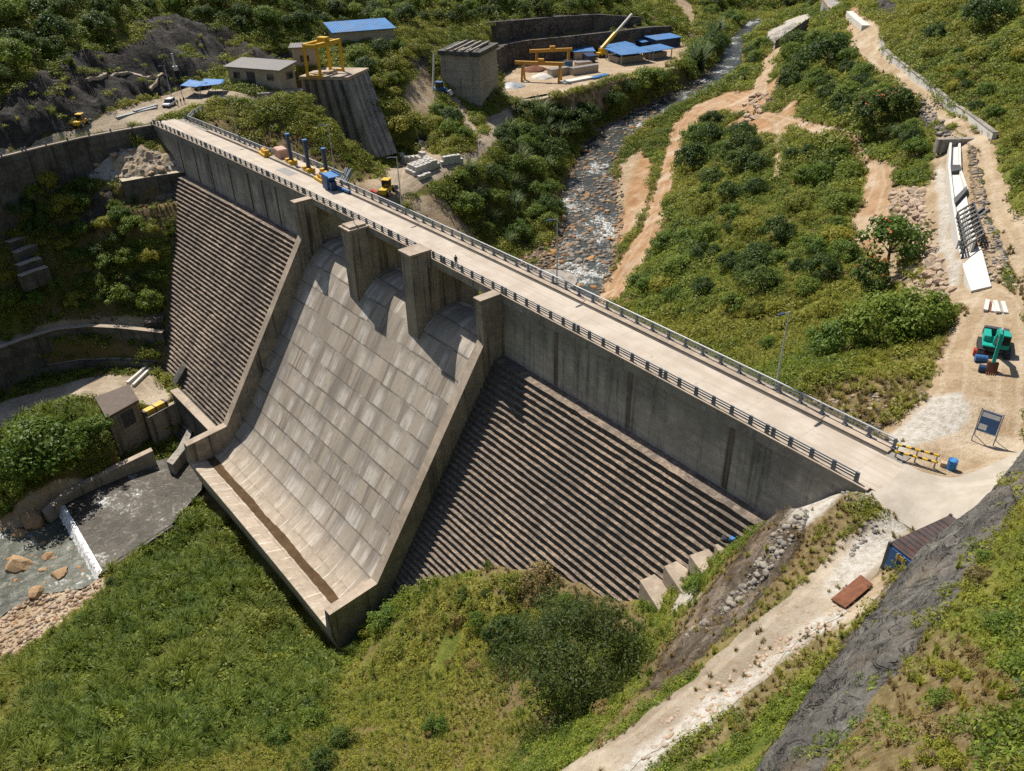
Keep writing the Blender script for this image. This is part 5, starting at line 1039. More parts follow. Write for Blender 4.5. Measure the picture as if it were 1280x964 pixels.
m = MB(); [m.tube(a, b, .02, .02, 6) for a, b in (((-.52, 0, .34), (-.1, 0, .36)), ((-.1, 0, .36), (-.2, 0, .85)), ((-.52, 0, .34), (-.2, 0, .8)), ((-.2, 0, .78), (.35, 0, .8)), ((-.1, 0, .36), (.36, 0, .75)), ((.34, 0, .9), (.52, 0, .34)))]; put(m, 'frame', M_DKST, t)
m = MB(); m.box((-.2, 0, .88), (.26, .14, .06)); put(m, 'saddle', M_BLK, t); m = MB(); m.tube((.36, -.26, .98), (.36, .26, .98), .018, .018, 6); put(m, 'handlebar', M_DKST, t)
for i, (q, lb, c) in enumerate((((223, 133), 'person in khaki standing closest to the white car', M_CLOTH2), ((227, 131.5), 'person in dark clothes behind the one in khaki', M_CLOTH1), ((231, 130), 'person in dark clothes farthest from the white car', M_CLOTH1), ((206, 153), 'person leaning at the left end of the crest rail', M_CLOTH1))): person(lb, G(*q, .05) if i < 3 else Vector(W(-112.6, 1.1, .02)), i*1.7, c, .1)
# hoist equipment on the crest
for i, (q, h_) in enumerate(((364.7, 205), (386.5, 215), (408.5, 218)).__iter__() and (((364.7, 205), 6.9), ((386.5, 215), 7.2), ((408.5, 218), 5.8))):
    p = V3(pz(*q, .02)); t = thing('hoist_column', ('leftmost', 'middle', 'rightmost')[i]+' of the three blue hoist columns on yellow bases', 'hoist', p, rad(-5)); m = MB(); m.bbox(-.35, .35, -.35, .35, .6, h_*.95); put(m, 'column', M_NAVY, t); m = MB(); m.bbox(-2.0, 2.0, -.8, .8, .0, .62); m.bbox(-1.7, -.7, -.9, .9, .62, 1.1); m.bbox(.7, 1.7, -.9, .9, .62, 1.1); put(m, 'base', M_YEL, t, .05); m = MB(); m.bbox(-.5, .5, -.5, .5, h_*.95, h_); put(m, 'head', M_BLUE, t)
for q, lb in (((331, 194), 'yellow machine alone at the corner of the widened platform'), ((402, 226), 'yellow machine beside the blue box on the crest road')):
    p = V3(pz(*q, .02)); t = thing('winch', lb, 'winch', p, rad(-4)); m = MB(); m.bbox(-2.1, 2.1, -.9, .9, 0, .7); put(m, 'frame', M_YEL, t, .05); m = MB(); m.tube((-.8, 0, 1.1), (1.0, 0, 1.1), .6, .6, 12); put(m, 'drum', M_ORG, t); m = MB(); m.bbox(1.1, 1.9, -.6, .6, .705, 1.5); put(m, 'motor', M_YEL, t)
p = V3(pz(352.5, 197, .02)); m = MB(); m.bbox(-1.9, 1.9, -1.2, 1.2, .15, 2.3); o = single(m, 'wrapped_pallet', M_PINK, 'pinkish wrapped pallet on the platform by the blue columns', 'pallet', bev=.25, origin=(0, 0, 0)); o.location = p; o.rotation_euler.z = rad(-4)
p = V3(pz(412, 235, .02)); t = thing('blue_cabinet', 'blue machine cabinet with a flat top frame on the crest road', 'machine', p, rad(-3)); t.scale = (.82,)*3; m = MB(); m.bbox(-1.5, 1.5, -1.2, 1.2, 0, 3.4); put(m, 'body', M_BLUE, t, .05); m = MB(); m.bbox(-1.9, 3.2, -1.5, 1.9, 3.42, 3.6); m.bbox(-1.9, 3.2, -1.5, -1.35, 3.61, 4.0); m.bbox(-1.9, 3.2, 1.75, 1.9, 3.61, 4.0); put(m, 'top_frame', M_TARP, t); m = MB(); m.bbox(1.51, 3.0, -.8, .8, .1, 2.2); put(m, 'side_box', M_NAVY, t); m = MB(); m.bbox(-1.0, .9, -1.23, -1.19, .3, 2.8); put(m, 'door', M_NAVY, t)
p = V3(pz(434, 227, .1)); m = MB(); [m.bar((i*.5-1.2, -1, .1), (i*.5-1.1+.3*math.sin(i*2), .8, 2.6+.5*math.sin(i*3.3)), .35) for i in range(6)]; o = single(m, 'scrap_bundle', M_STEEL, 'grey bundle of upright parts right of the blue cabinet', 'scrap', origin=(0, 0, 0)); o.location = p
m = MB(); a, b = V3(pz(420, 233, .6)), V3(pz(437, 240, .5)); m.tube(a, b, .35, .35, 10); single(m, 'pipe', M_BLUE, 'blue pipe lying right of the blue cabinet', 'pipe')
# lamp posts
for x, lb in ((74.9, 'street lamp nearest the right end of the crest road'), (34.2, 'street lamp beside the round intake tower'), (-10.1, 'street lamp above the middle of the spillway'), (-40.5, 'street lamp beside the rightmost blue hoist column'), (-82.5, 'street lamp on the crest road left of the widened platform')):
    n = 8.45 if x != -40.5 else 11.2; (tx, ty), (nx, ny) = arcdir(x); t = thing('street_lamp', lb, 'street lamp', W(x, n, .05), math.atan2(-ny+.35*tx, -nx+.35*ty)); m = MB(); m.tube((0, 0, 0), (0, 0, 10.9), .13, .075, 8); put(m, 'pole', M_RAILP, t); m = MB(); m.tube((0, 0, 10.85), (1.3, 0, 11.1), .06, .05, 6); put(m, 'arm', M_RAILP, t); m = MB(); m.hexa([(1.1, -.2, 10.98), (2.3, -.16, 11.08), (2.3, .16, 11.08), (1.1, .2, 10.98), (1.1, -.2, 11.16), (2.3, -.1, 11.2), (2.3, .1, 11.2), (1.1, .2, 11.16)]); put(m, 'lamp_head', M_NAVY, t); m = MB(); m.bbox(-.25, .25, -.25, .25, 0, .35); put(m, 'foot', M_CONC, t)
p = G(216, 128); t = thing('street_lamp', 'street lamp standing beside the white car', 'street lamp', p, -1.0); m = MB(); m.tube((0, 0, 0), (0, 0, 10.5), .13, .075, 8); put(m, 'pole', M_RAILP, t); m = MB(); m.tube((0, 0, 10.4), (1.5, 0, 10.6), .06, .05, 6); m.box((1.9, 0, 10.62), (1.0, .3, .14)); put(m, 'lamp_head', M_NAVY, t)
# round intake tower behind the crest
cx, cn = 26.0, 14.6; t = thing('intake_tower', 'round-ended dark concrete tower just behind the crest rail above the river', 'tower', W(cx, cn, -47)); I = Matrix.Translation(Vector(W(cx, cn, -47)))
poly = [W(cx-4.2, 8.6, 0)[:2], W(cx+4.2, 8.6, 0)[:2]]+[W(cx+4.2*math.cos(a), cn+4.2*math.sin(a), 0)[:2] for a in np.linspace(0, math.pi, 15)]
m = MB(); m.prism(poly, -48, -4.6); m.build('shaft', M_OLD, t, local=I); m = MB(); m.prism([(W(cx, cn, 0)[0]+(x-W(cx, cn, 0)[0])*1.06, y+.1*(y > W(cx, cn, 0)[1])) for x, y in poly], -4.6, -3.7); m.build('top_slab', M_CONC, t, local=I)
# ---------------- right bank
def wall_px(name, label, pts, w, h, mat, cat, dz=0.0, cap=None):
    P = [G(*q) for q in pts]; Q = []
    for a, b in zip(P[:-1], P[1:]):
        n = max(1, int((b-a).length/2.0))
        for i in range(n): c = a.lerp(b, i/n); Q.append((c.x, c.y, gz(c.x, c.y)+h+dz))
    c = P[-1]; Q.append((c.x, c.y, gz(c.x, c.y)+h+dz)); o0 = P[0]; zz = np.array([q[2] for q in Q]); kk = min(9, len(zz)//2*2-1); zz = np.convolve(np.pad(zz, kk//2, mode='edge'), np.ones(kk)/kk, 'valid'); Q = [(q[0], q[1], float(z_)) for q, z_ in zip(Q, zz)]; t = thing(name, label, cat, o0); I = Matrix.Translation(o0); m = MB(); m.path(Q, w, h+1.2); m.build('wall', mat, t, local=I)
    if cap: m = MB(); m.path([(a, b, c_+.15) for a, b, c_ in Q], w*1.25, .148); m.build('coping', cap, t, local=I)
    return t
wall_px('parapet_wall', 'long curved white parapet along the hill side of the dirt road', [(1100, 52), (1102, 64), (1112, 75), (1135, 92), (1160, 111), (1190, 138), (1218, 158), (1242, 174)], .9, 1.6, M_WHITE, 'wall', cap=M_CONC)
wall_px('parapet_wall', 'short thick white wall at the top bend of the dirt road', [(1062, 18), (1070, 26), (1082, 36)], 3.0, 1.3, M_WHITE, 'wall')
p, q = G(1024, 20), G(1056, 20); u = q-p; t = thing('culvert_box', 'dark open concrete box with a pale rim at the top of the valley', 'box', p, math.atan2(u.y, u.x)); L = u.length
m = MB(); m.bbox(0, L, 0, 12, -4, 8.5); put(m, 'body', M_INT, t); m = MB(); m.bbox(-.3, L+.3, -.3, .8, 8.51, 9.4); m.bbox(-.3, L+.3, 11.5, 12.4, 8.51, 9.4); put(m, 'rim', M_CAP, t); m = MB(); m.bbox(L*.15, L*.85, -.06, .05, 0, 6.5); put(m, 'opening', M_DKST, t)
p, q = G(968, 62), G(1008, 40); m = MB(); u = (q-p).normalized(); v = Vector((-u.y, u.x, 0)); m.hexa([p-Vector((0, 0, 3)), q-Vector((0, 0, 3)), q+v*2-Vector((0, 0, 3)), p+v*2-Vector((0, 0, 3)), p+Vector((0, 0, 4)), q+Vector((0, 0, 6)), q+v*2+Vector((0, 0, 6)), p+v*2+Vector((0, 0, 4))]); single(m, 'retaining_wall', M_OLD, 'dark retaining wall below the pale flat at the river head', 'wall')
# the canal
t = thing('canal', 'unfinished white concrete canal with formwork running down beside the dirt road', 'canal', G(1196, 250)); I = Matrix.Translation(G(1196, 250))
LE = [(1187, 182), (1185, 215), (1190, 260), (1197, 310), (1205, 340), (1213, 367)]; RE = [(1198, 182), (1199, 215), (1204, 252), (1213, 300), (1223, 332), (1236, 367)]; zc = [2.6, 2.0, 1.4, .9, .6, .55]
Lw = [V3(pz(*q, z)) for q, z in zip(LE, zc)]; Rw = [V3(pz(*q, z)) for q, z in zip(RE, zc)]
for a, b in zip(Lw, Rw):
    for c in (a, b): c.z = max(c.z, gz(c.x, c.y)+.4)
for i in range(len(Lw)-1):
    m = MB(); z = Vector((0, 0, 2.5)); m.hexa([Lw[i]-z, Rw[i]-z, Rw[i+1]-z, Lw[i+1]-z, Lw[i], Rw[i], Rw[i+1], Lw[i+1]]); m.build('floor_slab', M_WHITE, t, local=I)
for S_, i0, i1, h in ((Lw, 0, 3, 1.0), (Rw, 0, 2, .7)):
    m = MB(); m.path([(p.x, p.y, p.z+h) for p in S_[i0:i1+1]], .45, h+1); m.build('side_wall', M_WHITE, t, local=I)
m = MB(); a, b = Lw[0], Rw[0]; d = (b-a).normalized(); m.path([(a-d*3).to_tuple()[:2]+(a.z+1.5,), (b+d*3).to_tuple()[:2]+(b.z+1.5,)], 1.6, 3); m.build('headwall', M_CONC, t, local=I)
for f0, f1 in ((.9, 1.12), (1.9, 2.05)):
    def at_(S_, f): i = int(f); return S_[i].lerp(S_[i+1], f-i)
    m = MB(); P = [at_(Lw, f0), at_(Rw, f0), at_(Rw, f1), at_(Lw, f1)]; m.hexa([p+Vector((0, 0, .01)) for p in P]+[p+Vector((0, 0, .9)) for p in P]); m.build('formwork_box', M_DKST, t, local=I)
c0 = [at_(Lw, 2.45), at_(Rw, 2.6), at_(Rw, 3.75), at_(Lw, 3.55)]
m = MB()
for i in range(9):
    a, b = c0[0].lerp(c0[3], i/8), c0[1].lerp(c0[2], i/8)
    for q in (a, b): m.bar(q, q+Vector((0, 0, 2.2)), .22)
    m.bar(a+Vector((0, 0, 2.2)), b+Vector((0, 0, 2.2)), .25)
for q0_, q1_ in ((c0[0], c0[3]), (c0[1], c0[2])):
    for z in (.7, 1.45, 2.2): m.bar(q0_+Vector((0, 0, z)), q1_+Vector((0, 0, z)), .22)
m.build('formwork_cage', M_DKST, t, local=I)
m = MB(); P = [c0[0].lerp(c0[1], .45), c0[0].lerp(c0[1], .62), c0[3].lerp(c0[2], .62), c0[3].lerp(c0[2], .45)]; m.hexa([p+Vector((0, 0, .01)) for p in P]+[p+Vector((0, 0, 1.9)) for p in P]); m.build('centre_wall', M_WHITE, t, local=I)
m = MB(); a, b = V3(pz(1206, 278, 1.2)), V3(pz(1230, 260, 3.6)); m.bar(a, b, .5); m.bar(a+Vector((.9, 0, 0)), b+Vector((.9, 0, 0)), .4); single(m, 'prop_beam', M_DKST, 'dark slanting prop beams between canal and road', 'beams')
# boulders
def stone_mesh(seed, flat=.7):
    bm = bmesh.new(); bmesh.ops.create_icosphere(bm, subdivisions=2, radius=1); r = random.Random(seed); off = Vector((r.uniform(0, 50), r.uniform(0, 50), r.uniform(0, 50))); pl = [(Vector((r.gauss(0, 1), r.gauss(0, 1), r.gauss(0, 1))).normalized(), r.uniform(.5, .85)) for _ in range(9)]
    for v in bm.verts:
        c = v.co.copy()
        for n, d in pl:
            e = c.dot(n)-d
            if e > 0: c -= n*e
        c *= 1+.12*mnoise.noise(c*1.7+off); v.co = Vector((c.x*1.15, c.y*.9, c.z*flat))
    me = bpy.data.meshes.new('boulder'); bm.to_mesh(me); bm.free(); return me
def stone_mat(name, a, b, c):
    m, nt, bs = newmat(name, .95, .15); k = NT(nt); o = k.objrand(); col = k.ramp(o, [(0, a), (.5, b), (1, c)]); col = k.mix(k.math('MULTIPLY', k.ss(k.noise(1.6, 6, .7), .45, .7), .55), col, tuple(x*.5 for x in a)); k.put(bs.inputs['Base Color'], col); k.put(bs.inputs['Normal'], k.bump(k.noise(3, 5, .7), .6, .2)); return m
M_STONE = stone_mat('tan_stone', (.36, .26, .18), (.46, .36, .27), (.30, .24, .19)); M_RSTONE = stone_mat('river_stone', (.42, .22, .09), (.30, .19, .105), (.40, .28, .17)); M_GSTONE = stone_mat('grey_stone', (.2, .18, .16), (.3, .27, .23), (.14, .13, .12))
def stone_mat2(name, a, b, c):
    m, nt, bs = newmat(name, .95, .15); k = NT(nt); col = k.ramp(k.sep(k.vor(.8, None, 'F1', 'Color'))[0], [(0, a), (.5, b), (1, c)]); col = k.mix(k.math('MULTIPLY', k.ss(k.noise(2.2, 5, .7), .45, .7), .5), col, tuple(x*.5 for x in a)); k.put(bs.inputs['Base Color'], col); return m
M_STONE2 = stone_mat2('tan_rubble_stone', (.36, .26, .18), (.46, .36, .27), (.30, .24, .19)); M_RSTONE2 = stone_mat2('river_cobble_stone', (.30, .17, .09), (.2, .145, .10), (.32, .25, .18)); M_GSTONE2 = stone_mat2('grey_rubble_stone', (.2, .18, .16), (.3, .27, .23), (.14, .13, .12))
SM = {'t': [], 'r': [], 'g': []}
for key, mt in (('t', M_STONE), ('r', M_RSTONE), ('g', M_GSTONE)):
    for s in range(5): me = stone_mesh(s*7+ord(key)); me.materials.append(mt); SM[key].append(me)
def boulder(p, r, key, label, group=None):
    o = bpy.data.objects.new('boulder', SM[key][int(RNG.integers(5))]); COL.objects.link(o); o.location = (p[0], p[1], p[2]+r*.12); o.rotation_euler = (RNG.uniform(-.35, .35), RNG.uniform(-.35, .35), RNG.uniform(0, 6.3)); o.scale = (r*RNG.uniform(.85, 1.2), r*RNG.uniform(.8, 1.1), r*RNG.uniform(.7, 1.1)); return tag(o, label, 'boulder', group)
def inpoly(poly, q):
    P = np.array(poly, float); ins = False
    for (x0, y0), (x1, y1) in zip(P, np.roll(P, -1, 0)):
        if (y0 > q[1]) != (y1 > q[1]) and q[0] < (x1-x0)*(q[1]-y0)/(y1-y0)+x0: ins = not ins
    return ins
STUFF_STONES = {}
def stones_in(poly, n, r0, r1, key, label, group, seed, zlev=None, gap=.8, power=1.0, stuff=False, wz=None, clump=False):
    rg = np.random.default_rng(seed); P = np.array(poly, float); lo, hi = P.min(0), P.max(0); Q = []
    while len(Q) < n*5:
        q = lo+(hi-lo)*rg.uniform(0, 1, 2)
        if inpoly(poly, q): Q.append(q)
    H = hit_many(Q) if zlev is None else np.array([pz(*q, zlev) for q in Q]); done = []; H = H[~np.isnan(H[:, 0])]
    for h3 in H:
        if len(done) >= n: break
        if clump and sdf(Z['river'][:1], h3[:1], h3[1:2])[0] > 1.5 and fbm(h3[:1], h3[1:2], 9, 3, 12)[0] < .52: continue
        r = r0+(r1-r0)*rg.uniform(0, 1)**power
        if gap and any((h3[0]-a)**2+(h3[1]-b)**2 < ((r+c)*gap)**2 for a, b, c in done): continue
        done.append((h3[0], h3[1], r)); z = gz(h3[0], h3[1])
        if zlev is not None: z = max(z, zlev-r*.3)
        if wz is not None: z = max(z, float(wz(h3[:1], h3[1:2])[0])-r*.25)
        kk = key[int(rg.integers(len(key)))]
        if stuff: STUFF_STONES.setdefault(kk, []).append((h3[0], h3[1], z+r*.1, r, rg.uniform(0, 6.3)))
        else: boulder((h3[0], h3[1], z), r, kk, label, group)
UPRIV = [(625, 338), (690, 300), (703, 240), (722, 200), (760, 160), (820, 125), (870, 102), (882, 112), (830, 147), (788, 178), (774, 200), (782, 262), (775, 320), (750, 372), (690, 350)]
stones_in([(1112, 243), (1152, 233), (1164, 300), (1190, 368), (1170, 376), (1150, 354), (1124, 322), (1114, 280)], 140, .75, 1.35, 't', 'tan stone in the riprap slope left of the white canal', 'riprap stones', 1, gap=.52)
stones_in([(908, 147), (940, 118), (968, 116), (955, 142), (935, 160)], 26, .9, 2.0, 't', 'tan stone in the heap by the orange track crossing', 'stones at the track crossing', 2, gap=.6)
stones_in([(1150, 118), (1185, 160), (1195, 172), (1172, 168), (1150, 140)], 14, .7, 1.4, 'g', 'grey stone in the rubble above the canal head', 'rubble at the canal head', 3, gap=.7)
BIG = [(22, 708, 3.3, 'largest orange boulder in the lower left stream'), (44, 652, 3.4, 'broad orange rock ledge at the end of the guide wall'), (75, 718, 2.0, 'orange boulder below the foam of the weir'), (24, 668, 2.0, 'orange boulder at the left edge above the stream'), (60, 696, 1.5, 'tan boulder between the weir foam and the largest boulder'), (46, 742, 1.8, 'grey tan boulder at the lower edge of the stream')]
for x, y, r, lb in BIG: p = pz(x, y, -58.2); boulder(p, r, 'r', lb)
stones_in([(0, 690), (70, 655), (95, 690), (110, 725), (60, 745), (0, 770)], 22, .45, 1.2, 'r', 'orange brown stone in the stream below the weir', 'stones below the weir', 4, -58.1, .8, 2)
stones_in(UPRIV, 85, 1.0, 2.2, 'rrg', 'orange brown boulder in the upstream river bed', 'boulders of the upstream river', 6, None, .75, 2, wz=river_z)
stones_in(UPRIV, 750, .3, 1.0, 'rrg', '', '', 61, None, 0, 1.8, True, river_z, True); stones_in([(700, 345), (700, 290), (722, 200), (770, 150), (870, 102), (905, 75), (925, 48), (935, 50), (915, 95), (830, 140), (770, 190), (770, 330)], 500, .4, 1.3, 'rgg', '', '', 62, None, 0, 1.6, True, river_z)
stones_in([(-20, 835), (0, 762), (60, 745), (128, 718), (128, 750), (60, 795), (10, 830)], 700, .15, .6, 'tr', '', '', 63, None, 0, 2, True); stones_in([(0, 690), (60, 655), (110, 725), (60, 745), (0, 770)], 90, .2, .6, 'rg', '', '', 64, -58.1, 0, 2, True)
stones_in([(985, 510), (1150, 475), (1165, 500), (1105, 540), (1090, 562)], 220, .1, .42, 'tg', '', '', 65, None, 0, 2, True); stones_in([(1060, 700), (1100, 660), (1050, 615), (1090, 618)], 90, .1, .35, 'g', '', '', 66, None, 0, 2, True); stones_in([(830, 900), (1060, 740), (1075, 760), (900, 895), (790, 960)], 260, .08, .3, 't', '', '', 67, None, 0, 2, True)
stones_in([(1215, 180), (1225, 190), (1235, 255), (1264, 335), (1274, 365), (1235, 350), (1218, 262)], 260, .15, .6, 'gt', '', '', 68, None, 0, 2, True); stones_in([(1112, 238), (1160, 233), (1190, 370), (1165, 382), (1118, 322)], 260, .2, .5, 't', '', '', 69, None, 0, 1.5, True); stones_in([(850, 800), (930, 730), (985, 640), (1010, 650), (960, 720), (880, 790)], 160, .12, .5, 'g', '', '', 70, None, 0, 2, True)
stones_in([(1150, 118), (1185, 160), (1195, 172), (1172, 168), (1150, 140)], 150, .2, .6, 'g', '', '', 71, None, 0, 1.5, True); stones_in([(115, 570), (160, 480), (210, 500), (120, 500)], 60, .1, .3, 'tg', '', '', 72, None, 0, 2, True)
for kk, L in STUFF_STONES.items():
    bmt = bmesh.new(); bmesh.ops.create_icosphere(bmt, subdivisions=1, radius=1); bv = np.array([v.co[:] for v in bmt.verts]); bf = np.array([[v.index for v in f.verts] for f in bmt.faces]); bmt.free(); rg = np.random.default_rng(3); Vv = []; Ff = []
    for i, (x, y, z, r, a) in enumerate(L):
        v = bv*(1+rg.uniform(-.22, .22, (len(bv), 1)))*np.array([1.15, .9, .65])*r; c_, s_ = math.cos(a), math.sin(a); Vv.append(np.stack([v[:, 0]*c_-v[:, 1]*s_+x, v[:, 0]*s_+v[:, 1]*c_+y, v[:, 2]+z], 1)); Ff.append(bf+i*len(bv))
    o = grid_mesh({'t': 'tan_rubble', 'r': 'river_cobbles', 'g': 'grey_rubble'}[kk], np.concatenate(Vv), np.concatenate(Ff), {'t': M_STONE2, 'r': M_RSTONE2, 'g': M_GSTONE2}[kk], False); o['kind'] = 'stuff'
# excavator
t = thing('excavator', 'teal crawler excavator with its boom lowered in the yard', 'excavator', G(1240, 440), yawpx((1238, 412), (1238, 462))); t.scale = (1.1,)*3
for s in (-1, 1):
    tr = MB(); pr = [(-1.9, .45), (-1.6, .08), (1.6, .08), (1.9, .45), (1.6, .86), (-1.6, .86)]; y0, y1 = s*1.35-.32, s*1.35+.32; tr.add([(x, y0, z) for x, z in pr]+[(x, y1, z) for x, z in pr], [tuple(range(6))[::-1], tuple(range(6, 12))]+[(i, (i+1) % 6, 6+(i+1) % 6, 6+i) for i in range(6)]); o = put(tr, 'track', M_BLK, t); pads = MB()
    for i in range(14): pads.box((-1.55+3.1*i/13, s*1.35, .9), (.13, .7, .06))
    put(pads, 'track_pads', M_DKST, o)
m = MB(); m.bbox(-1.0, 1.0, -1.0, 1.0, .5, .9); m.tube((0, 0, .9), (0, 0, 1.1), .8, .8, 16); put(m, 'undercarriage', M_DKST, t)
m = MB(); m.bbox(-2.3, 1.3, -1.35, 1.35, 1.1, 1.35); m.bbox(-1.7, .3, -1.3, -.55, 1.355, 2.1); m.bbox(-1.7, .1, .0, 1.3, 1.355, 2.25); put(m, 'upper_body', M_TEAL, t, .06)
m = MB(); m.hexa([(-2.6, -1.35, 1.15), (-1.71, -1.35, 1.15), (-1.71, 1.35, 1.15), (-2.6, 1.35, 1.15), (-2.45, -1.3, 2.2), (-1.71, -1.3, 2.3), (-1.71, 1.3, 2.3), (-2.45, 1.3, 2.2)]); put(m, 'counterweight', M_DKST, t, .08)
m = MB(); m.hexa([(.12, .42, 1.36), (1.5, .42, 1.36), (1.5, 1.32, 1.36), (.12, 1.32, 1.36), (.12, .46, 2.85), (1.1, .46, 2.85), (1.1, 1.28, 2.85), (.12, 1.28, 2.85)]); cb = put(m, 'cab', M_TEAL, t, .04); m = MB(); m.hexa([(1.29, .5, 1.75), (1.42, .5, 1.75), (1.42, 1.24, 1.75), (1.29, 1.24, 1.75), (1.05, .5, 2.7), (1.2, .5, 2.7), (1.2, 1.24, 2.7), (1.05, 1.24, 2.7)]); m.bbox(.3, 1.1, .43-.04, .45, 1.8, 2.65); put(m, 'window', M_GLASS, cb)
m = MB(); m.bar((.5, -.1, 1.5), (2.2, -.15, 3.9), .42, .6); m.bar((2.1, -.15, 3.8), (4.1, -.2, 4.1), .4, .55); put(m, 'boom', M_TEAL, t); m = MB(); m.bar((4.0, -.2, 4.3), (4.9, -.22, 1.1), .34, .5); put(m, 'stick', M_TEAL, t)
m = MB(); m.tube((1.0, -.1, 1.5), (2.3, -.15, 3.3), .1, .1, 8); m.tube((2.6, -.15, 4.4), (4.0, -.2, 4.75), .1, .1, 8); put(m, 'cylinder', M_STEEL, t)
m = MB(); m.hexa([(4.4, -.75, .1), (5.5, -.75, .0), (5.5, .35, .0), (4.4, .35, .1), (4.55, -.75, 1.1), (5.0, -.75, 1.15), (5.0, .35, 1.15), (4.55, .35, 1.1)]); [m.box((5.6, -.65+.22*i, .03), (.3, .09, .08)) for i in range(5)]; put(m, 'bucket', M_RUST, t)
def drum(label, px, py, rz, mat, lying=True, ring=None, r=.36, L=1.05):
    p = G(px, py); t = thing('drum', label, 'drum', p, rz); t.scale = ((1.3 if lying else .95),)*3; m = MB(); a, b = ((0, -L/2, r), (0, L/2, r)) if lying else ((0, 0, 0), (0, 0, L)); m.tube(a, b, r, r, 16); put(m, 'body', mat, t)
    for f in (.02, .33, .67, .98): q = Vector(a).lerp(Vector(b), f); d = (Vector(b)-Vector(a)).normalized()*.03; m = MB(); m.tube(q-d, q+d, r*1.05, r*1.05, 16); put(m, 'hoop', mat if f not in (.33, .67) or ring is None else ring, t)
    if ring: q0_, q1_ = Vector(a).lerp(Vector(b), .36), Vector(a).lerp(Vector(b), .64); m = MB(); m.tube(q0_, q1_, r*1.015, r*1.015, 16); put(m, 'band', ring, t)
dz_ = yawpx((1216, 443), (1232, 443))+math.pi/2
drum('red drum with a white band lying by the excavator', 1223, 444, dz_, M_RED, True, M_WHITE); drum('teal blue drum lying between the red and the navy drum', 1225, 452, dz_+.15, M_BLUE); drum('navy drum lying farthest from the excavator', 1230, 465, dz_, M_NAVY)
for (a, b, lb, mt) in (((1236, 391), (1239, 377), 'white plank with an orange stripe lying above the excavator', M_RUST), ((1252, 393), (1248, 378), 'plain white plank right of the striped plank', None)):
    p, q = G(*a, .1), G(*b, .1); u = q-p; L = u.length; t = thing('formwork_plank', lb, 'plank', p, math.atan2(u.y, u.x)); m = MB(); m.bbox(0, L, -.75, -.2, 0, .3); put(m, 'board', M_WHITE, t); m = MB(); m.bbox(0, L, .2, .75, 0, .3); put(m, 'board', M_WHITE, t); m = MB(); m.bbox(.2, L-.2, -.19, .19, 0, .12); put(m, 'inlay', mt or M_CONC, t)
# notice board: blue panel on a leaning frame
p = G(1214, 551); t = thing('notice_board', 'blue notice panel on a tall steel frame at the edge of the yard', 'sign', p, yawpx((1214, 551), (1233, 556))); t.scale = (.72,)*3 
for x in (0, 3.0): m = MB(); m.bar((x, 0, -.3), (x, .0, 6.2), .14); m.bar((x, 1.7, -.3), (x, 0, 4.2), .1); put(m, 'leg', M_STEEL, t)
m = MB(); m.bbox(.15, 2.85, -.1, -.03, 2.3, 5.9); pn = put(m, 'panel', M_BLUE, t); m = MB(); m.bbox(.3, 2.7, -.13, -.105, 4.9, 5.7); m.bbox(.3, 1.4, -.13, -.105, 2.6, 3.6); put(m, 'pale_field', M_CAR, pn); m = MB(); m.bar((0, 0, 2.2), (3, 0, 2.2), .1); m.bar((0, 0, 6.0), (3, 0, 6.0), .1); put(m, 'crossbar', M_STEEL, t)
def stripes():
    m, nt, b = newmat('hazard_stripes', .5); k = NT(nt); g_ = k.n('ShaderNodeTexCoord').outputs['Object']; f = k.math('FRACT', k.math('MULTIPLY', k.sep(g_)[0], 1.1)); k.put(b.inputs['Base Color'], k.mix(k.math('GREATER_THAN', f, .6), (.65, .42, .02), (.03, .03, .03))); return m
p, q = V3(pz(1117, 569, .25)), V3(pz(1170, 585, .1)); u = q-p; L = u.length; t = thing('barrier', 'yellow and black striped barrier rails at the crest road end', 'barrier', p, math.atan2(u.y, u.x)); M_HAZ = stripes()
for z in (.55, 1.45): m = MB(); m.tube((0, 0, z), (L, 0, z), .13, .13, 8); put(m, 'rail', M_HAZ, t)
for x in (.2, L*.5, L-.2): m = MB(); m.bar((x, .12, -.6), (x, .12, 1.6), .16); put(m, 'post', M_STEEL, t)
drum('upright bright blue barrel at the edge of the concrete apron', 1188, 587, 0, M_BLUEROOF, False, None, .5, 1.35)
m = MB(); p = G(1181, 584); m.box((0, 0, .3), (1.0, .6, .6), .4); o = single(m, 'wooden_box', M_TIMBER, 'small wooden box left of the bright blue barrel', 'box', origin=(0, 0, 0)); o.location = p
# shipping container at the rock
a, b = V3(pz(1096, 722, -.5)), V3(pz(1107, 722, -.5)); p = V3(pz(1113, 694, 2.9)); q = V3(pz(1188, 659, 2.9)); u = q-p; u.z = 0; L = min(u.length, 14.5); rz = math.atan2(u.y, u.x); p.z = gz(p.x, p.y)-.1
p.x += 1.1; p.y -= .4; t = thing('shipping_container', 'blue shipping container with a rusty roof beside the grey rock', 'container', p, rz); m = MB(); m.bbox(0, L, -1.45, 1.45, .1, 3.0); put(m, 'body', M_BLUE, t)
m = MB(); [m.bbox(.4+i*.45, .6+i*.45, -1.53, 1.53, .25, 2.9) for i in range(int((L-.8)/.45))]; put(m, 'side_ribs', M_NAVY, t); m = MB(); m.bbox(-.03, L+.03, -1.48, 1.48, 3.003, 3.1); [m.bbox(.3+i*.6, .55+i*.6, -1.4, 1.4, 3.1, 3.16) for i in range(int(L/.6)-1)]; put(m, 'roof', paint('rusty_roof', (.075, .06, .06), .8, .3, .7, .9, .1, dirtcol=(.15, .06, .035)), t)
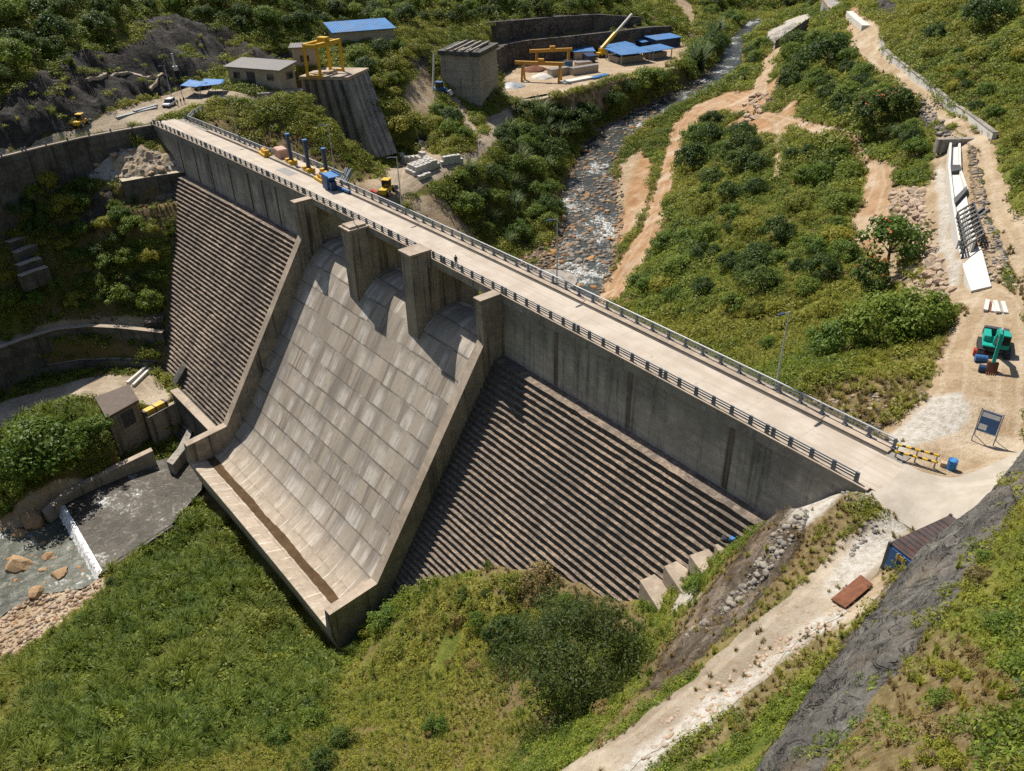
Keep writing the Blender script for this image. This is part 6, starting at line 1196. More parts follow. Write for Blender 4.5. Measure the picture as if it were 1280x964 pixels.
for s in (-1, 1): m = MB(); m.bbox(-.1, -.01, s*.72-.68, s*.72+.68, .3, 2.85); d = put(m, 'door', M_BLUE, t); m = MB(); m.tube((-.15, s*.3, .3), (-.15, s*.3, 2.85), .05, .05, 6); put(m, 'lock_bar', M_STEEL, d)
m = MB(); m.bbox(-.14, -.105, -.5, .5, 2.2, 2.7); put(m, 'plate', M_YEL, t); m = MB(); 
for x in (0, L):
    for y in (-1.42, 1.42): m = MB(); m.bbox(x-.12, x+.12, y-.12, y+.12, 0, 3.2); put(m, 'corner_post', M_DKST, t)
P = [G(*q, .3) for q in ((1038, 752), (1075, 722), (1090, 734), (1056, 763))]; m = MB(); m.hexa([q-Vector((0, 0, .08)) for q in P]+[q+Vector((0, 0, .06)) for q in P]); single(m, 'steel_plate', M_RUST, 'flat rusty red steel plate on the trail below the blue container', 'plate')
p = pz(914, 676, -14.6); m = MB(); o = boulder(p, 1.5, 'g', 'black and blue plastic bundle at the right end of the steps'); o.name = 'plastic_bundle'; o['category'] = 'bundle'; o.data = o.data.copy(); o.data.materials[0] = M_DKST; pb = boulder((p[0]+.3, p[1]-.5, p[2]+.9), .7, 'g', None); pb.name = 'blue_sheet'; pb.data = pb.data.copy(); pb.data.materials[0] = M_TARP; pb.parent = o; pb.matrix_parent_inverse = o.matrix_basis.inverted(); del pb['category']
# ---------------- lower left: curved wall, valve house, pool
t = thing('curved_wall', 'dark curved concrete retaining wall on the left bank below the steps', 'retaining wall', V3(pz(100, 430, -45))); I = Matrix.Translation(V3(pz(100, 430, -45)))
CW = [(-60, 462, -37.4), (-25, 445, -37.4), (0, 434, -37.4), (30, 423, -37.4), (70, 411, -37.6), (110, 407, -38), (150, 409, -38.8), (204, 415, -40)]; P = [V3(pz(*q)) for q in CW]
m = MB(); m.path([p.to_tuple() for p in P], 1.2, 12); m.build('wall', M_OLD, t, local=I); m = MB(); m.path([(p.x, p.y, p.z+.15) for p in P], 1.5, .148); m.build('coping', M_CAP, t, local=I)
LG = [(-60, 515, -46), (0, 478, -46), (50, 458, -46), (100, 449, -46), (150, 448, -46), (196, 451, -46.4)]; P = [V3(pz(*q)) for q in LG]
m = MB(); m.path([p.to_tuple() for p in P], 2.4, 4); m.build('ledge', M_OLD, t, local=I); m = MB(); m.path([(p.x, p.y, p.z+.12) for p in P], .7, .118); m.build('ledge_kerb', M_CAP, t, local=I)
R1 = [V3(pz(*q, -45.5)) for q in ((118.3, 497), (132.8, 523), (173.3, 500.4), (161.9, 480.6))]; c = sum(R1, Vector())/4; t = thing('valve_house', 'square stained concrete valve house with a flat brown roof on the left bank', 'building', (c.x, c.y, -58)); I = Matrix.Translation((c.x, c.y, -58))
W1 = [c+(q-c)*.94 for q in R1]; m = MB(); m.hexa([Vector((q.x, q.y, -58)) for q in W1]+[Vector((q.x, q.y, -46)) for q in W1]); m.build('wall', M_PIER, t, local=I); m = MB(); m.hexa([q-Vector((0, 0, .5)) for q in R1]+[q+Vector((0, 0, .12)) for q in R1]); m.build('roof', paint('brown_roof_slab', (.14, .115, .10), .95, .15, .4, .8, .1), t, local=I)
m = MB(); d = (W1[2]-W1[1]).normalized(); nn = Vector((d.y, -d.x, 0)); f = W1[1].lerp(W1[2], .38)+nn*.03; m.hexa([Vector((q.x, q.y, z)) for z in (-50.5, -46.6) for q in (f, f+d*3.2, f+d*3.2-nn*.2, f-nn*.2)]); m.build('opening', M_DKST, t, local=I)
def wallz(name, label, pts, w, h, mat, cap, cat='wall'):
    P = [V3(pz(*q)) for q in pts]; t = thing(name, label, cat, P[0]-Vector((0, 0, h))); I = Matrix.Translation(P[0]-Vector((0, 0, h))); m = MB(); m.path([p.to_tuple() for p in P], w, h); m.build('wall', mat, t, local=I); m = MB(); m.path([(p.x, p.y, p.z+.12) for p in P], w*1.1, .118); m.build('coping', cap, t, local=I); return t
wallz('guide_wall', 'concrete guide wall running from the valve house along the stilling pool', [(56, 640, -55.2), (80, 617, -54.6), (120, 596, -54), (152, 580, -53.4), (190, 562, -52.6)], 1.4, 6, M_PIER, M_CAP); wallz('quay_wall', 'concrete wall between the valve house and the steps with a yellow box behind it', [(183, 522, -48.8), (200, 513, -48.8), (222, 501, -48.8)], 1.0, 11, M_PIER, M_CAP)
P = [V3(pz(*q, -47.9)) for q in ((183, 516), (206, 504))]; u = P[1]-P[0]; L = u.length; t = thing('yellow_crate', 'yellow steel box with black ends behind the quay wall', 'box', (P[0].x, P[0].y, -48.9), math.atan2(u.y, u.x)); m = MB(); m.bbox(0, L, -.1, 1.5, 0, 1.3); put(m, 'body', M_YEL, t, .05); m = MB(); m.bbox(-.5, -.01, -.1, 1.5, 0, 1.35); m.bbox(L+.01, L+.6, -.1, 1.5, 0, 1.35); m.bbox(L*.45, L*.52, -.12, 1.52, .05, 1.36); put(m, 'end_frame', M_DKST, t)
for i, (a, b) in enumerate((((160, 481), (184, 460)), ((167, 484), (190, 461)))): p, q = G(*a, .3), G(*b, .3); m = MB(); m.bar(p, q, .7, 1.0); single(m, 'concrete_beam', M_WHITE, 'upper of two pale beams lying behind the valve house' if i == 0 else 'lower of two pale beams lying behind the valve house', 'beam')
p = G(141, 458, .1); m = MB(); m.tube((-1.4, 0, .7), (1.4, 0, .7), .7, .7, 14); o = single(m, 'rusty_tank', M_RUST, 'small rusty tank lying at the foot of the curved wall', 'tank', origin=(0, 0, 0)); o.location = p; o.rotation_euler.z = yawpx((136, 458), (148, 460))
p = V3(pz(195, 408, -40)); t = thing('hut', 'tiny dark roofed hut where the curved wall meets the steps', 'hut', p, yawpx((186, 410), (203, 408), -40)); m = MB(); m.bbox(-1.9, 1.9, -.8, 2.2, -1, 1.6); put(m, 'wall', M_OLD, t); m = MB(); m.hexa([(-2.2, -1.1, 1.61), (2.2, -1.1, 1.61), (2.2, 2.5, 2.3), (-2.2, 2.5, 2.3), (-2.2, -1.1, 1.8), (2.2, -1.1, 1.8), (2.2, 2.5, 2.5), (-2.2, 2.5, 2.5)]); put(m, 'roof', paint('dark_brown_roof', (.1, .08, .07), .9), t)
m = MB(); a, b = V3(pz(25, 580, -50)), V3(pz(36, 628, -55)); m.tube(a, b, .3, .3, 8); single(m, 'pipe', M_STEEL, 'grey pipe running down the dark bank at the left edge', 'pipe')
# outlet sluice beside the bucket
def prism_px(name, label, pts, z, d, mat, cat='wall'): P = [pz(*q, z) for q in pts]; m = MB(); m.prism([(p[0], p[1]) for p in P], z-d, z); return single(m, name, mat, label, cat)
prism_px('sluice_wall', 'pale bent wall of the outlet sluice left of the spillway basin', [(236, 533), (240, 540), (232, 560), (216, 581), (208, 577), (222, 560)], -53.5, 5, M_CONC); prism_px('sluice_apron', 'flat concrete apron of the outlet beside the basin corner', [(203, 574), (216, 581), (238, 566), (240, 590), (214, 612), (200, 600)], -56.55, 1.5, M_CONC, 'apron')
# water of the pool, its weir and the lower stream
M_POOL = water_mat('pool_water', .80, (.042, .037, .03), soft=.16); [setattr(q_.node_tree.nodes['Principled BSDF'].inputs['Specular IOR Level'], 'default_value', .07) for q_ in (M_POOL,)]  # sun glints on the ripples are put into the pool colour, specular kept low
pool = sheet('stilling_pool', [Z['river'][2]], .7, 0, M_POOL, zf=lambda x, y: np.full(len(x), -56.4)+.05*(fbm(x, y, .9, 3, 3)-.5), amp=.02); M_STREAM = water_mat('stream_water', .83, (.04, .044, .034)); M_STREAM.node_tree.nodes['Principled BSDF'].inputs['Specular IOR Level'].default_value = .12; stream = sheet('stream', [Z['river'][1]], .6, 0, M_STREAM, zf=lambda x, y: np.full(len(x), -58.0)+.25*(fbm(x, y, 1.2, 3, 8)-.5), amp=.5)
m = MB(); a, b = V3(pz(79, 632, -56.3)), V3(pz(127, 716, -56.3)); c = V3(pz(216, 657, -56.3)); m.path([(a.x, a.y, -56.37), (b.x, b.y, -56.37)], .7, 3); single(m, 'weir_sill', M_OLD, 'low concrete weir sill across the end of the stilling pool', 'weir'); m = MB(); m.path([(b.x, b.y, -56.2), (c.x, c.y, -56.2)], .6, 3); single(m, 'pool_edge_wall', M_OLD, 'dark low wall along the grass side of the stilling pool', 'wall')
d = (b-a).normalized(); nn = Vector((d.y, -d.x, 0)); nn = nn if nn.x < 0 or nn.y < 0 else -nn; m = MB(); vs = []; n = 60; rs = random.Random(9)
for i in range(n+1):
    q = a.lerp(b, i/n)
    for k_, (o_, z) in enumerate(((.3, -56.33), (-.35, -56.33), (-.75, -56.7), (-.95+rs.uniform(-.1, .1), -57.3), (-1.35+rs.uniform(-.25, .1), -57.95))): w = q-nn*o_; vs.append((w.x, w.y, z+rs.uniform(-.03, .03)))
m.add(vs, [(i*5+k_, i*5+k_+1, i*5+k_+6, i*5+k_+5) for i in range(n) for k_ in range(4)])
def foam_mat():
    m_, nt, b_ = newmat('falling_water', .5, .4); k = NT(nt); f = k.ss(k.noise(1.6, 5, .7), .36, .56); k.put(b_.inputs['Base Color'], k.mix(f, (.28, .27, .25), (.85, .86, .86))); return m_
o = m.build('weir_fall', foam_mat(), smooth=True); o['kind'] = 'structure'
# dry stone terraces at the left edge, concrete blocks by the mound
for i, (a, b, z, h, lb) in enumerate((((-10, 252), (52, 238), -12.5, 5, 'topmost pale stone terrace wall at the left edge'), ((-10, 290), (50, 272), -16.5, 4.5, 'second terrace wall from the top at the left edge'), ((8, 303), (48, 291), -18.8, 2.6, 'short third terrace wall at the left edge'), ((18, 316), (44, 305), -20.6, 2.2, 'shortest terrace wall in the lower group'), ((22, 332), (50, 322), -22.6, 2.2, 'fifth terrace wall above the lowest one'), ((24, 345), (58, 333), -24.4, 2.6, 'lowest terrace wall at the left edge'))):
    P = [V3(pz(*q, z)) for q in (a, ((a[0]+b[0])/2, (a[1]+b[1])/2-.6), b)]; t = thing('terrace_wall', lb, 'wall', P[0]-Vector((0, 0, h))); I = Matrix.Translation(P[0]-Vector((0, 0, h))); m = MB(); m.path([p.to_tuple() for p in P], 1.8, h+1.5); m.build('face', M_OLD, t, local=I); m = MB(); m.path([(p.x, p.y, p.z+.1) for p in P], 2.0, .098); m.build('ledge', paint('pale_ledge', (.36, .32, .25), .95, .2, .5, .8, .1), t, local=I)
P = [V3(pz(*q, -9.9)) for q in ((151, 226), (190, 219), (233, 213))]; t = thing('concrete_buttress', 'dark stained concrete block wall below the pale mound at the left abutment', 'wall', P[0]-Vector((0, 0, 8))); I = Matrix.Translation(P[0]-Vector((0, 0, 8))); m = MB(); m.path([p.to_tuple() for p in P], 3.0, 9.5); m.build('upper_course', M_OLD, t, local=I); m = MB(); m.path([(p.x+.9, p.y-.9, p.z-4.9) for p in P[1:]], 3.4, 8); m.build('lower_course', M_PIER, t, local=I); m = MB(); m.path([(p.x, p.y, p.z+.15) for p in P], 3.1, .148); m.build('dusty_top', paint('dusty_top', (.42, .36, .27), .95, .2, .4), t, local=I)
for i, (a, b, z, lb) in enumerate((((110, 190), (166, 178), -4.2, 'upper concrete ledge at the foot of the wing wall'), ((97, 196), (113, 191), -6, 'small concrete ledge left of the upper one'))): P = [V3(pz(*q, z)) for q in (a, b)]; m = MB(); m.path([p.to_tuple() for p in P], 3.2, 5); single(m, 'concrete_ledge', M_PIER, lb, 'ledge')
stones_in([(100, 212), (150, 186), (195, 192), (228, 210), (195, 222), (150, 225)], 34, .5, 1.7, 'tg', 'tan rubble stone on the pale mound beside the dam left end', 'rubble on the pale mound', 12, None, .7, 1.6)
m = MB(); c0_ = G(176, 200); rg = np.random.default_rng(4); n = 34; vs = []
for i in range(n):
    for k_ in range(n):
        u, v = (i/(n-1)-.5)*17, (k_/(n-1)-.5)*11; x, y = c0_.x+u*.35-v*.94, c0_.y+u*.94+v*.35; d = max(0, 1-math.hypot(u/8.5, v/5.5)); e = float(fbm(np.array([x]), np.array([y]), 2.6, 4, 5)[0]); vs.append((x, y, gz(x, y)-.5+d**.7*(.6+3.4*max(0, e-.25)*1.6)))
m.add(vs, [(i*n+k_, i*n+k_+1, (i+1)*n+k_+1, (i+1)*n+k_) for i in range(n-1) for k_ in range(n-1)]); single(m, 'heap', paint('tan_earth', (.40, .32, .23), .95, .2, .5, .7, .1), 'jagged tan earth heap on the pale mound beside the dam left end', 'pile')
# near rock bluff: a rounded dark outcrop standing over the trail
ED = [(1300, 545, 4.0), (1275, 572, 4.2), (1246, 602, 4.6), (1200, 641, 5.0), (1150, 688, 5.4), (1105, 747, 5.9), (1060, 801, 6.3), (1005, 871, 6.8), (962, 934, 7.3), (925, 1000, 7.8)]
IN = [(1310, 600), (1292, 612), (1268, 640), (1238, 690), (1196, 752), (1160, 800), (1112, 868), (1062, 925), (1020, 985), (985, 1060)]
def cat_(L, t): i = min(int(t), len(L)-2); f = t-i; return np.array(L[i], float)*(1-f)+np.array(L[i+1], float)*f
m = MB(); nu, nv = 200, 60; vs = []
for i in range(nu):
    t_ = i/(nu-1)*(len(ED)-1); e = cat_(ED, t_); q = cat_(IN, t_); E_ = pz(*e); H_ = hit(*q); dx = np.array([-.97, .25])
    for k_ in range(nv):
        f = k_/(nv-1)
        if f < .3: g_ = f/.3; x, y, z = E_[0]+dx[0]*(1-g_)*1.5, E_[1]+dx[1]*(1-g_)*1.5, (E_[2]+4.5)*g_**.6-4.5
        else: g_ = (f-.3)/.7; x, y = E_[0]+(H_[0]-E_[0])*g_*1.25, E_[1]+(H_[1]-E_[1])*g_*1.25; zt = E_[2]+(H_[2]-E_[2])*g_*1.25; z = zt+1.0*math.sin(min(1, g_*1.1)*math.pi)-1.6*max(0, g_-.72)/.28
        a = np.array([x+z*.45]); b = np.array([y-z*.5]); n1 = float(fbm(a, b, 5.5, 4, 77)[0])-.5; n2 = abs(float(fbm(a*.7+b*.7, b*.7-a*.7, 2.4, 4, 78)[0])-.5); w_ = min(1, f*6)*min(1, (1-f)*5+.15)
        vs.append((x-.5*n1*w_, y, z+w_*(n1*2.4-n2*2.2+.2-.9*abs(float(fbm(a, b, 1.1, 3, 79)[0])-.5))))
m.add(vs, [(i*nv+k_, i*nv+k_+1, (i+1)*nv+k_+1, (i+1)*nv+k_) for i in range(nu-1) for k_ in range(nv-1)]); rk = single(m, 'rock_bluff', M_GROUND, 'smooth dark grey rock bluff hiding part of the blue container', 'rock', smooth=True)
for k_, v_ in (('dirt', -8), ('pale', -8), ('rock', 8), ('dry', -8), ('lush', -8), ('cob', -8), ('hue', 0)): a = rk.data.attributes.new(k_, 'FLOAT', 'POINT'); a.data.foreach_set('value', np.full(len(rk.data.vertices), v_, np.float32))
# pale steps up the left cliff
def stair(name, label, pts, w): 
    P = [G(*q, .12) for q in pts]; m = MB(); Q = []
    for a, b in zip(P[:-1], P[1:]):
        n = max(1, int((b-a).length/1.2))
        for i in range(n): c = a.lerp(b, i/n); Q.append((c.x, c.y, gz(c.x, c.y)+.35))
    m.path(Q, w, .9); return single(m, name, M_CAP, label, 'path')
stair('cliff_path', 'pale concrete path zigzagging across the left rock cliff', [(108, 100), (125, 97), (140, 95), (165, 92), (180, 98), (198, 96), (214, 89)], 1.3); stair('cliff_stair', 'short pale stair below the cliff path', [(196, 97), (193, 106), (187, 112), (193, 120)], 1.3)
p = G(219, 86); t = thing('marker_post', 'small white marker tower at the top end of the cliff path', 'post', p); m = MB(); m.prism([(-.7, -.7), (.7, -.7), (.7, .7), (-.7, .7)], -.5, .8); put(m, 'foot', M_WHITE, t); m = MB(); m.bar((0, 0, .8), (0, 0, 4.5), .5); put(m, 'shaft', M_WHITE, t)
# ------------------------------------------------------------------ foliage
def leaf_mat(name, dark, mid, light, tint=None, trans=.3):
    m = bpy.data.materials.new(name); m.use_nodes = True; nt = m.node_tree; nt.nodes.clear(); k = NT(nt)
    out = k.n('ShaderNodeOutputMaterial'); b = k.n('ShaderNodeBsdfPrincipled'); b.inputs['Roughness'].default_value = .55; b.inputs['Specular IOR Level'].default_value = .25
    lv = k.attr('lv'); col = k.ramp(lv, [(0, dark), (.55, mid), (1, light)])
    o = k.objrand(); col = k.mix(k.math('MULTIPLY', k.ss(o, .35, 1.0), .45), col, tuple(c*f for c, f in zip(light, (1.15, 1.0, .75)))); col = k.mix(k.math('MULTIPLY', k.ss(o, .4, .0), .4), col, dark)
    big = k.noise(.045, 3, .6); col = k.mix(k.math('MULTIPLY', k.ss(big, .52, .72), .4), col, tuple(c*f for c, f in zip(light, (1.3, 1.0, .7))))
    if tint is not None:
        a = k.n('ShaderNodeAttribute', attribute_name='tint', attribute_type='INSTANCER').outputs['Fac']; col = k.mix(a, col, tint)
    k.put(b.inputs['Base Color'], col); t = k.n('ShaderNodeBsdfTranslucent'); k.put(t.inputs[0], k.mix(.5, col, tuple(min(1, c*1.6) for c in light)))
    mx = k.n('ShaderNodeMixShader'); mx.inputs[0].default_value = trans; nt.links.new(b.outputs[0], mx.inputs[1]); nt.links.new(t.outputs[0], mx.inputs[2]); nt.links.new(mx.outputs[0], out.inputs[0]); return m
L_DARK = leaf_mat('dark_foliage', (.02, .042, .009), (.048, .092, .016), (.10, .155, .03))
L_MID = leaf_mat('green_foliage', (.038, .078, .010), (.10, .175, .022), (.19, .26, .042))
L_YEL = leaf_mat('yellow_green_foliage', (.10, .12, .013), (.21, .235, .028), (.33, .33, .055))
L_FEATH = leaf_mat('feathery_foliage', (.010, .022, .005), (.028, .055, .011), (.08, .115, .026))
L_REED = leaf_mat('reed_leaves', (.06, .10, .035), (.13, .185, .08), (.22, .27, .13))
L_DRY = leaf_mat('dry_foliage', (.09, .072, .025), (.215, .165, .065), (.33, .27, .125))
L_GRASS = leaf_mat('grass_blades', (.08, .12, .012), (.19, .24, .026), (.34, .36, .065), tint=(.37, .32, .085))
L_THICK = leaf_mat('thicket_leaves', (.028, .055, .008), (.092, .148, .018), (.21, .25, .036), tint=(.27, .255, .036))
L_TALL = leaf_mat('tall_grass_blades', (.022, .05, .008), (.078, .132, .017), (.21, .27, .045), tint=(.26, .27, .06))
L_WEED = leaf_mat('weed_leaves', (.044, .084, .009), (.125, .195, .02), (.25, .30, .042), tint=(.34, .315, .042))
L_FLOWER = paint('orange_blossom', (.55, .09, .02), .6, .2, 0)
def bark():
    m, nt, b = newmat('bark', .95, .1); k = NT(nt); c = k.mix(k.noise(2.5, 5, .7), (.09, .07, .05), (.2, .165, .125)); k.put(b.inputs['Base Color'], c); return m
M_BARK = bark()
def leaves_mesh(name, C, D, size, mat, rng, aspect=.55, lv=None, updir=.35, droop=0):
    """C centres (n,3), D outward directions; each leaf is a folded quad turned mostly outward"""
    n = len(C); nrm = D+rng.normal(0, .55, (n, 3)); nrm[:, 2] += updir; nrm /= np.linalg.norm(nrm, axis=1)[:, None]
    t = np.cross(nrm, rng.normal(0, 1, (n, 3))); t /= np.linalg.norm(t, axis=1)[:, None]+1e-9; u = np.cross(nrm, t)
    sz = size*rng.uniform(.6, 1.4, n)[:, None]; w = sz*aspect
    V = np.stack([C-t*sz*.5, C+u*w*.5+nrm*sz*.06, C+t*sz*.5-nrm*sz*droop, C-u*w*.5+nrm*sz*.06], 1).reshape(-1, 3)
    F = np.arange(4*n).reshape(n, 4); me = bpy.data.meshes.new(name); me.vertices.add(4*n); me.vertices.foreach_set('co', V.astype(np.float32).ravel()); me.loops.add(4*n); me.loops.foreach_set('vertex_index', F.astype(np.int32).ravel())
    me.polygons.add(n); me.polygons.foreach_set('loop_start', (np.arange(n)*4).astype(np.int32)); me.polygons.foreach_set('loop_total', np.full(n, 4, np.int32)); me.update(calc_edges=True)
    lv = rng.uniform(0, 1, n) if lv is None else lv
    a = me.attributes.new('lv', 'FLOAT', 'FACE'); a.data.foreach_set('value', np.clip(lv, 0, 1).astype(np.float32)); me.materials.append(mat); return me
def crown_pts(rng, R, H, z0, nclump, per, cr, flat=1.0):
    """clump centres in an uneven dome, leaves in each clump"""
    Cs = []; Ds = []; Lv = []; cl = []
    for i in range(nclump):
        a = rng.uniform(0, 2*math.pi); q = rng.uniform(0, 1)**.5; zz = rng.uniform(-.25, 1)
        rr = R*math.sqrt(max(.05, 1-max(0, zz)**2))*(.35+.65*q)*rng.uniform(.8, 1.12); c = np.array([math.cos(a)*rr, math.sin(a)*rr, z0+H*.5+zz*H*.5*rng.uniform(.8, 1.15)])
        r = cr*rng.uniform(.6, 1.3); d = rng.normal(0, 1, (per, 3)); d[:, 2] = d[:, 2]*.8+.2; d /= np.linalg.norm(d, axis=1)[:, None]
        rad_ = r*rng.uniform(.55, 1.0, per)[:, None]; p = c+d*rad_*np.array([1, 1, flat]); Cs.append(p); out = p-np.array([0, 0, z0+H*.3]); out /= np.linalg.norm(out, axis=1)[:, None]; Ds.append(.6*d+.5*out)
        Lv.append(np.clip(rng.normal(.5, .2)+rng.normal(0, .16, per), 0, 1)); cl.append(c)
    return np.concatenate(Cs), np.concatenate(Ds), np.concatenate(Lv), cl
def trunk_mb(cl, z0, r, rng, nl=6, lean=.2):
    mb = MB(); top = (rng.uniform(-lean, lean), rng.uniform(-lean, lean), z0); mb.tube((0, 0, -.4), top, r*1.25, r*.7, 7)
    for i in range(min(nl, len(cl))):
        c = cl[int(rng.integers(len(cl)))]; m = np.array(top)*.45+c*.55+rng.normal(0, .12, 3); mb.tube(top, m, r*.5, r*.28, 5); mb.tube(m, c, r*.28, r*.1, 5)
    return mb
PROTO = {}
def proto(key, name, R, H, z0, nclump, per, cr, leaf, mat, r, seed, flat=1.0, aspect=.55, flowers=0):
    rng = np.random.default_rng(seed); C, D, lv, cl = crown_pts(rng, R, H, z0, nclump, per, cr, flat)
    crown = leaves_mesh(name+'_crown', C, D, leaf, mat, rng, aspect, lv); tr = trunk_mb(cl, z0+.25*H, r, rng, 7)
    me = bpy.data.meshes.new(name+'_trunk'); me.from_pydata(tr.v, [], tr.f); me.materials.append(M_BARK); fl = None
    if flowers:
        top = C[np.argsort(-C[:, 2]+rng.normal(0, .8, len(C)))[:flowers*9]]; cs = top[rng.integers(len(top), size=flowers)]; P = (cs[:, None]+rng.normal(0, .14, (flowers, 7, 3))).reshape(-1, 3)
        fl = leaves_mesh(name+'_flowers', P+np.array([0, 0, .15]), np.tile([0, 0, 1.], (len(P), 1)), .22, L_FLOWER, rng, .8)
    PROTO.setdefault(key, []).append((crown, me, fl, R))
for s in (1, 2, 3): proto('dk', 'dark_tree', 3.2, 3.4, .35, 38, 88, .95, .34, L_DARK, .2, 10+s)
for s in (1, 2, 3): proto('md', 'green_bush', 3.0, 3.2, .3, 38, 84, .9, .33, L_MID, .14, 20+s)
for s in (1, 2): proto('yl', 'yellow_bush', 3.0, 2.6, .2, 36, 80, .85, .32, L_YEL, .12, 30+s)
proto('fl', 'flame_tree', 3.0, 4.2, 1.4, 32, 58, .95, .45, L_DARK, .2, 41, flowers=22)
proto('tall', 'open_tree', 3.1, 5.2, 1.8, 30, 60, .95, .48, L_MID, .2, 43, flowers=5)
proto('fe', 'feathery_tree', 8.2, 10.5, .6, 150, 170, 1.75, .34, L_FEATH, .35, 51, .75, .35)
for s in (1, 2): proto('dr', 'dry_bush', 2.6, 2.2, .1, 24, 55, .8, .36, L_DRY, .1, 60+s)
def blades(rng, n, h, spread, w, seg=3, bend=.8):
    V = []; F = []; lv = []
    for i in range(n):
        a = rng.uniform(0, 2*math.pi); r0 = spread*.35*rng.uniform(0, 1); x0, y0 = math.cos(a*1.7)*r0, math.sin(a*1.7)*r0; hh = h*rng.uniform(.55, 1.1); be = bend*rng.uniform(.3, 1.2); lvl = rng.uniform(0, 1); b0 = len(V)
        for s in range(seg+1):
            t = s/seg; out = spread*be*t*t; x = x0+math.cos(a)*out; y = y0+math.sin(a)*out; z = hh*(t-.32*be*t*t*t); ww = w*(1-t*.85)
            V += [(x-math.sin(a)*ww, y+math.cos(a)*ww, z), (x+math.sin(a)*ww, y-math.cos(a)*ww, z)]
        for s in range(seg): F.append((b0+2*s, b0+2*s+1, b0+2*s+3, b0+2*s+2)); lv.append(min(1, lvl*.7+.3*s/seg))
    return V, F, lv
def blade_mesh(name, mat, seed, **kw):
    V, F, lv = blades(np.random.default_rng(seed), **kw); me = bpy.data.meshes.new(name); me.from_pydata(V, [], F); a = me.attributes.new('lv', 'FLOAT', 'FACE'); a.data.foreach_set('value', np.array(lv, np.float32)); me.materials.append(mat); return me
for s in (1, 2):
    me = blade_mesh('reed_clump_leaves', L_REED, 70+s, n=130, h=4.2, spread=2.6, w=.11, seg=4); PROTO.setdefault('rd', []).append((me, None, None, 2.3))
# ------------------------------------------------------------------ single trees and bushes
WORD = {'dk': ('tree', 'dark green tree', 'tree'), 'md': ('bush', 'bright green bush', 'bush'), 'yl': ('bush', 'yellow green bush', 'bush'), 'fl': ('tree', 'dark tree with orange blossom', 'tree'), 'tall': ('tree', 'open green tree with few red blossoms', 'tree'), 'fe': ('tree', 'big feathery dark green tree', 'tree'), 'rd': ('reed_clump', 'pale green reed clump', 'reeds'), 'dr': ('bush', 'dry brown bush', 'bush')}
NTREE = 0; TAKEN = []
def tree_at(p, diam, kind, label, group=None, squash=1.0):
    global NTREE
    name, _, cat = WORD[kind]; crown, tr, fl, R = PROTO[kind][NTREE % len(PROTO[kind])]; NTREE += 1
    sc = diam/2/R; rz = RNG.uniform(0, 6.28); t = thing(name, label, cat, (p[0], p[1], p[2]-.15*sc), rz, group); t.scale = (sc, sc, sc*squash*RNG.uniform(.9, 1.1))
    o = bpy.data.objects.new('crown' if kind != 'rd' else 'blades', crown); COL.objects.link(o); o.parent = t
    if tr is not None: o = bpy.data.objects.new('trunk', tr); COL.objects.link(o); o.parent = t
    if fl is not None: o = bpy.data.objects.new('blossom', fl); COL.objects.link(o); o.parent = t
    TAKEN.append((p[0], p[1], diam/2)); return t
def px_tree(px, py, dpx, kind, label, group=None):
    """px,py: middle of the crown; dpx: its width in the photograph"""
    q = hit(px, py+dpx*.22)
    if np.isnan(q[0]): return
    dist = (q-CAM)@AX_F; tree_at(q, dpx*dist/F_PX, kind, label, group)
HAND = [(715,832,190,'fe','big feathery dark green tree on the grass slope below the stepped face'), (634,790,58,'dk','small dark tree touching the left side of the big feathery tree'), (482,772,44,'md','bright green bush against the right corner of the spillway basin'),
 (462,786,26,'yl','small yellow green bush beside the right corner of the spillway basin'), (868,735,36,'md','round green bush growing between the pale abutment blocks'), (545,908,34,'md','small upright green bush alone in the yellow grass left of the feathery tree'), (428,922,36,'dk','dark bush near the bottom edge below the basin corner'), (402,952,42,'dk','dark bush cut by the bottom edge of the photo'),
 (672,722,52,'dr','dry brown bush at the foot of the steps above the feathery tree'), (640,728,40,'yl','yellow green bush left of the dry brown bush at the steps'),
 (1106,332,72,'tall','tall open tree beside the stone riprap'), (1082,362,50,'fl','dark tree with orange blossom left below the tall open tree'), (1146,398,84,'md','wide bright bush nearest the excavator'), (1098,408,88,'md','wide bright bush left of the one nearest the excavator'), (1046,428,70,'md','green bush at the left end of the row above the crest road end'),
 (950,354,50,'dk','round dark bush alone in the middle of the right slope'), (1026,340,48,'dk','dark bush left of the flowering trees on the right slope'), (1054,318,42,'md','green bush at the edge of the bare dirt left of the riprap'),
 (1086,152,44,'fl','dark tree with many orange blossoms above the pale canal'), (1116,142,40,'fl','orange blossom tree right behind its twin above the canal'), (1035,72,62,'dk','large dark tree beside the upper bend of the dirt road'), (990,60,40,'dk','dark tree left of the upper white wall'), (1168,44,30,'dk','lone dark tree on the grass hill right of the dirt road'), (1232,22,66,'dk','large dark tree near the top right corner'),
 (868,735,20,'yl','') ]
for h_ in HAND:
    if h_[4]: px_tree(*h_)
px_tree(60,560,104,'md','big bright bush left of the concrete valve house'); px_tree(118,540,52,'md','small bright bush touching the left wall of the valve house'); px_tree(24,592,64,'md','bright bush at the left edge above the dark river bank')
